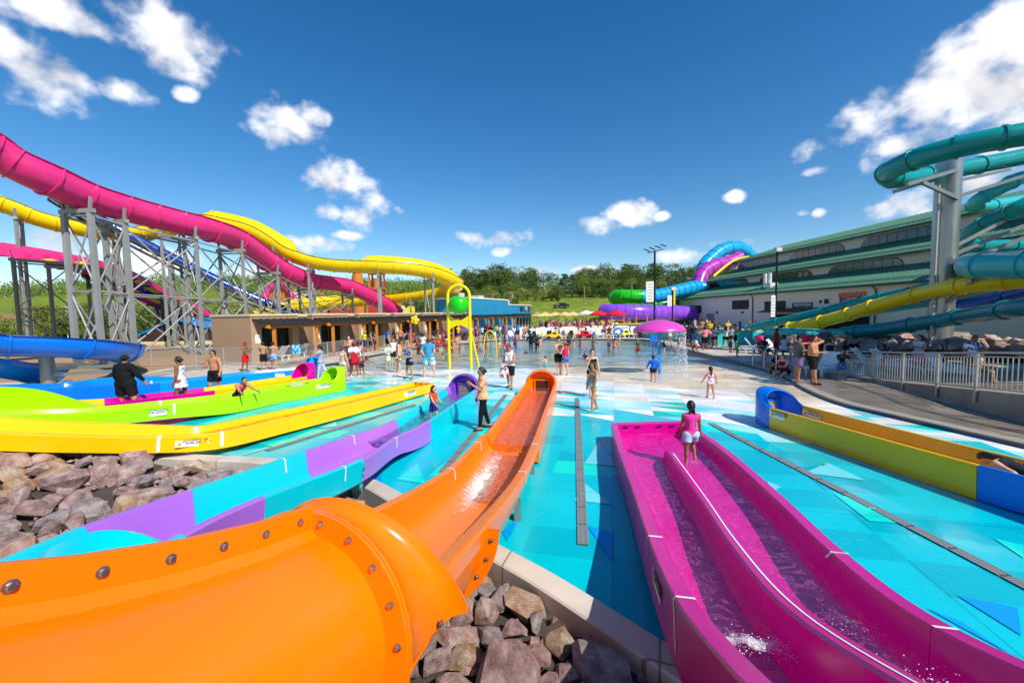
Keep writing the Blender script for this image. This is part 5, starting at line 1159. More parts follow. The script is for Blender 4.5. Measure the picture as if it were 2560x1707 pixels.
ynames = ['slim steel bent under the yellow slide at its left end', 'slim steel bent under the yellow slide beyond the blue flume', 'slim steel bent under the yellow slide behind the pink dip', 'slim steel bent under the first covered yellow bend', 'slim steel bent under the yellow slide past the first cover', 'slim steel bent under the second covered yellow bend', 'slim steel bent under the yellow turn', 'low steel bent under the returning yellow slide']
for k, (tx, lo, hi) in enumerate(((45,0,tI),(300,0,tI),(430,0,tI),(700,0,tI),(775,0,tI),(950,0,tI),(1075,0,tI),(1030,tI+4,None))):
    i = nearest(YP, tx, lo, hi); p, d, s, u = FY[i]; s = Vector((s.x, s.y, 0)).normalized(); tower(ynames[k], p - Vector((0,0,.95)), 2.6, s, colw=.2)
# blue covered body slide with its truss
BP = path3([(120,470,39),(220,533,41),(320,588,42.5),(408,634,44),(520,690,46),(640,747,48),(765,795,50)], 6)
T = thing('body_slide', 'steep navy covered body slide on a black truss', 'water slide')
tubeslide(T, BP, .52, G_NAV, ribs=4, rib_r=.05, rib_w=.03, n=14)
FB = frames(BP)
for sg in (-.55, .55): obj('truss_chord', MB().tube([p + s*sg - Vector((0,0,.95)) for p, d, s, u in FB], .11, 6), M_STEELD, T, smooth=60)
for sg in (-.55, .55): obj('truss_chord', MB().tube([p + s*sg - Vector((0,0,.35)) for p, d, s, u in FB], .09, 6), M_STEELD, T, smooth=60)
for i in range(0, len(FB)-1, 2):
    p, d, s, u = FB[i]; p1, d1, s1, u1 = FB[i+1]; obj('truss_web', MB().bar(p - s*.55 - Vector((0,0,.95)), p + s*.55 - Vector((0,0,.95)), .1), M_STEELD, T); obj('truss_web', MB().bar(p + s*.55 - Vector((0,0,.95)), p1 + s1*.55 - Vector((0,0,.35)), .08), M_STEELD, T)
for k, tx in enumerate((275, 420, 560)):
    i = nearest(BP, tx); p, d, s, u = FB[i]; tower(['dark steel bent high under the navy body slide', 'dark steel bent midway under the navy body slide', 'dark steel bent low under the navy body slide'][k], p - Vector((0,0,.6)), 2.6, Vector((s.x,s.y,0)).normalized(), colw=.2, m=M_STEEL)
# multi-lane mat racer seen from below at the left
RP = path3([(-200,600,34),(-60,622,35),(60,644,37),(163,669,40),(230,694,43),(286,721,46),(367,757,50),(441,793,54)], 5)
T = thing('mat_racer', 'pink edged mat racing slide with yellow and blue lanes seen from below', 'water slide')
FR = frames(RP); away = Vector((.35,.94,0)).normalized(); LANES = [(0,1.1,gel('pink','#e0307c')),(1.1,2.2,G_YL2),(2.2,3.3,G_NAV),(3.3,4.4,G_YL2)]
for (a, b, m) in LANES:
    mb = MB(); mb.loft([[p + away*(a+.02), p + away*(b-.02), p + away*(b-.02) - Vector((0,0,.10)), p + away*(a+.02) - Vector((0,0,.10))] for p, d, s, u in FR], closed=True, caps=True); obj('lane', mb, m, T, smooth=30)
for a in (0, 1.1, 2.2, 3.3, 4.4):
    mb = MB(); mb.loft([[p + away*(a-.05) + Vector((0,0,.5)), p + away*(a+.05) + Vector((0,0,.5)), p + away*(a+.05) - Vector((0,0,.16)), p + away*(a-.05) - Vector((0,0,.16))] for p, d, s, u in FR], closed=True, caps=True); obj('lane_wall', mb, G_PNK, T, smooth=30)
for i in range(2, len(FR), 4): p = FR[i][0]; obj('cross_beam', MB().bar(p - Vector((0,0,.28)) - away*.1, p + away*4.5 - Vector((0,0,.28)), .12, .2), M_STEELD, T)
for k, tx in enumerate((20, 110, 200, 300, 380)):
    i = nearest(RP, tx); p = FR[i][0]; tower(['dark bent under the mat racer at its high end', 'second dark bent under the mat racer', 'third dark bent under the mat racer', 'fourth dark bent under the mat racer', 'lowest dark bent under the mat racer'][k], p + away*2.2 - Vector((0,0,.1)), 3.6, away, colw=.22, m=M_STEELD, brace=(k % 2 == 0))
# big blue open flume at the left edge
BF = path3([(-420,820,14.2),(-250,832,14.6),(-90,840,15.2),(0,846,16),(120,850,17),(220,858,18.2),(290,868,19.8),(318,872,21.6),(300,866,23.6),(220,860,25.2),(100,852,26.4),(-100,842,27)], 5)
T = thing('open_flume', 'glossy blue open flume in a tight bend on a round post', 'water slide')
halfpipe(T, BF, .70, G_BLU, ribs=8, rib_r=.06, rib_w=.04, sect=[(0,12),(12,24),(24,36),(36,len(BF)-1)], rim=.10, a0=-190, a1=10, wall=.05)
pc = at(114, 935, .1); pc = dp(114, 880, 17.6); obj('support_post', MB().tube([Vector((pc.x,pc.y,.1)), Vector((pc.x,pc.y,1.5))], .24, 14), M_GALV, T, smooth=40)
obj('support_arm', MB().bar(Vector((pc.x-.2,pc.y,.95)), Vector((pc.x+2.6,pc.y+.6,1.0)), .12, .14), M_GALV, T); obj('support_arm', MB().bar(Vector((pc.x,pc.y,.7)), Vector((pc.x+2.9,pc.y+.4,.8)), .12, .14), M_GALV, T)
BF2 = path3([(-260,880,15.2),(-120,888,16),(-20,902,17),(60,918,18.2),(130,926,19.6)], 5)
T = thing('open_flume', 'lower blue flume passing beneath the tight blue bend', 'water slide'); halfpipe(T, BF2, .62, G_SKY, ribs=8, rim=.1, a0=-185, a1=5, wall=.05)

# ---------------- right: teal tube slides round the steel pillar
G_TL2 = gel('deep_teal', '#0a8f8d'); G_TLL = gel('light_teal', '#2fb5b5'); G_NV2 = gel('royal', '#0f3f9c')
M_PIL = mat('pillar_steel', '#a9a7a2', .32, metal=.75, var=.15, vscale=1.2, bump=.03)
pb = dp(2352, 800, 25.5); T = thing('steel_pillar', 'huge galvanised steel pillar carrying the teal tube slides', 'pillar')
obj('shaft', MB().tube([Vector((pb.x,pb.y,.1)), Vector((pb.x,pb.y,11.9))], .60, 32), M_PIL, T, smooth=40)
for z in (3.4, 6.4, 9.2): obj('weld_seam', MB().tube([Vector((pb.x,pb.y,z)), Vector((pb.x,pb.y,z+.03))], .606, 32), M_GALV, T, smooth=40)
obj('plinth', MB().box((pb.x+.7,pb.y+.2,.7), (1.3,1.3,1.3)), mat('plinth_concrete', '#9b958c', .85, bump=.2), T)
obj('drain_pipe', MB().tube([Vector((pb.x-.78,pb.y-.25,.4)), Vector((pb.x-.80,pb.y-.25,10.2))], .075, 10), mat('pipe_grey', '#b5b3ad', .4), T, smooth=40)
def arm(a, b, w=.16): obj('arm', MB().bar(a, b, w, .2), M_GALV, T)
PT = lambda z: Vector((pb.x, pb.y, z))
ARMT = T
def tube_thing(label, rows, r, m, ribs=6, name='tube_slide', msec=None, n=5, mr=None):
    P = path3(rows, n); T_ = thing(name, label, 'water slide'); tubeslide(T_, P, r, m, ribs=ribs, rib_r=.07, rib_w=.06, msec=msec, mr=mr); return P, T_
c5 = lambda x, y, d: cR5(x, y) + (d,)
PA, _ = tube_thing('uppermost deep teal tube slide looping round the pillar top', [c5(1700,20,19.5),c5(1202,95,20.5),c5(1000,130,21),c5(800,170,21.7),c5(600,222,22.6),c5(450,272,23.6),c5(330,330,24.8),c5(300,362,26),c5(345,384,27.2),c5(450,385,28),c5(640,345,28.6),c5(860,305,29),c5(1110,258,29.3),c5(1400,200,29.6)], .55, G_TL2, 8)
tube_thing('light teal tube slide hairpin beyond the pillar', [c5(1600,250,31),c5(1202,372,31),c5(1080,428,31),c5(960,490,31.3),c5(890,535,32),c5(885,562,33.2),c5(960,565,34.5),c5(1060,550,35),c5(1300,510,35.5)], .48, G_TLL, 8)
tube_thing('deep teal tube slide with a hairpin at mid height', [c5(1700,330,24),c5(1202,560,25),c5(1080,612,25.6),c5(960,672,26.3),c5(860,730,27.2),c5(815,780,28.4),c5(850,812,29.8),c5(960,825,30.8),c5(1120,822,31.4),c5(1500,830,32)], .45, G_TL2, 8)
tube_thing('wide light teal tube end bulging towards the pillar', [c5(1900,930,15.5),c5(1500,936,17.5),c5(1202,942,19.4),c5(1040,948,20.6),c5(900,950,22),c5(850,950,23.6),c5(900,948,25.2),c5(1060,945,26.4),c5(1400,940,27)], .66, G_TLL, 9)
c4 = lambda x, y, d: cR4(x, y) + (d,)
PYW, TY = tube_thing('yellow tube slide running down behind the deck to the run-out', [c4(2700,500,19.5),c4(2352,515,21),c4(2100,535,22.5),c4(1900,562,24),c4(1700,602,26),c4(1500,655,28),c4(1300,712,30),c4(1220,738,31),c4(1100,770,32.2),c4(950,806,34),c4(820,830,35.5)], .46, G_YL2, 7)
tube_thing('deep teal tube slide descending in front of the hall', [c4(2100,470,29),c4(1900,520,30.5),c4(1640,585,32.5),c4(1380,640,35),c4(1130,700,37.5),c4(890,757,40),c4(680,805,42.5),c4(560,833,44)], .38, G_TL2, 7)
tube_thing('second teal tube slide low against the hall wall', [c4(2352,610,26),c4(2100,622,28),c4(1700,668,31.5),c4(1400,715,34),c4(1150,760,36.5),c4(900,812,39)], .32, gel('mid_teal','#0d7f88'), 8)
tube_thing('broad teal tube slide dropping in front of the pillar foot', [c4(2700,640,17.5),c4(2352,692,19.5),c4(2200,715,21),c4(2000,745,23.2),c4(1880,765,24.4),c4(1700,795,26.0),c4(1500,825,27.8),c4(1300,846,29.4),c4(1180,858,30.6)], .44, gel('mid_teal','#0d7f88'), 9)
tube_thing('royal blue tube slide rising to the right behind the pillar', [c4(1950,700,29),c4(2100,672,27.5),c4(2352,598,25.5),c4(2700,500,23)], .5, G_NV2, 8)
T = ARMT
arm(PT(11.0)+Vector((0,-.5,0)), dp(*cR5(440,350),23.8)-Vector((0,0,.6))); arm(PT(9.3)+Vector((0,-.6,0)), dp(*cR5(540,350),24.2)-Vector((0,0,.5))); arm(PT(10.9), dp(*cR5(345,440),27)-Vector((0,0,.3)))
for (x, y, d_, z) in ((1202,365,30,9.4),(1202,690,27,5.9),(1202,770,27,5.2),(1202,590,25.5,6.3),(1202,1080,22,3.4),(870,1045,22.5,3.0),(1110,325,29,10.4)): arm(PT(z), dp(*cR5(x, y), d_), .14)
# open run-out troughs at the foot of the tubes
T = thing('runout_trough', 'long teal run-out trough with blue and yellow lanes beside the hall deck', 'water slide')
ta, tb = V2(16.6,33.2), V2(13.6,50.5); td = (tb-ta).normalized(); tn = V2(td.y, -td.x)
for k, (o, m, z) in enumerate(((0,G_TLL,.95),(1.15,G_SKY,.9),(2.3,G_YL2,.9),(3.45,G_TL2,1.1))):
    mb = MB(); a, b = ta + tn*o, tb + tn*o
    for q0, q1 in ((a, b),): mb.box(((q0+q1)/2)+Vector((0,0,DZ+z/2)), ((q1-q0).length, .12, z), rz=math.atan2(td.y, td.x))
    obj('trough_wall', mb, m, T)
    mb = MB(); c = (a+b)/2 + tn*.57; mb.box(c+Vector((0,0,DZ+.25)), ((b-a).length, 1.0, .3), rz=math.atan2(td.y, td.x)); obj('trough_floor', mb, m, T)
mb = MB(); a, b = ta + td*.2, ta + tn*4.2 + td*.2; obj('trough_end', MB().box((a+b)/2 - td*.2 + Vector((0,0,DZ+.5)), (.12, 4.3, 1.0), rz=math.atan2(td.y, td.x)), G_TLL, T)
# curvy teal end shells of the front tube
T2 = thing('tube_end_shell', 'pale teal curved end shell of a tube slide behind the loungers', 'water slide'); P = path3([c4(1180,858,30.6),c4(1000,860,31.5),c4(860,852,32),c4(700,850,33.5)], 5); halfpipe(T2, P, .75, G_TLL, ribs=6, a0=-200, a1=20)

# ---------------- stair tower the tubes start from, beyond the right edge of the view
T = thing('stair_tower', 'tall steel stair tower with roofed platforms feeding the teal tube slides', 'slide tower')
tx, ty = 27.0, 9.0
for sx in (-1, 0, 1):
    for sy in (-1, 0, 1): obj('column', MB().tube([(tx+sx*3.6, ty+sy*3.6, .1), (tx+sx*3.6, ty+sy*3.6, 16.2)], .22, 10), M_PIL, T, smooth=40)
for z in (4.0, 8.0, 12.0): obj('platform', MB().box((tx, ty, z), (8.0, 8.0, .25)), M_GALV, T)
for z in (4.0, 8.0, 12.0):
    for sx, sy in ((0,1),(0,-1),(1,0),(-1,0)): 
        for h_ in (.5, 1.05): obj('guard_rail', MB().bar((tx+sx*4-sy*4, ty+sy*4-sx*4, z+h_), (tx+sx*4+sy*4, ty+sy*4+sx*4, z+h_), .06), M_GALV, T)
for k, (z0, z1) in enumerate(((.1,4),(4,8),(8,12))):
    for s_ in (-.6,.6): obj('stair_string', MB().bar((tx-3.4, ty-5+s_, z0), (tx+3.4, ty-5+s_, z1), .12, .3), M_GALV, T)
    for j in range(20): f = (j+.5)/20; obj('tread', MB().box((tx-3.4+6.8*f, ty-5, z0+(z1-z0)*f), (.3,1.2,.05)), M_GALV, T)
obj('roof', MB().loft([[(tx+a*4.6, ty+b*4.6, 16.2) for a,b in ((-1,-1),(1,-1),(1,1),(-1,1))],[(tx+a*.3, ty+b*.3, 18.4) for a,b in ((-1,-1),(1,-1),(1,1),(-1,1))]], closed=True, caps=True), M_ROOF, T)
hel = [Vector((24.5+5.2*math.cos(a), 14.5+5.2*math.sin(a), 12.4-a*.75)) for a in np.linspace(-1.2, 8.2, 60) if True]
hel = [p for p in hel if proj(p)[0] > 2650 or proj(p)[0] < -500]
if len(hel) > 6:
    T = thing('tube_slide', 'deep teal tube slide coiling below the stair tower', 'water slide'); runs = []; cur_ = [hel[0]]
    for a, b in zip(hel[:-1], hel[1:]):
        if (b-a).length < 2: cur_.append(b)
        else: runs.append(cur_); cur_ = [b]
    runs.append(cur_)
    for r_ in runs:
        if len(r_) > 4: tubeslide(T, r_, .55, G_TL2, ribs=8, rib_r=.07, rib_w=.06)
# ---------------- far right-centre: family raft tube over the hall's left end
T = thing('raft_tube', 'fat blue, green and violet raft tube coiling beside the hall', 'water slide')
G_CYN = gel('cyan', '#189fd8'); G_GR2 = gel('kelly', '#22b80c'); G_VIO = gel('lilac', '#8d4fd0'); G_MG2 = gel('plum', '#b03aa8')
cX = crop(1600,600,6.815)
P1s = path3([cX(2400,640)+(84,), cX(1350,200)+(86,), cX(1100,830)+(88,)][2:]+[cX(980,800)+(88,),cX(800,830)+(87,),cX(600,880)+(86,),cX(400,930)+(85,),cX(200,960)+(84,),cX(0,965)+(83,),cX(-300,960)+(83.5,),cX(-420,985)+(86,),cX(-300,1050)+(89,),cX(0,1080)+(91,),cX(200,1110)+(92,),cX(400,1100)+(92,),cX(600,1095)+(93,),cX(800,1090)+(94,)], 4)
n1 = len(P1s); tubeslide(T, P1s, 1.35, G_CYN, ribs=2, rib_r=.10, rib_w=.06, msec=[(0,24,G_CYN),(24,n1-1,G_GR2)], mr=None)
T = thing('raft_tube', 'lilac raft tube lying low beyond the mushroom spray', 'water slide')
P2s = path3([cX(900,1260)+(84,),cX(650,1240)+(82,),cX(400,1235)+(80,),cX(200,1235)+(79,),cX(0,1230)+(78,),cX(-250,1225)+(78,),cX(-480,1222)+(79,),cX(-600,1215)+(81,)], 4); tubeslide(T, P2s, 1.45, G_VIO, ribs=2, rib_r=.08, rib_w=.05)
T = thing('raft_tube', 'blue and plum speckled raft tube arching above the hall roof', 'water slide')
P3s = path3([cX(980,820)+(89,),cX(1030,640)+(90,),cX(1120,520)+(91,),cX(1300,430)+(92,),cX(1500,390)+(93,),cX(1700,300)+(94,)], 4); tubeslide(T, P3s, 1.5, G_MG2, ribs=3, rib_r=.08, rib_w=.05)
P4s = path3([cX(1040,620)+(93,),cX(1110,420)+(94,),cX(1230,300)+(95,),cX(1370,190)+(96,),cX(1560,130)+(97,),cX(1750,170)+(98,),cX(1900,300)+(99,)], 4); tubeslide(T, P4s, 1.5, G_CYN, ribs=3, rib_r=.08, rib_w=.05)
P5s = path3([cX(1250,620)+(88.5,),cX(1480,430)+(90,),cX(1650,330)+(91,),cX(1850,290)+(92,)], 4); obj('steel_arch', MB().tube(P5s, .28, 8), G_YL2, T, smooth=60)
tw = thing('slide_tower', 'yellow steel posts holding the coiled raft tube', 'slide support')
for (x, y, d_) in ((575,850,84),(-330,1140,84),(-80,1180,80)): p = dp(*cX(x, y), d_); obj('post', MB().tube([Vector((p.x,p.y,0.1)), p], .32, 10), G_YL2, tw, smooth=40)
# ================================================================ water features and furniture
rf_ = random.Random(21)
def fz(p): return Vector((p.x, p.y, floor_z(p.x, p.y)))
def curve_pts(f, n): return [f(k/n) for k in range(n+1)]
# ---- tipping bowl on a yellow arch
G_YL3 = gel('arch_yellow', '#f0d800'); G_GRB = gel('bowl_green', '#18c40c')
bl, br = at(1125,912), at(1178,917.5); bl.y = br.y = (bl.y+br.y)/2; mid = (bl+br)/2; wdt = 1.25; ux = Vector((1,.0,0))
T = thing('tipping_bowl', 'green tipping bowl hung in a tall yellow arch over the pad', 'water feature', (0,0,0))
zf = floor_z(0, bl.y); R0_ = wdt/2; ht = 4.75
def arch(t, w=R0_, top=ht):
    if t < .36: return mid + Vector((-w, 0, zf + (top-w)*(t/.36)))
    if t > .64: return mid + Vector((w, 0, zf + (top-w)*((1-t)/.36)))
    a = math.pi*(1-(t-.36)/.28); return mid + Vector((w*math.cos(a), 0, zf + top-w + w*math.sin(a)))
obj('arch_pipe', MB().tube(curve_pts(arch, 60), .085, 12), G_YL3, T, smooth=60)
obj('rear_leg', MB().tube([mid+Vector((R0_,.1,2.0)), mid+Vector((R0_+.12,.6,1.2)), mid+Vector((R0_+.35,1.0,zf))], .075, 10), G_YL3, T, smooth=60)
cb_ = mid + Vector((0,-.03,3.55)); pf = []
for k in range(15):
    a = -math.pi/2 + (math.pi*.80)*k/14; pf.append((.56*math.cos(a), .56*math.sin(a)))
pf += [(x*.94, z) for x, z in reversed(pf)]
obj('bowl', MB().lathe(pf, cb_, 32, M=Matrix.Rotation(.12, 3, 'Y')), G_GRB, T, smooth=50)
obj('axle', MB().tube([cb_-ux*(R0_), cb_+ux*(R0_)], .035, 8), M_GALV, T, smooth=60)
obj('feed_pipe', MB().tube([mid+Vector((0,0,ht)), mid+Vector((0,0,ht-.35))], .04, 8), M_GALV, T, smooth=60)
# web panel between the posts: concave top, arched foot
top = [mid + Vector((-R0_+.05+(2*R0_-.1)*k/12, 0, 2.95 - .30*math.sin(math.pi*k/12))) for k in range(13)]; bot = [mid + Vector((-R0_+.05+(2*R0_-.1)*k/12, 0, 2.10 + .26*math.sin(math.pi*k/12))) for k in range(13)]
mb = MB(); mb.loft([[t_+Vector((0,.03,0)) for t_ in top],[b_+Vector((0,.03,0)) for b_ in bot],[b_-Vector((0,.03,0)) for b_ in bot],[t_-Vector((0,.03,0)) for t_ in top],[t_+Vector((0,.03,0)) for t_ in top]], closed=False); obj('web_panel', mb, gel('panel_yellow', '#d8c400'), T)
# ---- mushroom spray
mp_ = at(1649,932.5); T = thing('mushroom_spray', 'pink mushroom canopy on a blue pole raining water', 'water feature')
obj('pole', MB().tube([fz(mp_), mp_+Vector((-.05,0,2.2))], .075, 14), G_SKY, T, smooth=60)
capc = mp_+Vector((-.02,0,2.05)); pr_ = [(0,.52),(.25,.50),(.55,.44),(.85,.33),(1.08,.18),(1.19,.06),(1.2,.0),(1.16,-.03),(1.08,-.02),(.8,.06),(.4,.1),(0,.12)]
obj('canopy', MB().lathe(pr_, capc, 48), gel('mushroom_pink', '#d648ae'), T, smooth=60)
mb = MB()
for k in range(900):
    a = rf_.uniform(-1.3, .9) if rf_.random() < .8 else rf_.uniform(0, 6.28); zz = rf_.uniform(.0, 2.0); rad = 1.14+.12*(2.0-zz)*rf_.uniform(.6,1.2)*.5 + rf_.gauss(0,.03); p = Vector((mp_.x-.02+rad*math.cos(a), mp_.y+rad*math.sin(a), zz)); r = rf_.uniform(.008,.022); mb.ball(p, (r,r,r*rf_.uniform(1,2.6)), 5, 3)
obj('falling_water', mb, mat('drops', '#dfe8ee', .15, alpha=.55, spec=.8), smooth=180, label='sheet of water drops falling off the pink mushroom', cat='water drops', kind='stuff')
# small blue arrow spray post
p = at(1632,890); T = thing('spray_post', 'blue arrow headed spray post under the mushroom rain', 'water feature'); p = fz(p)
obj('post', MB().tube([p, p+Vector((.03,0,.8)), p+Vector((0,0,1.3))], .045, 8), G_BLU, T, smooth=60); obj('arrow_head', MB().plate([p+Vector((-.22,0,1.15)), p+Vector((.22,0,1.15)), p+Vector((.2,0,1.35)), p+Vector((0,0,1.7)), p+Vector((-.2,0,1.35))], .1), G_BLU, T)
# ---- row of spray hoops
HC = [('yellow', G_YL3, (1208,872), (1240,872), .98), ('green', gel('hoop_green','#129a3c'), (1224,862), (1253,862), .98), ('blue', gel('hoop_blue','#1560b8'), (1249,857), (1268,857), .98), ('purple', gel('hoop_purple','#6b2a96'), (1258,853), (1281,853), .98)]
for k, (nm, m, l, r, _) in enumerate(HC):
    c = at(1224+18*k, 868-3.2*k, -.1); c = Vector((dp(1224+17*k, 800, 34+1.7*k).x, 34+1.7*k, 0)); z0 = floor_z(0, c.y)-.02; w = .56; T = thing('spray_hoop', '%s spray hoop standing in the row of hoops in the pool' % nm, 'water feature')
    pts = [c + Vector((-w*math.cos(a)*(1.0 if abs(a-1.57) < 1.2 else 1.0)*.98, .25*math.cos(a), z0 + (1.95 if True else 0)*math.sin(a)**.62 if 0 < a < math.pi else z0)) for a in np.linspace(0, math.pi, 33)]
    obj('hoop_pipe', MB().tube(pts, .055, 10), m, T, smooth=60)
    for q in (pts[0], pts[-1]): obj('foot_plate', MB().tube([q-Vector((0,0,.02)), q+Vector((0,0,.03))], .11, 12), m, T, smooth=40)
# ---- teal spray posts in the pool
for (px, py, lab) in ((1331,862,'slim teal spray post beside the dark clad bathers'),(1485,868,'slim green spray post out in the middle of the pool')):
    p = fz(at(px, py)); T = thing('spray_post', lab, 'water feature'); obj('post', MB().tube([p, p+Vector((0,0,1.6))], .06, 8), G_TL2, T, smooth=60); obj('nozzle', MB().ball(p+Vector((0,0,1.62)), .09), G_TL2, T, smooth=180)
# ---- purple and yellow flower spray by the deck
p = at(1025,868,.1); T = thing('flower_spray', 'purple bent stem spray with a yellow flower head at the deck edge', 'water feature')
z = dp(1025,868,p.y); Pst = [dp(*cL2(a,b), p.y) for a, b in ((1705,1245),(1700,1200),(1712,1130),(1725,1090),(1735,1050))]
obj('stem', MB().tube(Pst, .06, 10), gel('stem_purple','#7a3fb4'), T, smooth=60)
hd = dp(*cL2(1755,1045), p.y)
for k in range(5):
    a = k*1.25; obj('petal', MB().ball(hd+Vector((.22*math.cos(a),-.05,.24*math.sin(a))), (.2,.07,.16), M=Matrix.Rotation(-a,3,'Y')), G_YL3, T, smooth=180)
obj('flower_centre', MB().ball(hd+Vector((0,-.1,0)), .12), G_YL3, T, smooth=180)
# ---- blue arch slide feature far off
# ---- drains
M_GRATE = mat('grate_steel', '#8b918f', .5, metal=.2); M_GRD = mat('grate_gap', '#465658', .8)
def drain(a, b, w, label):
    T = thing('trench_drain', label, 'drain'); a, b = Vector(a), Vector(b); L = (b-a).length; d = (b-a)/L; s = Vector((d.y,-d.x,0)); n = int(L/.5); z = Vector((0,0,.008))
    mb = MB(); mb.add([a-s*w/2+z*.5, b-s*w/2+z*.5, b+s*w/2+z*.5, a+s*w/2+z*.5], [(0,1,2,3)]); obj('channel', mb, M_GRD, T)
    g = MB(); g.bar(Vector((-.245,-w/2+.012,.003)), Vector((.245,-w/2+.012,.003)), .024, .008); g.bar(Vector((-.245,w/2-.012,.003)), Vector((.245,w/2-.012,.003)), .024, .008); g.bar(Vector((-.245,0,.003)), Vector((.245,0,.003)), .02, .008)
    for k in range(17): x = -.23+.46*k/16; g.bar(Vector((x,-w/2+.025,.003)), Vector((x,w/2-.025,.003)), .017, .007)
    me = g.mesh('grate_panel', M_GRATE)
    for k in range(n):
        o = link('grate_panel', me, T); o.location = a + d*(L*(k+.5)/n) + Vector((0,0,.010)); o.rotation_euler = (0,0,math.atan2(d.y,d.x))
drain(at(1776,1058), at(2900,1640), .15, 'long trench drain between the magenta and yellow slides'); drain(at(1443,995), at(1458,1363), .145, 'straight trench drain right of the orange run-out'); drain(at(1265,987), at(1106,1180), .15, 'trench drain between the teal and orange slides'); drain(at(*cO3(730,380)), at(*cO3(-800,850)), .15, 'thin trench drain behind the teal slide')

# ---- white loungers
M_PLAS = mat('white_plastic', '#f0efe9', .4, var=.03)
def make_lounger(label, group, tilt=52):
    T = thing('sun_lounger', label, 'lounger', group=group)
    for k in range(9): obj('seat_slat', MB().box((0, -.95+.145*k, .34), (.58,.12,.03)), M_PLAS, T)
    t = R_(tilt)
    for k in range(6):
        q = .08+.125*k; obj('back_slat', MB().box((0, .32+q*math.cos(t), .35+q*math.sin(t)), (.58,.105,.028), M=Matrix.Rotation(t,3,'X')), M_PLAS, T)
    for s in (-1,1):
        obj('side_rail', MB().bar((s*.31,-1.0,.32),(s*.31,.95,.32),.05,.07), M_PLAS, T); obj('back_rail', MB().bar((s*.305,.32,.34),(s*.305,.32+.82*math.cos(t),.34+.82*math.sin(t)),.04,.05), M_PLAS, T)
        obj('armrest', MB().tube([(s*.33,-.25,.33),(s*.34,-.15,.5),(s*.34,.2,.52),(s*.33,.34,.34)],.025,6), M_PLAS, T, smooth=60)
        for y in (-.85,.75): obj('leg', MB().bar((s*.29,y,0),(s*.29,y,.3),.06,.07), M_PLAS, T)
    return T
GL = 'white loungers in rows behind the pool'
L0 = make_lounger('white slatted lounger in the rows facing the pool', GL)
spots = []
for r in range(4):
    y = 46.6+2.9*r; n = 19 if r < 3 else 15
    for k in range(n):
        x = -.2 + 1.02*k + (.5 if r % 2 else 0) + rf_.uniform(-.12,.12) + r*.3
        if rf_.random() < .07: continue
        spots.append((x, y+rf_.uniform(-.25,.25), R_(rf_.uniform(-12,12))))
L0.location = (spots[0][0], spots[0][1], DZ); L0.rotation_euler = (0,0,spots[0][2])
for (x, y, a) in spots[1:]: dup(L0, (x, y, DZ), a)
# towels thrown over the loungers
TWC = [('#c8304a','#f0b0b8','rose'),('#2a6fc0','#bfe0f0','sky blue'),('#e8a030','#f8e0a0','amber'),('#3f9a6a','#c8ecd0','sea green'),('#6a4a9a','#d8c8ee','violet'),('#20242c','#6a7080','charcoal')]; TWM = []
for (c1, c2, nm) in TWC:
    mb = MB(); pr2 = [(-.62,.362),(-.3,.365),(.1,.364),(.30,.372),(.42,.50),(.58,.70),(.72,.87),(.80,.965),(.86,.93),(.82,.72)]
    mb.loft([[(-.26+.13*j+.01*math.sin(j*3+y), y+.012*math.sin(j*2.3), z+.008*math.sin(j*2.7+y*9)) for j in range(5)] for y, z in pr2], closed=False); TWM.append(mb.mesh('beach_towel', pattern_mat('towel_'+nm, c1, c2, 5, .5, .9, 'stripe'), 180))
for k, s_ in enumerate(spots):
    if rf_.random() < .42:
        i_ = rf_.randrange(6); o = link('beach_towel', TWM[i_], None, (s_[0], s_[1], DZ+.012), s_[2]); tag(o, '%s striped towel spread over a white lounger in the rows' % TWC[i_][2], 'towel', '%s towels on the loungers' % TWC[i_][2])
near_l = [(cR4(1390,975),19.0,35,'white lounger behind the railing with a raised slatted back'),(cR4(1520,980),18.4,28,'second white lounger behind the railing, nearer the woman with the pink towel'),(cR4(1060,1005),17.9,-60,'white lounger behind the two standing men'),(cR4(640,910),27.0,60,'white lounger under the pink pushchair'),(cR4(1905,985),16.2,20,'white lounger tipped forward near the steel pillar'),(cR4(1830,975),17.4,40,'white lounger beside the shaded bather'),(cR4(770,905),25.5,30,'white lounger beside the man in red')]
for (p, d_, a, lab) in near_l: q = dp(p[0], p[1], d_); dup(L0, (q.x, q.y, DZ), R_(a), label=lab, group='white loungers on the shaded deck')
for k, (px, py, a, lab) in enumerate(((715,905,-100,'white lounger behind the chain link fence by the first cabana'),(770,893,-100,'white lounger beside the blue towel on the fence'),(1095,852,-80,'white lounger by the far cabana posts'))):
    q = at(px, py, DZ); q = q + (Nn*-.8 if k < 2 else Vector((0,1,0))); dup(L0, (q.x+ (-.6 if k < 2 else 0), q.y+(.9 if k<2 else 0), DZ), R_(a), label=lab, group='white loungers by the cabanas')
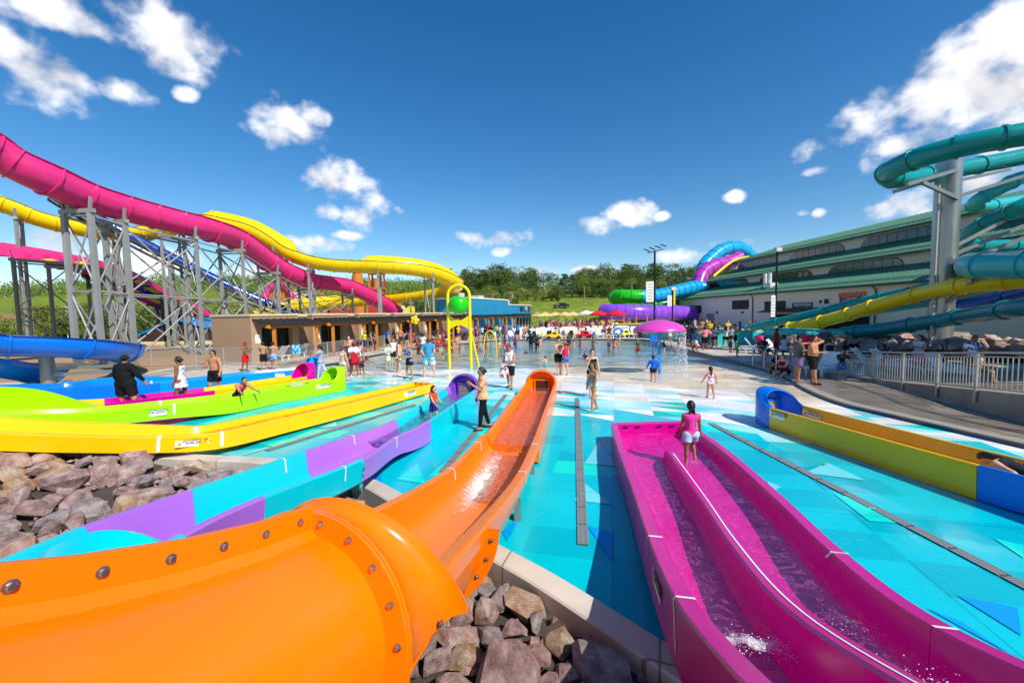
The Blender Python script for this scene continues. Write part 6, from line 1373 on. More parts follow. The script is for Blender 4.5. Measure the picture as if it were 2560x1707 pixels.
# ---- umbrellas beyond the loungers
def umbrella(x, y, h, r, m, label, group):
    T = thing('parasol', label, 'parasol', (x,y,DZ+.3), group=group); obj('pole', MB().tube([(0,0,-.3),(0,0,h)], .035, 8), M_WOOD, T, smooth=60)
    mb = MB(); n = 8; ap = Vector((0,0,h+.05)); rim = [Vector((r*math.cos(2*math.pi*k/n), r*math.sin(2*math.pi*k/n), h-.62)) for k in range(n)]; mid_ = [Vector((r*.55*math.cos(2*math.pi*k/n), r*.55*math.sin(2*math.pi*k/n), h-.27)) for k in range(n)]; dn = [p-Vector((0,0,.16)) for p in rim]
    vs = [ap]+mid_+rim+dn; fs = [(0,1+k,1+(k+1)%n) for k in range(n)]+[(1+k,1+n+k,1+n+(k+1)%n,1+(k+1)%n) for k in range(n)]+[(1+n+k,1+2*n+k,1+2*n+(k+1)%n,1+n+(k+1)%n) for k in range(n)]; mb.add(vs, fs)
    obj('canopy', mb, m, T); return T
M_STRAW = mat('parasol_straw', '#d8b878', .85, var=.15); M_RED = mat('parasol_red', '#d8121f', .7); M_WHT = mat('parasol_white', '#e9e5da', .8)
for k, px in enumerate((1343,1362,1388,1412,1432,1458,1482,1500,1516)): p = dp(px, 795, 78+1.5*(k%3)); umbrella(p.x, p.y, 2.7, 1.55, M_STRAW, 'straw coloured parasol above the crowd beyond the loungers', 'straw parasols beyond the loungers')
p = dp(1466,795,74); umbrella(p.x, p.y, 2.9, 1.5, M_WHT, 'white parasol between the straw ones', None)
p = dp(1496,795,70); umbrella(p.x, p.y, 2.75, 1.7, M_RED, 'flat red parasol above the crowd near the straw ones', None)
p = dp(1541,795,62); umbrella(p.x, p.y, 2.8, 1.55, M_RED, 'tall red parasol by the blue kiosk counter', None)
# kiosk
kp = dp(1553,812,60); T = thing('kiosk', 'blue and yellow snack kiosk under the red parasol', 'kiosk'); obj('counter', MB().box((kp.x+1.2,kp.y,DZ+.5),(5.5,1.6,1.0)), G_NV2, T); obj('counter_top', MB().box((kp.x+1.2,kp.y,DZ+1.05),(5.7,1.8,.1)), G_YL3, T)
for dx in (-1.4,.4,2.2,3.8): obj('post', MB().bar((kp.x+dx,kp.y,DZ+1.1),(kp.x+dx,kp.y,DZ+2.2),.12), M_WOOD, T)
# ---- toy cars and small things among the loungers
def toy_car(p, m, label):
    T = thing('toy_car', label, 'toy car', (p.x,p.y,DZ), R_(8)); mb = MB(); mb.loft([[Vector((x,-.4,z)) for x,z in pr2]+[Vector((x,.4,z)) for x,z in reversed(pr2)] for pr2 in ([(-.85,.2),(-.85,.45)],[(-.3,.2),(-.3,.52)],[(-.15,.2),(-.15,.8)],[(.35,.2),(.35,.8)],[(.5,.2),(.5,.5)],[(.9,.2),(.9,.42)])], closed=True, caps=True); obj('body', mb, m, T)
    for x in (-.55,.55):
        for y in (-.4,.4): obj('wheel', MB().tube([(x,y-.05,.18),(x,y+.05,.18)],.18,12), M_FRAME, T, smooth=40)
    obj('windscreen', MB().box((.1,-.405,.62),(.4,.01,.2)), M_GLASS, T)
toy_car(dp(1382,845,45.6), gel('toy_yellow','#f0c800'), 'yellow toy car cart parked in front of the loungers'); toy_car(dp(1460,842,45.8), gel('toy_red','#d01020'), 'red toy cart parked in front of the loungers'); toy_car(dp(1560,842,46.5), gel('toy_lemon','#f2e020'), 'lemon inflatable cart at the end of the loungers')
for k, (px, c, lab) in enumerate(((1428,'#15161a','black rucksack standing between the loungers'),(1372,'#1b1c20','tall black bag leaning on a lounger'),(1545,'#2f7fd0','blue and green swim ring by the loungers'),(1335,'#101116','black cooler bag by the left loungers'),(1512,'#7a7d88','grey towel draped on a lounger back'),(1600,'#c8202a','red beach ball at the end of the loungers'),(1612,'#2a63c0','blue beach ball at the end of the loungers'))):
    p = dp(px, 838, 45.9); T_ = MB()
    if 'ball' in lab: T_.ball((p.x,p.y,DZ+.28), .28)
    elif 'ring' in lab:
        for a in range(24): pass
        T_.tube([(p.x+.45*math.cos(a), p.y-.05, DZ+.55+.45*math.sin(a)) for a in np.linspace(0,6.2,24)], .13, 8)
    elif 'towel' in lab: T_.loft([[(p.x-.3,p.y+.9-.1*k2,DZ+.5+.12*k2),(p.x+.3,p.y+.9-.1*k2,DZ+.5+.12*k2)] for k2 in range(5)], closed=False)
    else: T_.loft([[Vector((p.x+a*w_,p.y+b*.18,DZ+z)) for a,b in ((-1,-1),(1,-1),(1,1),(-1,1))] for z,w_ in ((0,.22),(.3,.26),(.7,.24),(.9,.14))], closed=True, caps=True)
    obj('beach_ball' if 'ball' in lab else 'swim_ring' if 'ring' in lab else 'towel' if 'towel' in lab else 'bag', T_, mat('item_'+c, c, .6), smooth=50, label=lab, cat='ball' if 'ball' in lab else 'swim ring' if 'ring' in lab else 'towel' if 'towel' in lab else 'bag')
# flower tub
p = at(*cZ3(2245,300), DZ); T = thing('flower_tub', 'dark planter tub of red flowers by the far cabana', 'planter', p); obj('tub', MB().lathe([(0,0),(.3,0),(.42,.6),(.38,.6),(.3,.5),(0,.5)], (0,0,0), 16), mat('tub','#4a3a38',.7), T, smooth=40)
mb = MB()
for k in range(160): q = Vector((rf_.gauss(0,.28), rf_.gauss(0,.28), .7+abs(rf_.gauss(0,.16)))); mb.ball(q, rf_.uniform(.03,.06), 5, 3)
obj('flowers', mb, pattern_mat('flowers','#b8304a','#3f6b2a',9), T, kind='stuff')

# ---- railing on the ramp at the right, with its retaining wall
M_ALU = mat('railing_alu', '#a8aaa6', .42, metal=.55)
RT_ = [at(2114,943,.10), None]; ra, rb = Vector((13.95,17.1,.12)), Vector((12.55,10.0,.74)); rc_ = Vector((12.9,6.0,.95))
line = [ra, ra.lerp(rb,.33)+Vector((.12,0,-.04)), ra.lerp(rb,.66)+Vector((.10,0,-.03)), rb, rc_]
RL = [Vector(p) for p in cat_rom([list(p) for p in line], 24)]
cum = [0]
for a, b in zip(RL[:-1], RL[1:]): cum.append(cum[-1]+(b-a).length)
def rail_at(s):
    s = max(0, min(s, cum[-1]-1e-6))
    for i in range(len(cum)-1):
        if cum[i+1] >= s: f_ = (s-cum[i])/max(1e-9, cum[i+1]-cum[i]); return RL[i].lerp(RL[i+1], f_)
    return RL[-1]
T = thing('railing', 'grey metal picket railing along the ramp above the wet deck', 'railing'); L = cum[-1]; up = Vector((0,0,1))
for z, r in ((1.07,.03),(.96,.018),(.12,.018)): obj('rail', MB().tube([p+up*z for p in RL[::2]]+[RL[-1]+up*z], r, 8), M_ALU, T, smooth=60)
k = 0; s = 0.0
while s < L:
    p = rail_at(s)
    if k % 12 == 0: obj('railing_post', MB().bar(p+up*-.28, p+up*1.06, .06), M_ALU, T)
    else: obj('picket', MB().bar(p+up*.13, p+up*.95, .018), M_ALU, T)
    s += .125; k += 1
mb = MB(); mb.loft([[p+Vector((.05,0,.04)), p+Vector((.05,0,-1)), p+Vector((.30,0,-1)), p+Vector((.30,0,.04))] for p in RL], closed=True, caps=True)
obj('retaining_wall', mb, concrete_mat('wall_concrete', '#857b6e', '#a3988a', .02, 3.1), label='low concrete retaining wall under the ramp railing', cat='wall')
mb = MB(); mb.loft([[Vector((p.x+.302,p.y,max(p.z+.02,.104))), Vector((p.x+14,p.y+1.5,max(p.z+.02,.104)))] for p in RL], closed=False); obj('ramp', mb, M_DECKR, label='raised concrete ramp behind the picket railing', cat='ramp', kind='structure')
# wet darker walkway strip on the right deck
mb = MB(); ee = [p for p in edge if p[0] > 9.5 and p[1] < 24]; A = offs(ee, .33, DZ+.005); B = [(max(a[0]+.5, 14.2 if a[1] > 16 else 12.6+.2*(a[1]-10)), a[1]+.4, DZ+.005) for a in A]; n = len(A); mb.add(A+B, [(i,i+1,n+i+1,n+i) for i in range(n-1)])
obj('walkway', mb, M_DECKR, label='wet darker concrete walkway along the curved pool edge', cat='walkway', kind='structure')
# handrails of the pool entry
for k, (a, b) in enumerate((((612,1060),(690,1080)),((690,1075),(755,960)),((765,975),(832,1090)))):
    pass
for k, (x, y, d_, lab) in enumerate((((640,1040)[0],1040,21.5,'first chrome grab rail at the pool steps'),(715,1060,20.3,'second chrome grab rail at the pool steps'),(795,1070,19.2,'third chrome grab rail, behind the seated woman'))):
    p = dp(*cR4(x, y), d_); p.z = DZ; T = thing('grab_rail', lab, 'grab rail', group='chrome grab rails at the pool steps'); ax = Vector((.75,.25,0))
    obj('rail_pipe', MB().tube([p-ax*.55+Vector((0,0,-.1)), p-ax*.55+Vector((0,0,.75)), p-ax*.45+Vector((0,0,.9)), p-ax*.25+Vector((0,0,.96)), p+ax*.25+Vector((0,0,.96)), p+ax*.45+Vector((0,0,.9)), p+ax*.55+Vector((0,0,.75)), p+ax*.55], .028, 10), mat('chrome','#c9c7c2',.2,metal=.9), T, smooth=60)
    for q in (p-ax*.55, p+ax*.55): obj('foot_collar', MB().tube([q, q+Vector((0,0,.03))], .06, 12), mat('chrome','#c9c7c2',.2,metal=.9), T, smooth=40)
# black fence and boulders behind the shaded deck
chain_fence([(16.5,27.5),(20.5,23.0),(24.5,19.5),(27,14)], 1.15, 'black chain link fence behind the shaded loungers', m=mat('fence_black','#15161a',.5), wire=.012, mesh=.11)
mb = MB(); mb.add([(17.5,28,.25),(21,24,.3),(25,20.5,.4),(27.5,15,.4),(32,15,.9),(32,24,.9),(27,30,.7),(20,31,.4)], [tuple(range(8))]); B2 = obj('rock_bed', mb, MATS['bed_soil'], label='boulder bed behind the black fence under the teal tubes', cat='rock bed', kind='structure')
poly2 = [(18,27.6),(21,24),(25,20.5),(27.5,15.5),(31,15.5),(31,23),(26.5,29),(20,30)]
rr2 = random.Random(15); scatter((17,32,15,31), rr2, .7, 1.2, .36, 75, lambda x, y: inside(x, y, poly2) and vis(x, y), lambda x, y: .35+.03*(x-18), B2)
# pushchair, cooler
p = dp(*cR4(650,880), 26.8); p.z = DZ; T = thing('pushchair', 'pushchair with a bright pink hood beside a lounger', 'pushchair', p)
obj('hood', MB().ball((0,0,.95), (.28,.34,.24)), mat('hood_pink','#e0206a',.7), T, smooth=180); obj('seat', MB().box((.05,-.1,.55),(.42,.4,.5), M=Matrix.Rotation(.3,3,'X')), mat('pram_black','#191a20',.8), T)
for s_ in (-.24,.24):
    obj('frame_bar', MB().tube([(s_,.45,1.05),(s_,.1,.7),(s_,-.45,.15)], .018, 6), M_ALU, T, smooth=60)
    for y in (-.42,.3): obj('wheel', MB().tube([(s_-.02,y,.12),(s_+.02,y,.12)], .12, 12), M_FRAME, T, smooth=40)
p = dp(*cR4(968,865), 21.5); T = thing('stroller_wagon', 'tall hot pink canvas wagon standing among the seated bathers', 'wagon', Vector((p.x,p.y,DZ)))
obj('canvas_body', MB().loft([[Vector((a*.36,b*.25,z)) for a,b in ((-1,-1),(1,-1),(1,1),(-1,1))] for z in (.9,1.15,1.5)], closed=True, caps=True), mat('canvas_pink','#d0104a',.8), T)
for a in (-.3,.3):
    for b in (-.22,.22): obj('leg', MB().tube([(a,b,0),(a,b,1.52)], .02, 6), M_FRAME, T, smooth=60)
# ---- light poles
def light_pole(px, py, d, base, label, heads, sign=None):
    t_ = dp(px, py, d); b = Vector((t_.x, t_.y, DZ)); T = thing('light_pole', label, 'light pole'); M_B = mat('pole_black','#16181a',.45,metal=.3)
    obj('mast', MB().tube([b, t_], .11, 12), M_B, T, smooth=40); obj('base', MB().tube([b, b+Vector((0,0,.9))], .28, 14), mat('plinth_concrete','#9b958c',.85,bump=.2), T, smooth=40)
    if heads > 1:
        obj('cross_arm', MB().bar(t_+Vector((-.8,.1,-.1)), t_+Vector((.95,-.1,.25)), .09), M_B, T)
        for k in range(heads):
            q = t_+Vector((-.9+.62*k,.0,.18+.17*k)); h = obj('lamp_head', MB().box(q, (.62,.4,.10), M=Matrix.Rotation(.35,3,'Y')@Matrix.Rotation(.3,3,'X')), M_B, T); obj('lens', MB().box(q+Vector((.02,-.02,-.065)), (.5,.3,.02), M=Matrix.Rotation(.35,3,'Y')@Matrix.Rotation(.3,3,'X')), mat('lens','#d8d8d0',.3), h)
    else: h = obj('lamp_head', MB().box(t_+Vector((.05,-.1,.15)), (.75,.5,.5)), M_ALU, T); obj('lens', MB().box(t_+Vector((.02,-.365,.15)), (.6,.02,.4)), mat('lens','#d8d8d0',.3), h)
    if sign:
        z0, z1, w = sign; c = Vector((t_.x-w/2-.16, t_.y-.15, (z0+z1)/2)); sg = obj('banner', MB().box(c, (w,.04,z1-z0)), M_SIGNW, T)
        for k in range(6): obj('banner_line', MB().box(c+Vector((.0,-.024,(z1-z0)*(.36-.145*k))), (w*.62,.006,(z1-z0)*.035)), mat('ink_grey','#8a8a86',.6), sg)
light_pole(*cX(252,200), 47, 0, 'tall black light pole with four floodlights beside the mushroom', 4, (4.0,6.3,.85)); light_pole(*cR4(757,330), 50, 0, 'tall black light pole with one floodlight before the hall', 1, (2.0,4.6,.5)); light_pole(*cX(555,850), 58, 0, 'short black light pole with a banner beside the lilac tube', 1, (3.6,5.1,.6))
# ---- gravel yard by the towers
mb = MB(); mb.add([(-62,20,.11),(-21,19.8,.11),(-20.2,26.1,.11),(-17.6,27,.11),(-20,33,.11),(-62,60,.11)], [tuple(range(6))]); obj('gravel_yard', mb, mat('gravel','#b08a5e',.95,var=.5,vscale=9,bump=1.0,bscale=14), label='tan gravel yard under the slide towers', cat='gravel', kind='structure')
# ================================================================ trees, hills and things far behind
rt = random.Random(31)
def leaf_mat(name, c1, c2):
    m = bpy.data.materials.new(name); m.use_nodes = True; t = m.node_tree; b = t.nodes['Principled BSDF']; tcn = N(t,'ShaderNodeTexCoord'); oi = N(t,'ShaderNodeObjectInfo')
    n = N(t,'ShaderNodeTexNoise'); n.inputs['Scale'].default_value=.9; n.inputs['Detail'].default_value=5; t.links.new(tcn.outputs['Object'], n.inputs['Vector'])
    a = M(t,'ADD', M(t,'MULTIPLY', n.outputs['Fac'], .75), M(t,'MULTIPLY', oi.outputs['Random'], .35))
    r = N(t,'ShaderNodeValToRGB'); r.color_ramp.elements[0].position=.3; r.color_ramp.elements[0].color=lin(c1)+(1,); r.color_ramp.elements[1].position=.8; r.color_ramp.elements[1].color=lin(c2)+(1,); t.links.new(a, r.inputs[0]); t.links.new(r.outputs[0], b.inputs['Base Color'])
    b.inputs['Roughness'].default_value=.75; b.inputs['Specular IOR Level'].default_value=.15; return m
ML = [leaf_mat('leaf_mid','#5a6d2a','#86923f'), leaf_mat('leaf_dark','#435a28','#6b7c38'), leaf_mat('leaf_light','#738236','#a0a852')]; M_PINE = leaf_mat('needle','#3c5733','#5c7540'); M_BARK = mat('bark','#5a4636',.95,bump=.8,bscale=9)
def leaves(mb, c, rad, n, size, rnd, squash=1.0):
    for _ in range(n):
        v = Vector((rnd.gauss(0,1), rnd.gauss(0,1), rnd.gauss(0,1))).normalized()*rad*rnd.random()**.4; v.z *= squash; p = c + v
        a = Vector((rnd.gauss(0,1), rnd.gauss(0,1), rnd.gauss(0,.6))).normalized(); b = a.orthogonal().normalized(); q = a.cross(b); s = size*rnd.uniform(.6,1.3)
        b2 = (b*math.cos(1)+q*math.sin(1)); mb.add([p-b2*s*.5, p+q*s*.4, p+b2*s*.5, p-q*s*.4], [(0,1,2,3)])
def tree_mesh(kind, h, rnd):
    tr = MB(); tr.tube([(0,0,-.6),(0,0,h*.3),(rnd.uniform(-.2,.2),rnd.uniform(-.2,.2),h*.62),(rnd.uniform(-.4,.4),0,h*.9)], .2, 7, radii=[h*.026,h*.02,h*.013,h*.003]); cr = MB()
    if kind == 'round':
        w = h*rnd.uniform(.30,.40)
        for k in range(44):
            a = rnd.uniform(0,6.28); z = rnd.uniform(.12,.97); rad = w*math.sin(math.pi*min(1,(z-.12)/.9))**.7*rnd.uniform(.35,1); c = Vector((rad*math.cos(a), rad*math.sin(a), z*h))
            if k % 3 == 0: tr.tube([(0,0,h*(z*.55)), c*.6+Vector((0,0,c.z*.36)), c], .06, 5, radii=[h*.008,h*.005,h*.002])
            leaves(cr, c, h*rnd.uniform(.08,.14), 85, h*.042, rnd, .8)
    else:
        for k in range(44):
            z = rnd.uniform(.16,1.0); a = rnd.uniform(0,6.28); rad = h*.27*(1.04-z)**.75*rnd.uniform(.45,1.1); c = Vector((rad*math.cos(a), rad*math.sin(a), z*h))
            if k % 2 == 0: tr.tube([(0,0,z*h-.2), c], .05, 5, radii=[h*.006,h*.002])
            leaves(cr, c, h*rnd.uniform(.06,.10), 80, h*.036, rnd, .5)
    return tr.mesh('trunk', M_BARK, 60), cr.mesh('crown', ML[0] if kind == 'round' else M_PINE)
TM = {}
for k in range(4):
    a, b = tree_mesh('round', 10, rt)
    for j in range(3):
        b2 = b.copy() if j else b; b2.materials.clear(); b2.materials.append(ML[j]); TM[('round',k,j)] = (a, b2)
for k in range(3): TM[('pine',k,0)] = tree_mesh('pine', 10, rt)
def plant_tree(p, h, kind, label, group, shade=None):
    key = (kind, rt.randrange(4), shade if shade is not None else rt.randrange(3)) if kind == 'round' else ('pine', rt.randrange(3), 0); a, b = TM[key]
    T = thing('pine_tree' if kind == 'pine' else 'broadleaf_tree', label, 'tree', p, rt.uniform(0,6.28), group); T.scale = (h/10*rt.uniform(1.25,1.6),)*2 + (h/10,)
    link('trunk', a, T); link('crown', b, T); return T
G1 = 'trees on the grassy slope beyond the pool'
def tree_px(px, ytop, d, kind, label, group, shade=None):
    b = dp(px, 800, d); z = terr_z(b.x, b.y); top = dp(px, ytop, d).z; plant_tree(Vector((b.x, b.y, z-.1)), max(4, top-z), kind, label, group, shade)
c3x = lambda x: cC3(x,0)[0]; c3y = lambda y: cC3(0,y)[1]
for (x, y, d, k, sh) in ((300,285,150,'round',1),(380,300,158,'round',0),(450,270,150,'round',0),(520,255,162,'pine',0),(560,262,150,'round',1),(640,250,155,'round',0),(700,240,165,'round',1),(760,290,150,'round',2),(820,255,160,'pine',0),(880,290,150,'round',0),(940,280,170,'pine',0),(1000,255,155,'round',0),(1150,160,160,'pine',0),(1215,175,168,'pine',0),(1120,215,172,'pine',0),(1290,190,170,'round',1),(1370,185,160,'round',0),(1440,180,166,'round',1),(1520,190,158,'round',0),(1600,205,165,'round',0),(1680,215,158,'round',1),(1760,205,165,'round',0),(1850,210,160,'round',1),(1930,205,170,'round',0),(2010,215,160,'round',2),(2090,190,170,'pine',0),(2160,200,165,'pine',0),(2240,200,168,'pine',0),(2320,190,172,'round',1),(2400,200,168,'pine',0),(2500,210,175,'round',0),(1030,300,140,'round',2),(1080,260,138,'round',0),(950,310,140,'round',2),(810,345,142,'round',2),(1420,300,150,'pine',0),(1490,310,152,'pine',0),(1570,290,150,'round',1),(1640,280,150,'round',0),(1730,270,149,'round',1),(1890,260,150,'round',0)):
    tree_px(c3x(x), c3y(y), d, k, 'dark pine standing in the tree line beyond the grass' if k == 'pine' else ('dark leafy tree in the line beyond the grass','mid green leafy tree in the line beyond the grass','pale green leafy tree at the front of the tree line')[{1:0,0:1,2:2}[sh]], 'pines beyond the grass' if k == 'pine' else G1+str(sh), sh)
for (x, y, d, sh) in ((200,870,76,2),(270,862,78,2),(330,880,75,2),(395,900,77,2),(140,905,80,0),(30,860,90,1),(-60,880,92,0)):
    p = cL2(x, y); tree_px(p[0], p[1], d, 'round', 'yellow green tree behind the slide towers' if sh == 2 else ('darkest green tree further behind the slide towers' if sh == 1 else 'mid green tree further behind the slide towers'), 'trees behind the towers%d' % sh, sh)
for k in range(16): x = 330+rt.uniform(0,380); tree_px(c3x(x-400 if k < 6 else x), c3y(330+rt.uniform(-20,40)), 128+rt.uniform(-6,10), 'round', 'rounded tree behind the blue shop building', 'trees behind the blue building', 0)
for (x, y, d) in ((1980,905,95),(2050,880,98),(1900,930,100),(1830,920,96),(1700,930,99),(1760,910,102)): p = cL2(x, y); tree_px(p[0], p[1], d, 'round', 'dark tree seen through the yellow slide supports', 'trees beyond the yellow slide', 1)
for k in range(30):     # bushes and trees along the yard behind the towers
    px = rt.uniform(-20,470); tree_px(px, 800-rt.uniform(8,40)-(px/470)*6, rt.uniform(63,84), 'round', 'low leafy tree along the yard edge behind the towers', 'low trees behind the yard', rt.randrange(2))
# far wooded hill: one mass
mb = MB()
for k in range(1700):
    x = rt.uniform(-620,-30); y = rt.uniform(250,470); z = terr_z(x, y); px = proj((x,y,z))[0]
    if not -150 < px < 1300: continue
    h = rt.uniform(8,13); leaves(mb, Vector((x,y,z+h*.45)), h*.6, 46, h*.15, rt, .85)
obj('wooded_hill', mb, leaf_mat('hill_leaf','#55702f','#86963f'), label='far wooded hill behind the slide towers', cat='woodland', kind='stuff')
def wood(name, label, n, xr, yr, hr, pxr, m, sink=.12):
    VV, cnt, off = [], 0, 0; FF = []
    for k in range(n):
        x = rt.uniform(*xr); y = rt.uniform(*yr); z = terr_z(x, y); h = rt.uniform(*hr)
        if not pxr[0] < proj((x,y,z))[0] < pxr[1]: continue
        me = TM[('round', rt.randrange(4), 0)][1] if rt.random() < .75 else TM[('pine', rt.randrange(3), 0)][1]
        a = np.empty(len(me.vertices)*3); me.vertices.foreach_get('co', a); a = a.reshape(-1, 4, 3); keep = np.random.RandomState(k).rand(len(a)) < .40; a = a[keep].reshape(-1, 3)
        c, s_ = math.cos(k), math.sin(k); a = np.stack([(a[:,0]*c-a[:,1]*s_)*1.25, (a[:,0]*s_+a[:,1]*c)*1.25, a[:,2]], 1)*h/10 + np.array([x, y, z-h*sink]); VV.append(a)
    V = np.concatenate(VV); me = bpy.data.meshes.new(name); nq = len(V)//4
    me.vertices.add(len(V)); me.vertices.foreach_set('co', V.ravel()); me.loops.add(nq*4); me.loops.foreach_set('vertex_index', np.arange(nq*4)); me.polygons.add(nq); me.polygons.foreach_set('loop_start', np.arange(nq)*4); me.update(calc_edges=True); me.materials.append(m)
    return tag(link(name, me), label, 'woodland', kind='stuff')
wood('far_wood', 'dense wood behind the line of trees on the slope', 260, (-40,330), (172,235), (11,16), (1100,1850), leaf_mat('wood_leaf','#475c29','#727f38'))
# ---- utility poles and wires
M_POLE = mat('pole_wood','#8a7a68',.9,var=.2); WP = []
for k, (px, y0, y1, d, lab) in enumerate(((c3x(1325),c3y(285),c3y(525),125,'tall pale utility pole on the grass slope'),(c3x(1762),c3y(255),c3y(350),140,'utility pole at the wood edge behind the raft tube'),(c3x(1443),c3y(370),c3y(510),132,'thin bare pole on the grass slope'),(c3x(482),c3y(335),c3y(450),100,'utility pole with a cross arm above the blue building'),(c3x(648),c3y(325),c3y(460),102,'utility pole with transformer above the blue building'),(c3x(420),c3y(370),c3y(450),98,'short utility pole left of the blue building'))):
    t_ = dp(px, y0, d); b = Vector((t_.x, t_.y, terr_z(t_.x, t_.y)-.3)); T = thing('utility_pole', lab, 'utility pole'); obj('mast', MB().tube([b, t_], .16, 8), M_POLE, T, smooth=60)
    if k in (3,4,5): obj('cross_arm', MB().bar(t_+Vector((-1.6,0,-.5)), t_+Vector((1.6,0,-.3)), .14), M_POLE, T)
    if k == 4: obj('transformer', MB().tube([t_+Vector((.4,0,-1.6)), t_+Vector((.4,0,-.8))], .3, 10), M_ALU, T, smooth=40)
    WP.append(t_)
def wire(a, b, sag, lab):
    obj('power_line', MB().tube([a.lerp(b,k/14) - Vector((0,0,sag*4*(k/14)*(1-k/14))) for k in range(15)], .035, 4), mat('wire','#3a3a3c',.6), label=lab, cat='power line')
wire(dp(1100,758,100), WP[0], 1.2, 'power line sagging towards the tall pale pole'); wire(WP[0], WP[1], 1.0, 'power line between the slope pole and the wood edge pole'); wire(WP[1], dp(1800,705,150), .6, 'power line running on towards the hall'); wire(dp(1100,765,99), WP[3], .5, 'low power line above the blue building')
# ---- parked car on the slope
p = dp(c3x(1113), c3y(540), 112); z = terr_z(p.x, p.y); T = thing('parked_car', 'black hatchback parked on the grass above the parasols', 'car', (p.x,p.y,z), R_(6)); M_CAR = mat('car_black','#101216',.25,coat=.6)
sec = [(-2.1,.35,.75,.8),(-1.9,.3,.95,.86),(-1.0,.3,1.02,.88),(-.4,.3,1.42,.75),(.9,.3,1.45,.75),(1.7,.3,1.02,.86),(2.1,.35,.9,.8)]
mb = MB(); mb.loft([[Vector((x,-w,z0)),Vector((x,-w,min(z1,.85))),Vector((x,-w*.86,z1)),Vector((x,w*.86,z1)),Vector((x,w,min(z1,.85))),Vector((x,w,z0))] for x,z0,z1,w in sec], closed=True, caps=True); obj('body', mb, M_CAR, T, smooth=30)
for x in (-1.3,1.3):
    for y in (-.82,.82): wh = obj('wheel', MB().tube([(x,y-.1,.33),(x,y+.1,.33)], .33, 16), M_FRAME, T, smooth=40); obj('rim', MB().tube([(x,y-.105,.33),(x,y+.105,.33)], .19, 12), M_ALU, wh, smooth=40)
for x0, x1 in ((-.35,.25),(.32,.95)): obj('side_window', MB().plate([(x0,-.83,1.0),(x1,-.83,1.0),(x1-.05,-.76,1.34),(x0+.05,-.76,1.34)], .02), M_GLASS, T)
obj('headlight', MB().box((-2.06,-.6,.75),(.08,.3,.14)), mat('lens','#d8d8d0',.3), T)
# ---- theme-park ruins and ride bits behind the cabanas
M_ORR = mat('ruin_orange','#c8742c',.9,var=.3,bump=.5); M_REDR = mat('ruin_red','#b8322a',.8,var=.2); M_CRM = mat('ruin_cream','#d8c49c',.9,var=.15)
def at2(x, y, d): return dp(*cL2(x, y), d)
a = at2(1285,660,85); T = thing('ruin_tower', 'round orange ruin tower behind the yellow slide', 'tower'); obj('drum', MB().lathe([(0,a.z),(.9,a.z),(1.1,a.z-1.2),(1.3,a.z-3),(1.5,.1),(0,.1)], (a.x,a.y,0), 16), M_ORR, T, smooth=40)
for k in range(8): obj('battlement', MB().box((a.x+.95*math.cos(k*.785), a.y+.95*math.sin(k*.785), a.z+.2), (.3,.3,.5), rz=k*.785), M_ORR, T)
a = at2(1440,665,84); T = thing('lift_tower', 'orange lift tower with a barrel on red posts', 'tower'); obj('roof', MB().box((a.x,a.y,a.z),(3.0,2.6,.3)), M_ORR, T); obj('barrel', MB().tube([Vector((a.x,a.y,a.z-2.9)), Vector((a.x,a.y,a.z-1.0))], .75, 12), M_ORR, T, smooth=40)
for dx in (-1.2,1.2):
    for dy in (-1,1): obj('post', MB().bar((a.x+dx,a.y+dy,.1),(a.x+dx,a.y+dy,a.z), .3), M_ORR if dx < 0 else M_REDR, T)
obj('deck', MB().box((a.x,a.y,a.z-3.1),(3.2,2.8,.3)), M_ORR, T)
a = at2(640,870,72); T = thing('funnel_ring', 'pink ringed funnel mouth of a ride with a wooden inside', 'water slide'); Pq = [a+Vector((2.3*math.cos(t_),.3*math.sin(t_),2.3*math.sin(t_))) for t_ in np.linspace(-.35,math.pi+.35,25)]; obj('ring_tube', MB().tube(Pq, .55, 12), G_PNK, T, smooth=60); obj('backing', MB().plate([a+Vector((2.0*math.cos(t_),.4,2.0*math.sin(t_))) for t_ in np.linspace(0,2*math.pi,24)[:-1]], .1), M_ORR, T)
for t_ in (-.9,-.3,.3,.9): obj('rib', MB().bar(a+Vector((t_,.25,-2)), a+Vector((t_,.25,1.9)), .2), M_WOOD, T)
for k, (x0, x1, y0, c, lab) in enumerate(((760,900,815,M_CRM,'cream ruin wall behind the pink slide'),(880,1060,850,M_ORR,'low orange ruin wall behind the pink slide'),(1050,1240,955,M_REDR,'red play structure roofs behind the cabanas'),(1380,1470,935,M_REDR,'small red kiosk behind the pink slide end'),(1560,1640,910,M_ORR,'orange pagoda roof behind the cabanas'),(1640,1700,945,M_CRM,'cream little tower behind the cabanas'))):
    p0, p1 = at2(x0, y0, 78), at2(x1, y0, 78); T = thing('ruin_wall', lab, 'theme building'); w = (p1-p0).length; c0_ = (p0+p1)/2
    obj('wall', MB().box((c0_.x,c0_.y,(c0_.z+.1)/2), (w,1.2,c0_.z-.1)), c, T)
    for j in range(int(w/1.1)): obj('battlement', MB().box((c0_.x-w/2+.5+j*1.1, c0_.y-.3, c0_.z+.22), (.55,.5,.44)), c, T)
    for j in range(max(1,int(w/1.8))): obj('opening', MB().box((c0_.x-w/2+.9+j*1.8, c0_.y-.61, c0_.z*.6), (.6,.03,.9)), mat('dark_opening','#17120f',.8), T)
a = at2(1720,965,70); T = thing('pineapple_sign', 'round yellow pineapple sign on a pole behind the cabanas', 'sign'); obj('disc', MB().tube([a-Vector((0,.08,0)), a+Vector((0,.08,0))], .75, 20), G_YL3, T, smooth=40); obj('post', MB().tube([Vector((a.x,a.y,.1)), a-Vector((0,0,.7))], .08, 8), M_GALV, T, smooth=60)
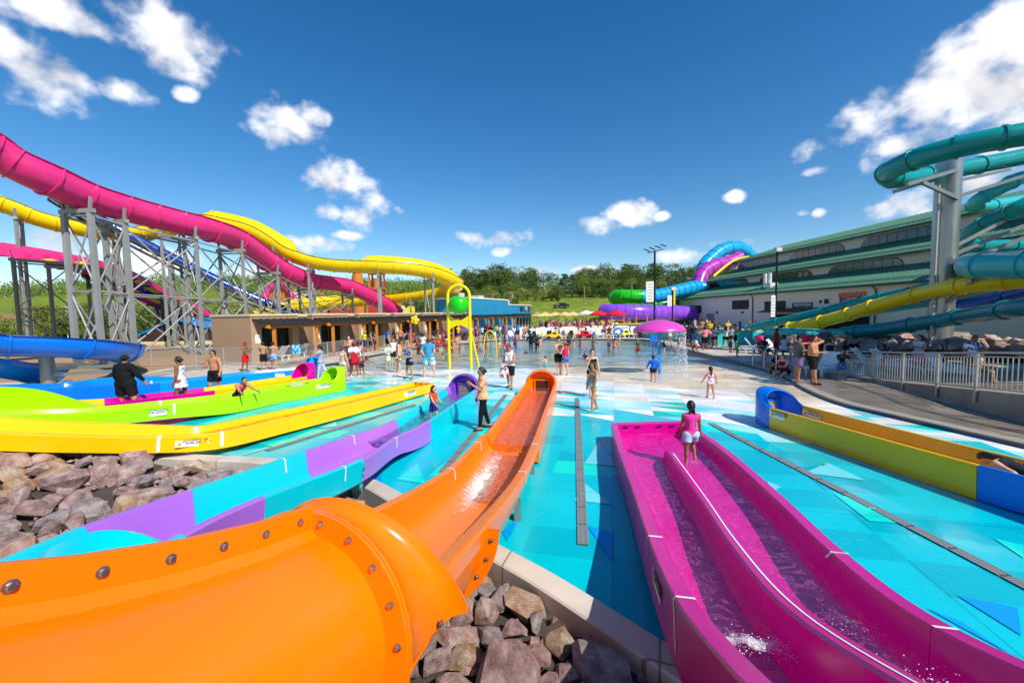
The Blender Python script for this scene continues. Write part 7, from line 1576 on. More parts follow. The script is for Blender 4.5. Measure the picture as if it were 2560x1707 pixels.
# dark barn left of the cabanas
a = dp(*cL1(1070,1240), 46); T = thing('barn', 'dark brown barn with a blue metal roof under the mat racer', 'building'); M_BRN = mat('barn_brown','#38251d',.85,var=.15)
bx0, bx1 = dp(*cL1(865,1300),46).x, dp(*cL1(1300,1300),46).x; zt_ = dp(*cL1(1070,1225),46).z
obj('gable_wall', MB().plate([(bx0,46,.1),(bx1,46,.1),(bx1,46,zt_-1.0),((bx0+bx1)/2,46,zt_),(bx0,46,zt_-1.6)], .2), M_BRN, T)
obj('roof', MB().plate([(bx0-.4,45.7,zt_-1.7),((bx0+bx1)/2,45.7,zt_+.1),((bx0+bx1)/2,58,zt_+.1),(bx0-.4,58,zt_-1.7)], .15), G_SKY, T); obj('roof', MB().plate([((bx0+bx1)/2,45.7,zt_+.1),(bx1+.4,45.7,zt_-1.1),(bx1+.4,58,zt_-1.1),((bx0+bx1)/2,58,zt_+.1)], .15), G_SKY, T)
obj('door', MB().box(((bx0+bx1)/2+3,45.85,1.0),(1.2,.06,1.9)), mat('barn_door','#5a4a40',.7), T); obj('kick_board', MB().box(((bx0+bx1)/2,45.82,.35),(bx1-bx0,.1,.4)), M_CRM, T)
# low park houses and flags at the far left
for k, (x, y, d, c, lab) in enumerate(((250,1160,85,'#b8402c','red roofed stall far behind the towers'),(40,1185,80,'#8a6a4a','brown cottage at the far left behind the towers'),(620,1240,75,'#c87a3a','orange hut behind the big blue flume'),(330,1170,95,'#d8d4cc','white stall far behind the towers'))):
    p = dp(*cL1(x, y), d); T = thing('park_hut', lab, 'hut'); h = max(2.2, p.z-.1); obj('wall', MB().box((p.x,p.y,.1+h*.35),(4.5,3,h*.7)), M_CRM, T); obj('roof', MB().loft([[Vector((p.x+a*2.6,p.y+b*1.9,.1+h*.7)) for a,b in ((-1,-1),(1,-1),(1,1),(-1,1))],[Vector((p.x+a*1.2,p.y+b*.2,.1+h)) for a,b in ((-1,-1),(1,-1),(1,1),(-1,1))]], closed=True, caps=True), mat('hut_'+c,c,.8), T)
    for dx in (-1.3,0,1.3): obj('window', MB().box((p.x+dx,p.y-1.53,.1+h*.4),(.8,.06,.9)), M_GLASS, T)
a = dp(*cL1(400,1140), 70); T = thing('flagpole', 'white flagpole with a striped flag behind the towers', 'flagpole'); obj('mast', MB().tube([Vector((a.x,a.y,.1)), a], .07, 8), M_SIGNW, T, smooth=60); obj('flag', MB().loft([[a+Vector((.1+.18*k,.08*math.sin(k*1.2),-.1)), a+Vector((.1+.18*k,.08*math.sin(k*1.2),-1.1))] for k in range(9)], closed=False), pattern_mat('flag_stripe','#c02030','#e8e4e0',3,.5,.8,'stripe'), T)
# water tanks and mast above the wood
for k, (x0, x1) in enumerate(((1905,1970),(1985,2045))):
    p = dp(cC3((x0+x1)/2,0)[0], cC3(0,180)[1], 240); T = thing('water_tank', ('left','right')[k]+' of two pale boxy tanks above the wood', 'water tank'); w = (x1-x0)/3.675*240/1031
    obj('tank_body', MB().loft([[Vector((p.x+a*w*q,p.y+b*w*q,p.z+z_)) for a,b in ((-.5,-.5),(.5,-.5),(.5,.5),(-.5,.5))] for z_,q in ((-2.2,.8),(1.6,1.0),(2.2,1.0))], closed=True, caps=True), mat('tank_pale','#b4aca2',.8), T); obj('stem', MB().tube([Vector((p.x,p.y,terr_z(p.x,p.y))), Vector((p.x,p.y,p.z-2.1))], 1.0, 10), mat('tank_pale','#b4aca2',.8), T, smooth=40)
p = dp(*cC3(2182,150), 220); T = thing('floodlight_mast', 'floodlight mast rising from the far wood', 'light pole'); obj('mast', MB().tube([Vector((p.x,p.y,terr_z(p.x,p.y))), p], .25, 8), M_GALV, T, smooth=60); obj('lamp_bank', MB().box(p,(3.0,.8,2.2)), M_ALU, T)
p = dp(*cL1(1098,1000), 330); T = thing('lattice_mast', 'thin lattice radio mast on the wooded hill', 'mast'); 
for s_ in (-1,1): obj('leg', MB().tube([Vector((p.x+s_*1.3,p.y,terr_z(p.x,p.y))), p+Vector((s_*1.0,0,0))], .22, 5), M_GALV, T)
for k in range(8): obj('brace', MB().bar(p+Vector((-1,0,-k*2.2)), p+Vector((1,0,-k*2.2-2.0)), .2), M_GALV, T)
# ================================================================ people: one continuous body surface each, clothes and hair as children
def surface(prims, h, k=.02):
    """smooth union of tapered limbs -> one closed surface (surface nets)"""
    lo = np.array([9.]*3); hi = -lo
    for p in prims:
        a, b, r = np.array(p['a']), np.array(p['b']), max(p['ra'], p['rb'])*1.25
        lo = np.minimum(lo, np.minimum(a, b)-r-2.5*h); hi = np.maximum(hi, np.maximum(a, b)+r+2.5*h)
    n = np.ceil((hi-lo)/h).astype(int)+1
    X = [lo[i]+h*np.arange(n[i]) for i in range(3)]
    D = np.full(n, 1e3)
    for p in prims:
        a, b = np.array(p['a']), np.array(p['b']); r = max(p['ra'], p['rb'])*1.3+.10
        l2, h2 = np.minimum(a, b)-r, np.maximum(a, b)+r
        i0 = np.maximum(0, np.floor((l2-lo)/h).astype(int)); i1 = np.minimum(n, np.ceil((h2-lo)/h).astype(int)+1)
        gx, gy, gz = np.meshgrid(X[0][i0[0]:i1[0]], X[1][i0[1]:i1[1]], X[2][i0[2]:i1[2]], indexing='ij')
        sy = p.get('sy', 1.0); ax = a.copy(); bx = b.copy(); qy = gy
        if sy != 1.0:
            c = (a[1]+b[1])/2; qy = c+(gy-c)/sy; ax[1] = c+(a[1]-c)/sy; bx[1] = c+(b[1]-c)/sy
        ba = bx-ax; l = max(1e-9, float(ba@ba)); px, py, pz = gx-ax[0], qy-ax[1], gz-ax[2]
        t = np.clip((px*ba[0]+py*ba[1]+pz*ba[2])/l, 0, 1); d = np.sqrt((px-t*ba[0])**2+(py-t*ba[1])**2+(pz-t*ba[2])**2)-(p['ra']+(p['rb']-p['ra'])*t)
        if 'sz' in p:
            e = p['sz']; d = (np.sqrt((px/e[0])**2+(py/e[1])**2+(pz/e[2])**2)-1)*min(e)
        for (q, nn) in p.get('clip', ()):
            d = np.maximum(d, (gx-q[0])*nn[0]+(gy-q[1])*nn[1]+(gz-q[2])*nn[2])
        S_ = D[i0[0]:i1[0], i0[1]:i1[1], i0[2]:i1[2]]
        kk = p.get('k', k)
        hh = np.clip(.5+.5*(S_-d)/kk, 0, 1); D[i0[0]:i1[0], i0[1]:i1[1], i0[2]:i1[2]] = np.where(S_ > 100, d, S_*(1-hh)+d*hh-kk*hh*(1-hh))
    s = D < 0; cells = tuple(m-1 for m in n)
    cnt = np.zeros(cells); acc = np.zeros(cells+(3,))
    for ax_ in range(3):
        o = [(i, j) for i in (0, 1) for j in (0, 1)]; oth = [i for i in range(3) if i != ax_]
        for (u_, v_) in o:
            st = [0, 0, 0]; st[oth[0]] = u_; st[oth[1]] = v_; en = list(st); en[ax_] = 1
            A = D[tuple(slice(st[i], st[i]+cells[i]) for i in range(3))]; B = D[tuple(slice(en[i], en[i]+cells[i]) for i in range(3))]
            m = (A < 0) != (B < 0); t = np.where(m, A/np.where(A-B == 0, 1, A-B), 0); cnt += m
            for i in range(3): acc[..., i] += m*(st[i] + (t if i == ax_ else 0))
    act = cnt > 0; idx = -np.ones(cells, int); idx[act] = np.arange(act.sum()); ijk = np.argwhere(act)
    V = lo + h*(ijk + acc[act]/cnt[act][:, None]); F = []
    for ax_ in range(3):
        oth = [i for i in range(3) if i != ax_]; sl0 = [slice(1, -1)]*3; sl0[ax_] = slice(0, -1); sl1 = [slice(1, -1)]*3; sl1[ax_] = slice(1, None)
        A = s[tuple(sl0)]; B = s[tuple(sl1)]; w = np.argwhere(A != B)
        if len(w) == 0: continue
        inn = A[tuple(w.T)]; base = w.copy(); base[:, oth[0]] += 1; base[:, oth[1]] += 1
        def c_(u_, v_):
            q = base.copy(); q[:, oth[0]] -= u_; q[:, oth[1]] -= v_; return idx[tuple(q.T)]
        Q = np.stack([c_(1,1), c_(0,1), c_(0,0), c_(1,0)], 1)
        fl = inn if ax_ != 1 else ~inn
        Q[~fl] = Q[~fl][:, ::-1]; F.append(Q)
    F = np.concatenate(F); F = F[(F >= 0).all(1)]; return V, F
def np_mesh(name, V, F, m, extra=None):
    v = [tuple(x) for x in V]; f = [tuple(int(i) for i in q) for q in F]
    if extra is not None and extra.f:
        o = len(v); v += extra.v; f += [tuple(o+i for i in q) for q in extra.f]
    me = bpy.data.meshes.new(name); me.from_pydata(v, [], f); me.materials.append(m); me.polygons.foreach_set('use_smooth', [True]*len(me.polygons)); return me
def v3(*a): return np.array(a, float)
def unit(v): return v/max(1e-9, np.linalg.norm(v))
def hand(mb, w, d, side, s, curl=.5):
    d = unit(d); nrm = unit(v3(side*.9, -.3, 0) - d*float(d@v3(side*.9, -.3, 0))); x = np.cross(d, nrm)   # nrm: back of the hand, x: across the palm
    c = w + d*.045*s; mb.ball(c, (.001,.001,.001), 4, 2)
    Mx = Matrix(((x[0], nrm[0], d[0]), (x[1], nrm[1], d[1]), (x[2], nrm[2], d[2])))
    mb.ball(c, (.042*s, .017*s, .052*s), 8, 5, M=Mx)
    for k, L in enumerate((.068, .078, .073, .056)):
        p0 = w + d*.085*s + x*((k-1.5)*.021*s); a1 = unit(d - nrm*curl*.5); p1 = p0 + a1*L*.5*s; a2 = unit(d - nrm*curl*1.3); p2 = p1 + a2*L*.5*s
        mb.tube([p0-d*.012*s, p1, p2], .009*s, 5, radii=[.0095*s, .009*s, .006*s])
    sg = 1 if float(x@v3(0,-1,0)) > 0 else -1
    p0 = w + d*.03*s + x*(sg*.036*s); p1 = p0 + unit(d*.7 + x*sg*.7 - nrm*.2)*.035*s; p2 = p1 + unit(d + x*sg*.2 - nrm*.3)*.03*s; mb.tube([p0, p1, p2], .01*s, 5, radii=[.012*s, .0105*s, .007*s])
SKIN = {}
def skin(c): return mat('skin_'+c, c, .55, var=.06, vscale=12, spec=.35)
HAIRM = {'black': '#17110e', 'dark': '#2a1c14', 'brown': '#4a3020', 'blonde': '#b08a50', 'grey': '#6a645e'}
def cloth(c):
    if isinstance(c, tuple): return pattern_mat('cloth_%s_%s_%s' % (c[0], c[1], c[2:]), c[0], c[1], c[2] if len(c) > 2 else 14, c[3] if len(c) > 3 else .5, .85, c[4] if len(c) > 4 else 'noise')
    return mat('cloth_'+c, c, .85, var=.10, vscale=9, bump=.25, bscale=25, spec=.2)
ARM = dict(hang=(4,9,12,0), out=(10,28,20,0), fwd=(38,8,55,10), phone=(30,6,95,25), face=(48,14,125,38), hip=(-18,34,70,75), back=(-22,14,22,62), up=(150,20,55,10), head=(120,45,120,10), point=(86,30,10,0), bent=(18,12,75,45), reach=(55,12,15,0), swingf=(28,8,25,0), swingb=(-24,10,12,0), wide=(15,50,25,0), hold=(25,10,80,40), side=(8,60,10,0))
LEG = dict(st=(0,3,3), f=(22,3,6), b=(-20,3,16), lift=(38,4,70), sit=(82,10,75), sitf=(75,12,35), fb=(12,3,5), bb=(-10,3,8), kneel=(20,6,130), wide=(4,11,5), lay=(5,5,10), squat=(95,14,125))
def person(label, pos, h, face, arms=('hang','hang'), legs=('st','st'), lean=0, clothes=(), hair=('short','black'), sk='#b98563', w=1.0, res=.02, seat=None, group=None, glasses=False, headyaw=0, link_it=True, roll=0, name='person', chest=0.0, belly=0.0):
    s = h/1.75; kid = max(0, min(1, (1.5-h)/.7)); hs = s*(1+.42*kid); ls = s*(1-.10*kid); ww = w*(1+.06*kid)
    hip = v3(0, 0, .90*ls); J = {}; ad = [ARM[a] if isinstance(a, str) else a for a in arms]; ld = [LEG[a] if isinstance(a, str) else a for a in legs]
    foot_z = []
    for i, sd in ((0, 1), (1, -1)):
        sw, ab, kn = [R_(x) for x in ld[i]]; hp = hip + v3(sd*.088*s*ww, 0, -.02*s); th = v3(sd*math.sin(ab), -math.sin(sw)*math.cos(ab), -math.cos(sw)*math.cos(ab)); sh = v3(sd*math.sin(ab)*.4, -math.sin(sw-kn), -math.cos(sw-kn)); sh = unit(sh)
        kn_ = hp + th*.42*ls; an = kn_ + sh*.40*ls; J['hip', i], J['knee', i], J['ank', i] = hp, kn_, an; foot_z.append(an[2])
    dz = .075*s - min(foot_z) if seat is None else seat - (hip[2]-.11*s)
    up = unit(v3(math.sin(R_(roll)), -math.sin(R_(lean)), math.cos(R_(lean)))); fw = unit(v3(0, -math.cos(R_(lean)), -math.sin(R_(lean))))
    hip = hip + v3(0,0,dz)
    for k_ in list(J): J[k_] = J[k_] + v3(0,0,dz)
    ch = hip + up*.46*s; nk = hip + up*.56*s; hd = nk + unit(up+v3(0,-.12,0))*.155*hs + fw*.01*s
    for i, sd in ((0, 1), (1, -1)):
        sw, ab, be, inn = [R_(x) for x in ad[i]]; sh = ch + v3(sd*.178*s*(ww*.6+.4), 0, 0) + up*.035*s
        lean_r = R_(lean)*.6; ua = v3(sd*math.sin(ab), -math.sin(sw+lean_r*0)*math.cos(ab), -math.cos(sw)*math.cos(ab)); fa = unit(v3(sd*math.sin(ab)*.7-sd*math.sin(inn), -math.sin(sw+be)*math.cos(inn*.5), -math.cos(sw+be)))
        el = sh + ua*.285*s; wr = el + fa*.245*s; J['sh', i], J['el', i], J['wr', i], J['fa', i] = sh, el, wr, fa
    B = []; lim = max(.0, res*1.05)
    def cap(a, b, ra, rb, **kw): d = dict(a=a, b=b, ra=max(ra, lim), rb=max(rb, lim)); d.update(kw); return d
    pelv = lambda e=0: [cap(J['hip',0]+v3(0,0,.015*s), J['hip',1]+v3(0,0,.015*s), (.098*ww)*s+e, (.098*ww)*s+e, sy=.92+.1*(w-1))]
    wb = .112*ww*s*(1+belly)
    torso = lambda e=0: [cap(hip+up*.02*s, hip+up*.24*s, .118*ww*s+e, wb+e, sy=.80+.35*belly), cap(hip+up*.20*s - fw*-.02*belly*s, hip+up*.40*s, wb+e, .128*ww*s+e, sy=.78+.3*belly), cap(ch+v3(.075*s*ww,0,0), ch-v3(.075*s*ww,0,0), .108*s*(.5+.5*ww)+e, .108*s*(.5+.5*ww)+e, sy=.86)] + ([cap(ch+v3(sd*.07*s,0,0)+fw*.07*s-up*.07*s, ch+v3(sd*.07*s,0,0)+fw*.085*s-up*.08*s, .058*s+e, .05*s+e) for sd in (1,-1)] if chest else [])
    def uarm(i, f=1.0, e=0):
        a, b = J['sh',i], J['el',i]; c = a+(b-a)*f; r0, r1 = .056*s*(.5+.5*w), .043*s*(.5+.5*w); d = unit(b-a)
        return cap(a, c, r0+e, r0+(r1-r0)*f+e, **({'clip': [(c, d)]} if f < 1 else {}))
    def farm(i, f=1.0, e=0):
        a, b = J['el',i], J['wr',i]; c = a+(b-a)*f; r0, r1 = .042*s*(.6+.4*w), .029*s; d = unit(b-a); return cap(a, c, r0+e, r0+(r1-r0)*f+e, **({'clip': [(c, d)]} if e else {}))
    def thigh(i, f=1.0, e=0, flare=0):
        a, b = J['hip',i], J['knee',i]; c = a+(b-a)*f; r0, r1 = .092*s*(.3+.7*ww), .058*s*(.5+.5*w); d = unit(b-a); return cap(a, c, r0+e, r0+(r1-r0)*f+e+flare, **({'clip': [(c, d)]} if f < 1 else {}))
    def shin(i, f=1.0, e=0):
        a, b = J['knee',i], J['ank',i]; c = a+(b-a)*f; r0, r1 = .057*s*(.5+.5*w), .036*s; d = unit(b-a); return cap(a, c, r0+e, r0+(r1-r0)*f+e, **({'clip': [(c, d)]} if e else {}))
    B += pelv() + torso()
    for i in (0, 1):
        B += [uarm(i), farm(i), cap(J['wr',i], J['wr',i]+J['fa',i]*.05*s, .027*s, .026*s), thigh(i), shin(i)]
        k1 = J['knee',i]; a = J['ank',i]; mid_ = k1+(a-k1)*.3; bk = v3(0,.018*s,0); B.append(cap(mid_+bk, k1+(a-k1)*.5+bk*.6, .046*s, .038*s))
        fd = v3((1 if i == 0 else -1)*.22, -1, 0); fd = unit(fd)
        if seat is not None and abs(ld[i][0]-ld[i][2]) > 25: fd = unit(np.cross(v3(1,0,0), unit(a-k1))*-1)
        hl = a - v3(0,0,.03*s)+fd*-.035*s; B.append(cap(a, hl, .036*s, .036*s)); B.append(cap(hl, a - v3(0,0,.045*s)+fd*.15*s, .035*s, .028*s))
        B.append(cap(J['sh',i]-up*.02*s, J['sh',i]-up*.03*s, .062*s*(.5+.5*w), .06*s*(.5+.5*w)))
    B += [cap(ch+up*.05*s, hd-up*.05*hs, .054*s*(.6+.4*w), .05*s)]
    hy = R_(headyaw); f2 = v3(math.sin(hy), -math.cos(hy), 0)
    def headp(e=0, **kw): return dict(a=hd, b=hd+v3(0,0,.001), ra=.13*hs+e, rb=.13*hs+e, sz=(.078*hs+e, .095*hs+e, .118*hs+e), **kw)
    B += [headp(), cap(hd-v3(0,0,.07*hs)+f2*.03*hs, hd-v3(0,0,.085*hs)+f2*.05*hs, .045*hs, .036*hs)]
    V, F = surface(B, res, k=.022*s+.004)
    ex = MB()
    for i in (0, 1): hand(ex, J['wr',i]+J['fa',i]*.02*s, J['fa',i], 1 if i == 0 else -1, s)
    rt_ = v3(-f2[1], f2[0], 0)
    if res < .03:   # nose and ears belong to the body
        ex.tube([hd+f2*.088*hs+v3(0,0,.018*hs), hd+f2*.108*hs-v3(0,0,.018*hs), hd+f2*.094*hs-v3(0,0,.028*hs)], .01, 5, radii=[.008*hs,.015*hs,.009*hs])
        for sd in (1,-1): ex.ball(hd+rt_*(sd*.078*hs)+v3(0,0,-.005), (.012*hs,.02*hs,.03*hs), 6, 4)
    me = np_mesh(name, V, F, skin(sk), ex); o = bpy.data.objects.new(name, me)
    if link_it is not None: COL.objects.link(o)
    o.location = pos; o.rotation_euler = (0, 0, R_(face)); tag(o, label, 'person', group)
    def child(nm, prims, m, k=.02, r=None):
        v_, f_ = surface(prims, r or res, k); c = link(nm, np_mesh(nm, v_, f_, m), o); return c
    if res < .03:
        for sd in (1,-1): link('eye', np_mesh('eye', *_ball(hd+f2*.087*hs+rt_*(sd*.032*hs)+v3(0,0,.01*hs), (.014*hs,)*3), m=mat('eye_dark','#1c1410',.3)), o)
        link('mouth', np_mesh('mouth', *_ball(hd+f2*.090*hs-v3(0,0,.055*hs), (.022*hs,.01*hs,.007*hs)), m=mat('lip','#8a4a42',.5)), o)
    if glasses:
        g = MB()
        for sd in (1,-1): g.ball(hd+f2*.094*hs+rt_*(sd*.034*hs)+v3(0,0,.012*hs), (.03*hs,.014*hs,.022*hs), 8, 5)
        g.tube([hd+rt_*.08*hs+v3(0,0,.015*hs), hd+f2*.1*hs+v3(0,0,.02*hs), hd-rt_*.08*hs+v3(0,0,.015*hs)], .006*hs, 5); obj('sunglasses', g, mat('lens_black','#0b0b0d',.2), o, smooth=180)
    for c in clothes:
        kd, cl = c[0], cloth(c[1]); f = c[2] if len(c) > 2 else None
        if kd == 'shorts':
            f = f or .72; waist = hip+up*.10*s; P_ = [dict(q, clip=[(waist, up)]) for q in pelv(.028*s)] + [dict(torso(.018*s)[0], clip=[(waist, up)])] + [thigh(i, f, .028*s, .02*s) for i in (0,1)]; child('shorts', P_, cl)
        elif kd == 'leggings': child('leggings', [dict(q, clip=[(hip+up*.12*s, up)]) for q in pelv(.014*s)+torso(.01*s)[:1]] + [thigh(i, 1, .012*s) for i in (0,1)] + [shin(i, .93, .012*s) for i in (0,1)], cl)
        elif kd in ('shirt','long','tank'):
            e = .024*s; bot = hip + up*(-.04*s if kd != 'tank' else .0); P_ = [dict(q, clip=[(bot, -up)]) for q in torso(e) + pelv(.03*s)]
            if kd != 'tank':
                for i in (0,1): P_ += [uarm(i, f or (.62 if kd == 'shirt' else 1.0), .022*s)] + ([farm(i, .92, .018*s)] if kd == 'long' else [])
            else: P_ = [dict(q, clip=q.get('clip', [])+[(ch+up*.09*s, up)]) for q in P_]
            for i in (0,1):
                P_.append(cap(J['sh',i]-up*.01*s-v3((1 if i==0 else -1)*(.05 if kd == 'tank' else 0),0,0)*s, J['sh',i]-up*.03*s-v3((1 if i==0 else -1)*(.05 if kd == 'tank' else 0),0,0)*s, .07*s*(.5+.5*w), .07*s*(.5+.5*w)))
            child('shirt' if kd != 'tank' else 'tank_top', P_, cl)
        elif kd == 'swimsuit':
            tp = ch + up*.03*s; bt = hip - up*.10*s; P_ = [dict(q, clip=[(tp, up), (bt, -up)]) for q in torso(.014*s)+pelv(.012*s)]
            P_ += [cap(ch+v3(sd*.07*s,0,0)+f3*.075*s, ch+v3(sd*.085*s,0,0)+up*.1*s+f3*.02*s, .016*s, .016*s) for sd in (1,-1) for f3 in (fw, -fw)]; child('swimsuit', P_, cl)
        elif kd == 'bikini':
            child('bikini_top', [dict(q, clip=[(ch+up*.0*s, up), (ch-up*.09*s, -up)]) for q in torso(.012*s)], cl); child('bikini_bottom', [dict(q, clip=[(hip+up*.03*s, up), (hip-up*.13*s, -up)]) for q in pelv(.012*s)+torso(.01*s)[:1]], cl)
        elif kd in ('dress','skirt','wrap'):
            L_ = (f or .45)*s; t0 = hip+up*.12*s; t1 = hip - v3(0,0,1)*(L_-.12*s); P_ = [cap(t0, t1, (.125*ww+.02)*s, (.175*ww+.04)*s, sy=.86, clip=[(t1, v3(0,0,-1)), (t0, up)])]
            if kd == 'dress': P_ += [dict(q, clip=[(ch+up*.05*s, up), (hip-up*.02*s, -up)]) for q in torso(.022*s)] + [cap(ch+v3(sd*.07*s,0,0)+f3*.075*s, ch+v3(sd*.085*s,0,0)+up*.1*s+f3*.02*s, .018*s, .018*s) for sd in (1,-1) for f3 in (fw, -fw)]
            child({'dress':'dress','skirt':'skirt','wrap':'towel_wrap'}[kd], P_, cl)
        elif kd == 'vest': child('life_vest', [dict(q, clip=[(ch+up*.10*s, up), (hip+up*.12*s, -up)]) for q in torso(.055*s)] + [cap(ch+v3(sd*.09*s,0,0)+up*.07*s, ch+v3(sd*.11*s,0,0)+up*.1*s-fw*.05*s, .06*s, .06*s) for sd in (1,-1)], cl)
        elif kd == 'shoes':
            for i in (0,1):
                a = J['ank',i]; fd = unit(v3((1 if i == 0 else -1)*.22, -1, 0)); child('shoe', [cap(a-v3(0,0,.05*s)-fd*.05*s, a-v3(0,0,.052*s)+fd*.17*s, .042*s, .036*s, sy=1)], cl)
        elif kd == 'neck_towel': child('neck_towel', [cap(ch+v3(sd*.10*s,0,0)+up*.10*s+fw*.02*s, ch+v3(sd*.10*s,0,0)-up*.22*s+fw*.12*s, .05*s, .06*s) for sd in (1,-1)] + [cap(ch+v3(.1*s,0,0)+up*.12*s-fw*.02*s, ch-v3(.1*s,0,0)+up*.12*s-fw*.02*s, .055*s, .055*s)], cl)
        elif kd == 'shawl': child('towel_shawl', [dict(q, clip=[(hip+up*.05*s, -up)]) for q in torso(.05*s)] + [uarm(i, 1.0, .05*s) for i in (0,1)], cl)
        elif kd == 'held_towel':
            i = 1; q = J['wr',i]; child('held_towel', [cap(q+v3(0,-.03,.05)*s, q+v3(.02,-.05,-.42)*s, .10*s, .16*s, sy=.55, clip=[(q+v3(0,0,-.45)*s, v3(0,0,-1))]), cap(q+v3(.12,-.03,.0)*s, q+v3(.2,-.05,-.3)*s, .09*s, .11*s, sy=.6)], cl)
    hk, hc = hair; hm = mat('hair_'+hc, HAIRM[hc], .5, var=.25, vscale=30, bump=.4, bscale=60) if hc in HAIRM else cloth(hc)
    bk = -f2
    if hk in ('cap','bucket','sunhat'):
        hm0 = mat('hair_black', HAIRM['black'], .5, var=.25, vscale=30)
        child('hair', [headp(.008, clip=[(hd+f2*.0*hs, f2), (hd+v3(0,0,-.06*hs), v3(0,0,-1))])], hm0, r=min(res,.02))
        P_ = [headp(.02, clip=[(hd+v3(0,0,.03*hs), v3(0,0,-1))])]
        if hk == 'cap': P_.append(dict(a=hd+f2*.10*hs, b=hd+f2*.101*hs, ra=.16*hs, rb=.16*hs, sz=(.075*hs,.105*hs,.016*hs+.004)) | {'a': hd+f2*.105*hs+v3(0,0,.045*hs), 'b': hd+f2*.106*hs+v3(0,0,.045*hs)})
        elif hk == 'bucket': P_.append(dict(a=hd+v3(0,0,.035*hs), b=hd+v3(0,0,.036*hs), ra=.2*hs, rb=.2*hs, sz=(.145*hs,.155*hs,.026*hs)))
        else: P_.append(dict(a=hd+v3(0,0,.035*hs), b=hd+v3(0,0,.036*hs), ra=.3*hs, rb=.3*hs, sz=(.24*hs,.25*hs,.03*hs)))
        child('hat' if hk != 'cap' else 'cap', P_, hm, k=.012, r=min(res,.02))
    if hk != 'cap' and hk != 'bucket' or hk == 'x':
        P_ = []
        if hk != 'sunhat': P_.append(headp(.016*hs, clip=[(hd+f2*.035*hs+v3(0,0,.03*hs), unit(f2*.85+v3(0,0,-.55)))]))
        if hk == 'bun': P_.append(cap(hd+bk*.10*hs+v3(0,0,.02*hs), hd+bk*.12*hs-v3(0,0,.01*hs), .042*hs, .042*hs))
        if hk == 'pony': P_ += [cap(hd+bk*.10*hs+v3(0,0,.03*hs), hd+bk*.13*hs-v3(0,0,.12*hs), .032*hs, .03*hs), cap(hd+bk*.13*hs-v3(0,0,.12*hs), hd+bk*.11*hs-v3(0,0,.25*hs), .03*hs, .014*hs)]
        if hk in ('long','sunhat'): P_ += [cap(hd+bk*.05*hs, hd+bk*.09*hs-v3(0,0,.22*hs), .085*hs, .09*hs, sy=.6), cap(hd+bk*.09*hs-v3(0,0,.2*hs), hd+bk*.10*hs-v3(0,0,.42*hs), .085*hs, .05*hs, sy=.5)]
        if hk == 'bob': P_ += [cap(hd+bk*.03*hs, hd+bk*.05*hs-v3(0,0,.11*hs), .09*hs, .085*hs)]
        if hk == 'braids':
            for sd in (1,-1): P_ += [cap(hd+bk*.08*hs+rt_*(sd*.04*hs)-v3(0,0,(.05+.05*k)*hs), hd+bk*.095*hs+rt_*(sd*(.05+.004*k)*hs)-v3(0,0,(.085+.05*k)*hs), .024*hs, .02*hs) for k in range(8)]
        if P_: child('hair', P_, hm, k=.012, r=min(res,.02))
    return o
def _ball(c, r):
    m = MB(); m.ball(c, r, 6, 4); return np.array(m.v), m.f
def gpos(px, py, z=None, d=None):
    p = at(px, py, 0.0 if z is None else z) if d is None else dp(px, py, d); zz = (floor_z(p.x, p.y) if inside(p.x, p.y) else DZ) if z is None else z; return Vector((p.x, p.y, zz))
def rs_of(p): d = p.y; return .016 if d < 13.5 else .02 if d < 20 else .026 if d < 27 else .034
def PP(label, pos, h, face, **kw):
    kw.setdefault('res', rs_of(pos)); return person(label, pos, h, face, **kw)
TAN, FAIR, BRN, DRK = '#b9835f', '#d3a184', '#8e5c3f', '#5c3a28'
BL = '#17171b'
# ---- nearest figures on the pad and slides
q = MAG.frame(1.05); A, B, x_, u_, w_, dep_, sk_, d_ = q; pg = A + x_*(w_*.66) + u_*(-dep_+.015)
PP('girl with two long braids, pink top and pale shorts in the magenta slide', pg, 1.2, 172, arms=('hang','hang'), legs=('st','lift'), clothes=(('tank','#e0409a'),('shorts','#a9cfdc',.5)), hair=('braids','black'), sk=BRN, res=.015)
PP('woman in a peach tee and black leggings walking by the teal slide', gpos(1209,1072), 1.64, -72, arms=('phone','hang'), legs=('fb','bb'), clothes=(('shirt','#f0b083',.75),('skirt','#f0b083',.16),('leggings',BL),('shoes','#20201f')), hair=('bun','dark'), sk=TAN, w=1.02, chest=1, res=.015)
A, B, x_, u_, w_, dep_, sk_, d_ = TP.frame(.72); pk = A + x_*(w_*.62) + u_*(-dep_+.01)
PP('small child in an orange life vest standing in the teal slide', pk, .98, 62, arms=('out','swingf'), legs=('fb','bb'), clothes=(('vest','#f04a18'),('shorts','#26307e',.7)), hair=('bob','dark'), sk=FAIR, res=.014)
PP('woman in a black swimsuit and blue towel wrap, hand at her face', gpos(1480,991), 1.68, 12, arms=('hang','face'), legs=('st','fb'), clothes=(('swimsuit',BL),('wrap',('#1f6fb4','#79c4e2',5),.62)), hair=('bun','brown'), sk=FAIR, w=1.05, chest=1)
PP('girl with a long dark ponytail and mint swimsuit walking across the triangles', gpos(1484,1026), 1.52, -70, arms=('hang','hang'), legs=('fb','bb'), clothes=(('bikini','#a8d8c4'),('skirt','#b4dcc8',.13)), hair=('long','black'), sk=TAN, w=.86, res=.016)
PP('man in sunglasses with a pink towel round his neck and black shorts', gpos(1275,970), 1.74, -22, arms=('bent','hang'), legs=('fb','bb'), clothes=(('tank','#d8d4d4'),('shorts',BL,.85),('neck_towel','#ecd2d8'),('held_towel',('#f0e8e6','#c8202a',7)),('shoes','#3a3634')), hair=('short','black'), sk=TAN, glasses=True, w=1.08)
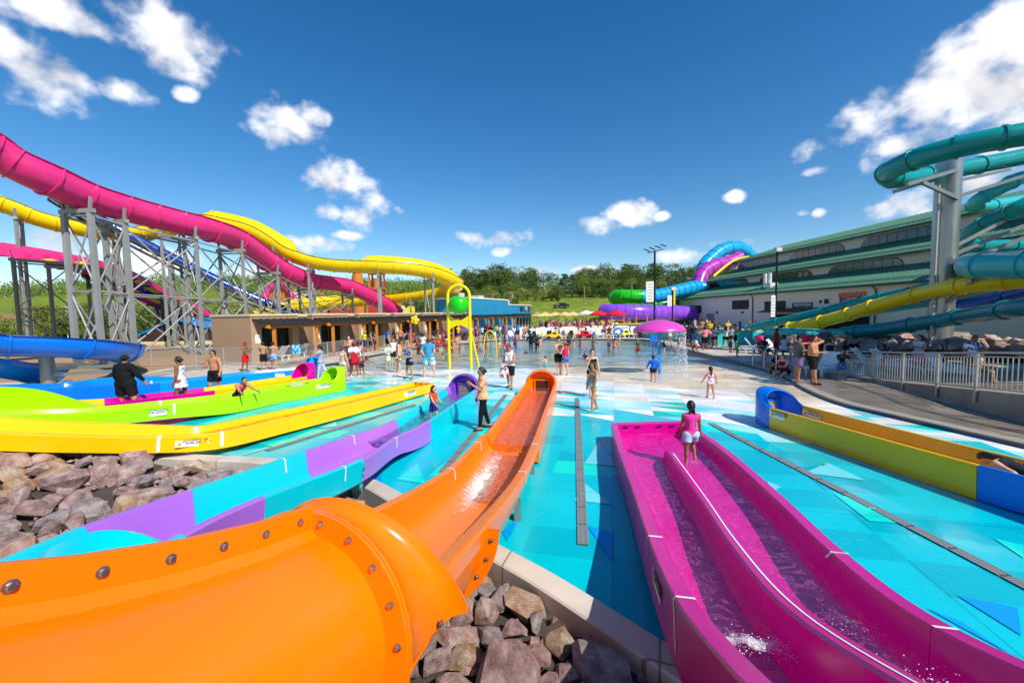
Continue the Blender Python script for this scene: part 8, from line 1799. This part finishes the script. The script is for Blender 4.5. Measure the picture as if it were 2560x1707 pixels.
PP('man in black trunks and sunglasses leaning to the woman in the hat', gpos(1396,936), 1.76, 25, arms=('hang','reach'), legs=('st','fb'), clothes=(('shorts',BL,.7),), hair=('short','dark'), sk=FAIR, glasses=True)
PP('long haired woman in a brown sun hat, pink top and blue shorts', gpos(1414,938), 1.62, -145, arms=('bent','hang'), legs=('fb','st'), clothes=(('tank','#c0285a'),('shorts',('#15305c','#2f7fd0',12),.45)), hair=('sunhat','#a8602a'), sk=FAIR, chest=1)
PP('toddler boy in teal shorts holding the leaning man by the hand', gpos(1364,928), .82, -160, arms=('side','hang'), legs=('fb','bb'), clothes=(('shorts',('#1f8fa0','#3fb8c8',10),.75),), hair=('short','brown'), sk=FAIR, res=.016)
PP('boy in a bright blue rash shirt and dark shorts by the mushroom pole', gpos(1633,953), 1.12, 168, arms=('out','hang'), legs=('fb','bb'), clothes=(('long','#0a5fd0'),('shorts','#1c2430',.6)), hair=('short','black'), sk=TAN)
PP('little girl in a flowery white swimsuit seen from behind', gpos(1776,995), 1.08, 178, arms=('out','out'), legs=('fb','bb'), clothes=(('swimsuit',('#e8e4ec','#d84a8a',16)),), hair=('pony','black'), sk=TAN)
A, B, x_, u_, w_, dep_, sk_, d_ = YB.frame(.93)
sw = person('swimmer with wet black hair lying face down in the yellow slide', A + x_*(w_*.5) + u_*(-dep_+.12), 1.5, 0, arms=('hang','hang'), legs=('lay','lay'), lean=0, clothes=(('swimsuit','#2a2a30'),), hair=('long','black'), sk=FAIR, res=.018, chest=0)
sw.rotation_euler = (R_(80), 0, math.atan2(d_.y, d_.x)-R_(90)); sw.location = sw.location + d_*1.40 + Vector((0,0,.0))
# ---- left side, between and behind the lanes
PP('big man in a black hooded shirt and black bucket hat seen from behind', gpos(235,0,z=DZ,d=12.6), 1.84, 176, arms=('out','out'), legs=('wide','wide'), clothes=(('long','#16171a'),('shorts','#16171a',.8)), hair=('bucket','#232326'), sk=TAN, w=1.42, belly=.25, res=.018)
PP('woman in a white and lilac print dress with sunglasses', gpos(382,0,z=DZ,d=13.6), 1.68, -75, arms=('hang','hang'), legs=('fb','bb'), clothes=(('dress',('#ece6ee','#6a4a86',11,.62),.36),), hair=('bun','black'), sk=BRN, w=1.12, chest=1, glasses=True, res=.018)
PP('bare chested man with tattoos, sunglasses and black shorts', gpos(474,0,z=DZ,d=15.0), 1.76, -12, arms=('out','bent'), legs=('st','fb'), clothes=(('shorts',BL,.7),), hair=('short','black'), sk=TAN, w=1.22, glasses=True, belly=.15, res=.018)
A, B, x_, u_, w_, dep_, sk_, d_ = LI.frame(1.75)
PP('woman in a pink and black swimsuit leaning on the lime wall', (A+B)/2 + x_*(w_*.1) + u_*(-dep_+.02), 1.55, 62, arms=('reach','reach'), legs=('kneel','kneel'), lean=38, clothes=(('swimsuit',('#d81f6a','#1a1418',5)),), hair=('bun','black'), sk=TAN, chest=1, res=.018)
PP('woman in a striped tee and dotted navy trousers by the azure lane', gpos(757,0,z=.1,d=18.6), 1.64, -80, arms=('reach','hang'), legs=('fb','b'), clothes=(('shirt',('#d8d4dc','#4a4458',26,.5,'stripe'),.6),('leggings',('#232a4a','#c8ccd8',60,.35,'dots'))), hair=('pony','black'), sk=TAN, w=1.15, chest=1)
PP('boy in a red cap and red shorts holding his hands up', gpos(558,0,z=DZ,d=22.2), 1.62, 78, arms=('phone','fwd'), legs=('st','bb'), clothes=(('shorts','#d81820',.8),), hair=('cap','#c81820'), sk=BRN, w=.85)
PP('boy in black shorts talking to the boy in the red cap', gpos(606,0,z=DZ,d=22.6), 1.58, 200, arms=('fwd','hang'), legs=('st','fb'), clothes=(('shorts',BL,.8),), hair=('short','black'), sk=TAN, w=.95)
PP('boy in blue patterned shorts striding along the fence', gpos(633,0,z=DZ,d=22.9), 1.6, -150, arms=('swingf','swingb'), legs=('f','b'), clothes=(('shorts',('#3f6fb4','#9ac0e0',14),.7),), hair=('short','black'), sk=TAN, w=.9)
PP('woman in a white bikini seen from behind beside the lime hood', gpos(815,0,z=0,d=19.0), 1.62, 158, arms=('face','hang'), legs=('st','fb'), clothes=(('bikini','#ece8e0'),), hair=('bun','brown'), sk=FAIR, w=1.08)
PP('woman in a dark printed swimsuit behind the white bikini', gpos(829,0,z=.05,d=22.5), 1.66, -10, clothes=(('swimsuit',('#2a2028','#7a4a5a',12)),('skirt','#2a2028',.2)), hair=('bun','dark'), sk=TAN, w=1.2)
PP('bare shouldered man standing behind the group at the fence', gpos(834,0,z=DZ,d=24.6), 1.74, 20, clothes=(('shorts','#3a4a5a',.7),), hair=('short','dark'), sk=FAIR, w=1.1)
PP('man in a purple tee and striped shorts by the red cap man', gpos(847,0,z=.0,d=22.0), 1.66, -110, clothes=(('shirt','#5a1f5e'),('shorts',('#1f4a5a','#d8e0e0',22,.5,'stripe'),.8)), hair=('short','grey'), sk=TAN, w=1.15)
PP('woman in a blue and white print suit beside the purple tee', gpos(858,0,z=.0,d=22.8), 1.6, -150, clothes=(('swimsuit',('#3a5fa8','#e0e6ee',12)),('skirt',('#3a5fa8','#e0e6ee',12),.2)), hair=('pony','dark'), sk=TAN, w=1.1)
PP('boy bending forward with hands on his knees', gpos(864,0,z=0,d=21.2), 1.15, 70, arms=('reach','reach'), legs=('fb','st'), lean=55, clothes=(('shorts','#22324a',.8),), hair=('short','black'), sk=BRN)
PP('man in a white tee and red cap carrying a red towel', gpos(887,939), 1.72, 35, arms=('hang','bent'), legs=('fb','bb'), clothes=(('shirt','#eceaea'),('shorts','#c01828',.75),('held_towel','#b81828'),('shoes','#e6e4e0')), hair=('cap','#c81820'), sk=BRN, w=1.15)
PP('woman in a purple striped one piece wading at the edge', gpos(906,909), 1.56, 100, arms=('fwd','hang'), legs=('fb','bb'), clothes=(('swimsuit',('#6a3f86','#b88ac0',24,.5,'stripe')),), hair=('pony','black'), sk=TAN)
PP('lifeguard in a yellow safety vest and blue shorts by the cabana', gpos(913,880,z=DZ), 1.66, 150, clothes=(('vest','#d8e020'),('shorts','#2a3f8a',.7)), hair=('cap','#d8b020'), sk=BRN)
PP('man in a tan striped tee standing at the cabana fence', gpos(927,879,z=DZ), 1.66, 120, arms=('bent','hang'), clothes=(('shirt',('#c0a060','#6a5434',22,.5,'stripe')),('shorts','#2a2a30',.8)), hair=('short','dark'), sk=TAN)
PP('person in a grey blue tee in the third cabana doorway', gpos(938,876,z=DZ), 1.62, -60, clothes=(('shirt','#6a7a9a'),('shorts','#2a2a34',.7)), hair=('short','black'), sk=BRN)
PP('girl wrapped in a sage green towel at the water edge', gpos(971,917), 1.45, 40, arms=('hold','hold'), clothes=(('shawl','#b8c8a8'),('skirt','#c0ccb0',.5)), hair=('short','brown'), sk=FAIR)
PP('man in white over navy raising a phone to take a picture', gpos(985,909), 1.72, 30, arms=('up','up'), clothes=(('tank','#e4e6ea'),('shorts','#1a1f2c',.75)), hair=('short','black'), sk=FAIR)
PP('heavy bare chested man in patterned swim shorts', gpos(999,929), 1.78, -75, arms=('hang','hang'), legs=('st','fb'), clothes=(('shorts',('#27402f','#c8b088',12),.8),), hair=('bob','dark'), sk=FAIR, w=1.3, belly=.25)
PP('bare chested man standing on the deck by the purple stem spray', gpos(1001,868,z=DZ), 1.74, 5, arms=('hip','hip'), clothes=(('shorts','#2a3a4a',.7),), hair=('short','black'), sk=TAN, w=1.2)
PP('blonde woman in a blue print top and black skirt', gpos(1025,946), 1.64, -35, arms=('bent','bent'), legs=('st','wide'), clothes=(('tank',('#16308a','#7aa8e0',14)),('skirt',BL,.33),('shoes','#201e1e')), hair=('pony','blonde'), sk=TAN, w=1.08, chest=1)
PP('big man in a teal tee with hands clasped behind his back', gpos(1073,942), 1.9, 178, arms=('back','back'), legs=('wide','wide'), clothes=(('shirt','#3f8fb4',.7),('shorts',('#dfe6ea','#5ab0c0',4),.8)), hair=('short','brown'), sk=FAIR, w=1.38, belly=.2)
PP('child in a neon yellow shirt sitting in the shallow water', gpos(1106,884), .98, 150, legs=('sit','sit'), seat=-.25, clothes=(('shirt','#c8f01a'),), hair=('short','black'), sk=TAN)
PP('child in teal shorts paddling by the bowl post', gpos(1118,895), 1.0, 30, arms=('out','hang'), legs=('fb','bb'), clothes=(('shorts','#2fa8b8',.8),), hair=('short','dark'), sk=BRN)
for (px, py, c, lab, sk, fc) in ((1042,868,'#2a1f30','woman in dark swimwear sitting at the pool edge',FAIR,-30),(1054,868,'#c8b8a8','pale shirted child sitting beside the woman in dark swimwear',FAIR,10),(1104,862,'#a01828','child in dark red sitting at the far pool edge',BRN,20),(1117,861,'#e4e0e0','child in white sitting at the far pool edge',BRN,-15),(1133,864,'#d08040','boy in orange sitting apart at the far pool edge',TAN,25)):
    PP(lab, gpos(px, py, z=DZ), 1.35, fc, arms=('fwd','hang'), legs=('sit','sitf'), seat=DZ+.0-DZ+.02, clothes=(('shirt' if c in ('#c8b8a8','#e4e0e0','#a01828') else 'swimsuit', c),), hair=('short','black'), sk=sk)
# ---- in the pool
for (px, py, h, fc, cl, hr, sk, lab) in ((1327,866,1.62,170,(('long',BL),('leggings',BL)),('long','black'),DRK,'person in a long black swim dress wading by the teal post'),(1344,870,1.5,-160,(('long','#20242a'),('leggings','#20242a')),('short','black'),DRK,'person in charcoal swimwear wading by the teal post'),(1483,868,1.3,20,(('swimsuit','#7a4a50'),),('pony','dark'),BRN,'girl in a rose swimsuit beside the green spray post'),(1595,882,1.2,-20,(('shirt','#5a6a2a'),('shorts','#c02a2a',.8)),('short','black'),TAN,'boy in an olive shirt and red shorts near the blue arrow spray'),(1266,884,1.25,40,(('shirt','#c83040'),('shorts','#3a3f8a',.7)),('short','dark'),FAIR,'child in a red rash shirt behind the man in sunglasses')):
    PP(lab, gpos(px, py), h, fc, arms=('out','hang'), legs=('fb','bb'), clothes=cl, hair=hr, sk=sk)
for (px, py, c, lab) in ((1314,874,'#1f1a1c','dark haired bather crouching low in the deeper water'),(1213,899,'#2a8fa0','small boy in a teal shirt sitting in the shallows'),(1462,890,'#1f2430','bather floating with only head and shoulders above water'),(1200,866,'#2a3fb0','child in royal blue crouching by the yellow hoop'),(1216,862,'#d84a7a','child in pink standing inside the green hoop')):
    p = gpos(px, py); PP(lab, p, 1.2, rf_.uniform(-60,60), arms=('out','fwd'), legs=('sit','sit'), seat=max(p.z+.0, -.35), clothes=(('shirt', c),), hair=('short','black'), sk=TAN)
# ---- right deck
PP('man in a grey tee, dark cap and star shorts pointing over the pool', gpos(1993,951,z=DZ), 1.82, 75, arms=('point','hold'), legs=('wide','st'), clothes=(('shirt','#5f5c66',.7),('shorts',('#15162a','#8a6a9a',30,.28,'dots'),.8)), hair=('cap','#14161c'), sk=TAN, w=1.25, belly=.15, headyaw=-20)
PP('bare chested man in black shorts scratching his head', gpos(2030,959,z=DZ), 1.86, 40, arms=('head','bent'), legs=('st','fb'), clothes=(('shorts',BL,.85),('shoes','#1d1c1c')), hair=('short','black'), sk=TAN, w=1.32, belly=.25)
PP('woman in a maroon swimsuit and black shorts seated on the kerb', gpos(1962,935,z=DZ), 1.66, -72, arms=('fwd','fwd'), legs=('sitf','sit'), seat=.03, lean=12, clothes=(('swimsuit','#7a1430'),('shorts',BL,.4)), hair=('bun','dark'), sk=FAIR, w=1.3, chest=1)
PP('child in black seated on the kerb behind the maroon swimsuit', gpos(1941,926,z=DZ), 1.4, -65, arms=('fwd','fwd'), legs=('sit','sit'), seat=.03, clothes=(('shirt',BL),('shorts',BL,.6)), hair=('bob','black'), sk=TAN)
PP('toddler in pink holding the chrome grab rail', gpos(1907,910,z=DZ), .82, 60, arms=('fwd','fwd'), clothes=(('dress','#e06a8a',.34),), hair=('short','black'), sk=TAN)
PP('boy in a black tee with a blue print running along the deck', gpos(2103,949,z=DZ), 1.26, -15, arms=('wide','swingf'), legs=('f','b'), clothes=(('shirt',('#12141c','#1f7fb0',5,.6),.8),('shorts','#3f6fc0',.7)), hair=('short','black'), sk=TAN)
PP('girl in a purple swimsuit bending behind the railing', gpos(2195,943,z=DZ)+Vector((.9,.8,0)), 1.2, 60, arms=('fwd','hang'), legs=('fb','bb'), lean=20, clothes=(('swimsuit','#5a2a7a'),), hair=('pony','black'), sk=TAN)
PP('woman in a white tank holding a pink towel behind the railing', gpos(2294,935,z=DZ), 1.68, -65, arms=('hold','hold'), clothes=(('tank','#c8c4d4'),('wrap',('#d84a9a','#f0a0c8',6),.5)), hair=('bun','dark'), sk=TAN, w=1.15, chest=1)
PP('bather in black seen from behind beside the pillar foot', gpos(2347,0,z=DZ,d=18.6), 1.6, 175, clothes=(('tank',BL),('shorts',BL,.6)), hair=('bun','black'), sk=DRK, w=1.1)
PP('man in a blue jersey shading his eyes near the frame of the ramp', gpos(2487,0,z=.55,d=14.2), 1.7, -40, arms=('face','hang'), legs=('sit','sit'), seat=.5, clothes=(('shirt',('#1f4a9a','#dfe4ea',9)),('shorts','#1f2430',.8)), hair=('short','black'), sk=BRN, w=1.1)
PP('boy in an olive cap sitting below the man in the blue jersey', gpos(2503,0,z=.4,d=13.4), 1.3, 40, arms=('fwd','bent'), legs=('sit','sit'), seat=.42, clothes=(('shirt','#c0a878'),('shorts','#3a3a30',.8)), hair=('cap','#4a4a3a'), sk=TAN)
PP('woman in a dark strappy dress sitting with her back to the pool', gpos(2105,0,z=DZ,d=20.2), 1.68, 170, legs=('sit','sit'), seat=.48, clothes=(('dress','#232838',.3),), hair=('bun','dark'), sk=FAIR, w=1.2)
PP('man in a slate tee standing behind the strappy dress', gpos(2092,0,z=DZ,d=22.5), 1.84, -30, arms=('hang','bent'), clothes=(('shirt','#4a5266'),('shorts','#23242c',.8)), hair=('cap','#16171c'), sk=TAN, w=1.2)
PP('man in a red tee standing among the loungers', gpos(1963,0,z=DZ,d=24.2), 1.78, 70, arms=('hang','bent'), clothes=(('shirt','#a81a22'),('shorts','#23242c',.8)), hair=('short','black'), sk=BRN, w=1.1)
PP('man in a white tank top sitting among the loungers', gpos(1984,0,z=DZ,d=23.2), 1.74, 175, legs=('sit','sit'), seat=.5, clothes=(('tank','#c4c6d8'),('shorts','#2a2f40',.8)), hair=('short','black'), sk=BRN, w=1.2)
for k, (px, d, c, fc, lab) in enumerate(((1932,24.5,'#3a1f2a',100,'child in dark purple on the deck by the pushchair lounger'),(2060,21.3,'#1f2028',-80,'woman in black lying back behind the pointing men'),(2128,21.0,'#8a6a70',-60,'woman in dusty pink seated beyond the dark dress'),(2146,20.6,'#1c1d22',60,'person in black hunched beside the dusty pink woman'),(2168,21.2,'#15161c',-20,'person in a dark towel near the black fence'),(2400,17.6,'#2a2c34',-90,'person in charcoal seated by the fence posts'))):
    PP(lab, gpos(px, 0, z=DZ, d=d), 1.55, fc, arms=('fwd','bent'), legs=('sit','sitf'), seat=.42, clothes=(('shirt', c),('shorts','#20222a',.7)), hair=('bob' if k % 2 else 'short','black'), sk=(BRN,TAN,FAIR)[k % 3])
PP('man holding a pink check towel open behind his back', gpos(1762,875,z=DZ), 1.72, 175, arms=('wide','wide'), clothes=(('shawl',('#d84a5a','#f0b0b0',14)),('shorts',BL,.85)), hair=('sunhat','#5a3a24'), sk=BRN, w=1.1)
PP('person in a white tee with a black strap leaning forward', gpos(1786,868,z=DZ), 1.66, -40, arms=('hold','hip'), legs=('wide','fb'), lean=15, clothes=(('shirt','#cfd4e6'),('shorts','#6a2a30',.6)), hair=('short','black'), sk=BRN, w=1.1)
PP('woman in a white top and black shorts with folded arms', gpos(1814,870,z=DZ), 1.66, 160, arms=('hold','hold'), legs=('wide','wide'), clothes=(('tank','#d0ccd0'),('shorts',BL,.5)), hair=('long','black'), sk=TAN)
PP('tall bare chested man in black trunks by the shaded edge', gpos(1838,873,z=DZ), 1.86, -120, clothes=(('shorts',BL,.75),), hair=('short','black'), sk=TAN, w=1.05)
PP('person crouching in a pale tee and red shorts at the coping', gpos(1744,879,z=DZ), 1.55, -70, arms=('reach','fwd'), legs=('squat','squat'), lean=35, clothes=(('shirt','#dce6e4'),('shorts','#c02030',.7)), hair=('short','black'), sk=BRN)
PP('child in a blue shirt beside the tall bare chested man', gpos(1843,0,z=DZ,d=27.5), .95, -60, clothes=(('shirt','#22348a'),('shorts','#8a3a40',.7)), hair=('short','black'), sk=BRN)
PP('toddler in a green swim top at the pool edge', gpos(1843,897), .9, 20, arms=('wide','wide'), clothes=(('shirt','#5ac86a'),), hair=('short','black'), sk=TAN)
for k, (px, py, c, lab, h) in enumerate(((1712,861,'#1e1f26','dark clad adult at the left of the standing group',1.75),(1722,862,'#2a2430','adult in charcoal with long hair in the standing group',1.68),(1733,862,'#22409a','adult in blue shorts in the standing group',1.76),(1727,857,'#3a3020','adult in brown behind the standing group',1.7))):
    PP(lab, gpos(px, py, z=DZ), h, (150,-160,175,120)[k], arms=('bent','hang'), clothes=(('shirt', '#24262c' if k == 2 else c),('shorts', c,.8)), hair=('long' if k == 1 else 'short','black'), sk=(TAN,BRN,DRK,TAN)[k])
PP('bare backed man walking by the run-out trough', gpos(1755,838,z=DZ), 1.8, 170, arms=('out','hip'), clothes=(('shorts','#8a8a94',.7),), hair=('bucket','#2a2420'), sk=TAN, w=1.1)
PP('woman in patterned teal beside the bare chested man', gpos(1826,866,z=DZ), 1.62, 150, clothes=(('tank',('#2f6f86','#a8c8d0',10)),('shorts','#23303a',.6)), hair=('long','brown'), sk=FAIR)
PP('pair of legs in a white skirt seen beyond the mushroom rain', gpos(1674,857,z=DZ), 1.7, -10, clothes=(('shirt','#7a9a9c'),('skirt','#cfe0dc',.42)), hair=('long','dark'), sk=TAN)
# ---- the far crowd: a few figures repeated
rcw = random.Random(77); LIB = []
kinds = [(('shorts','#22304a',.7),),(('shorts','#c82a30',.7),),(('swimsuit','#b01f50'),),(('swimsuit',BL),),(('shirt','#e6e2de'),('shorts','#2a2f3a',.8)),(('shirt','#2f6fb4'),('shorts','#1f2430',.8)),(('shirt','#16181c'),('shorts','#4a4a50',.8)),(('bikini','#e06a2a'),),(('dress','#d8a8c0',.4),),(('shirt','#8a2a6a'),('shorts','#20242c',.7)),(('wrap','#e8e4da',.6),('tank','#3f8f9a')),(('shirt','#d8b020'),('shorts','#1f4a8a',.8))]
knam = ['in navy trunks','in red trunks','in a crimson swimsuit','in a black swimsuit','in a white tee','in a blue tee','in a black tee','in an orange bikini','in a pink dress','in a plum tee','in a pale towel wrap','in a yellow tee']
for k, cl in enumerate(kinds):
    o = person('bather %s among the crowd on the far deck and pool' % knam[k], Vector((0,0,-50)), rcw.uniform(1.5,1.82), 0, arms=(rcw.choice(['hang','bent','out']), rcw.choice(['hang','hip','fwd'])), legs=rcw.choice([('st','st'),('fb','bb'),('wide','st')]), clothes=cl, hair=(rcw.choice(['short','long','bob']), rcw.choice(['black','dark','brown','blonde'])), sk=rcw.choice([TAN,FAIR,BRN,TAN]), res=.042, w=rcw.uniform(.95,1.25), group='crowd beyond the loungers %s' % knam[k]); LIB.append(o)
seated = []
for k, (cl, nm) in enumerate(((('swimsuit','#c02a4a'),'in a rose swimsuit'),(('shorts','#2a4a8a',.7),'in blue trunks'),(('shirt','#e4e0dc'),'in a white top'),(('shirt','#2a2c34'),'in a dark top'),(('shirt','#c84a2a'),'in an orange top'))):
    o = person('bather %s sitting on the rows of loungers' % nm, Vector((0,0,-50)), 1.65, 0, arms=('fwd','bent'), legs=('sitf','sit'), seat=.38, clothes=(cl,), hair=(('short','long','bob')[k%3],'dark'), sk=(TAN,FAIR,BRN,TAN,FAIR)[k], res=.042, w=1.1, group='bathers sitting on loungers %s' % nm); seated.append(o)
placed = set()
def put(o, loc, rz, sc=1.0):
    if o.name in placed: return dup(o, loc, rz, scale=sc)
    placed.add(o.name); o.location = loc; o.rotation_euler = (0,0,rz); o.scale = (sc,)*3; return o
for k in range(92):
    px = rcw.choice([rcw.uniform(1340,1560), rcw.uniform(1345,1470), rcw.uniform(1490,1580)]); d = rcw.uniform(58,76); p = dp(px, 800, d); put(LIB[k % 12] if k < 12 else rcw.choice(LIB), (p.x, p.y, DZ), rcw.uniform(0,6.28), rcw.uniform(.8,1.08))
for k in range(46):     # bathers strolling along the fence deck and the right-hand deck
    if k < 28: s_ = rcw.uniform(9,30); q_ = C0 + U*s_ + Nn*rcw.uniform(2.6,6.5); p = Vector((q_.x, q_.y, DZ))
    else: p = dp(rcw.uniform(1690,1900), 800, rcw.uniform(31,46))
    put(rcw.choice(LIB), (p.x, p.y, floor_z(p.x,p.y) if inside(p.x,p.y) else DZ), rcw.uniform(0,6.28), rcw.uniform(.72,1.05))
for k in range(30):     # and wading in the far half of the pool
    x, y = rcw.uniform(-8,11), rcw.uniform(29,43)
    if inside(x-.5, y) and inside(x+.5, y): put(rcw.choice(LIB[:4]+LIB[7:8]), (x, y, floor_z(x,y)), rcw.uniform(0,6.28), rcw.uniform(.55,.95))
for k in range(26):
    d = rcw.uniform(44.5,52); px = rcw.uniform(1180,1330) if k < 17 else rcw.uniform(1590,1680); p = dp(px, 800, d)
    if inside(p.x, p.y) or (p - (C0+U*((p-C0).dot(U)))).dot(Nn) < 1.9: continue
    put(rcw.choice(LIB), (p.x, p.y, DZ), rcw.uniform(0,6.28), rcw.uniform(.7,1.05))
for k in range(24):
    s_ = spots[(k*3+1) % len(spots)]; put(seated[k % 5], (s_[0], s_[1]-.15, DZ), s_[2]+rcw.uniform(-.3,.3), rcw.uniform(.85,1.05))
for k in range(14):
    p = dp(rcw.uniform(1690,2010), 800, rcw.uniform(52,66))
    put(rcw.choice(LIB), (p.x, p.y, DZ), rcw.uniform(0,6.28), rcw.uniform(.85,1.05))
for o in LIB+seated:
    if o.name not in placed: o.location = dp(1400, 800, 66); o.location.z = DZ
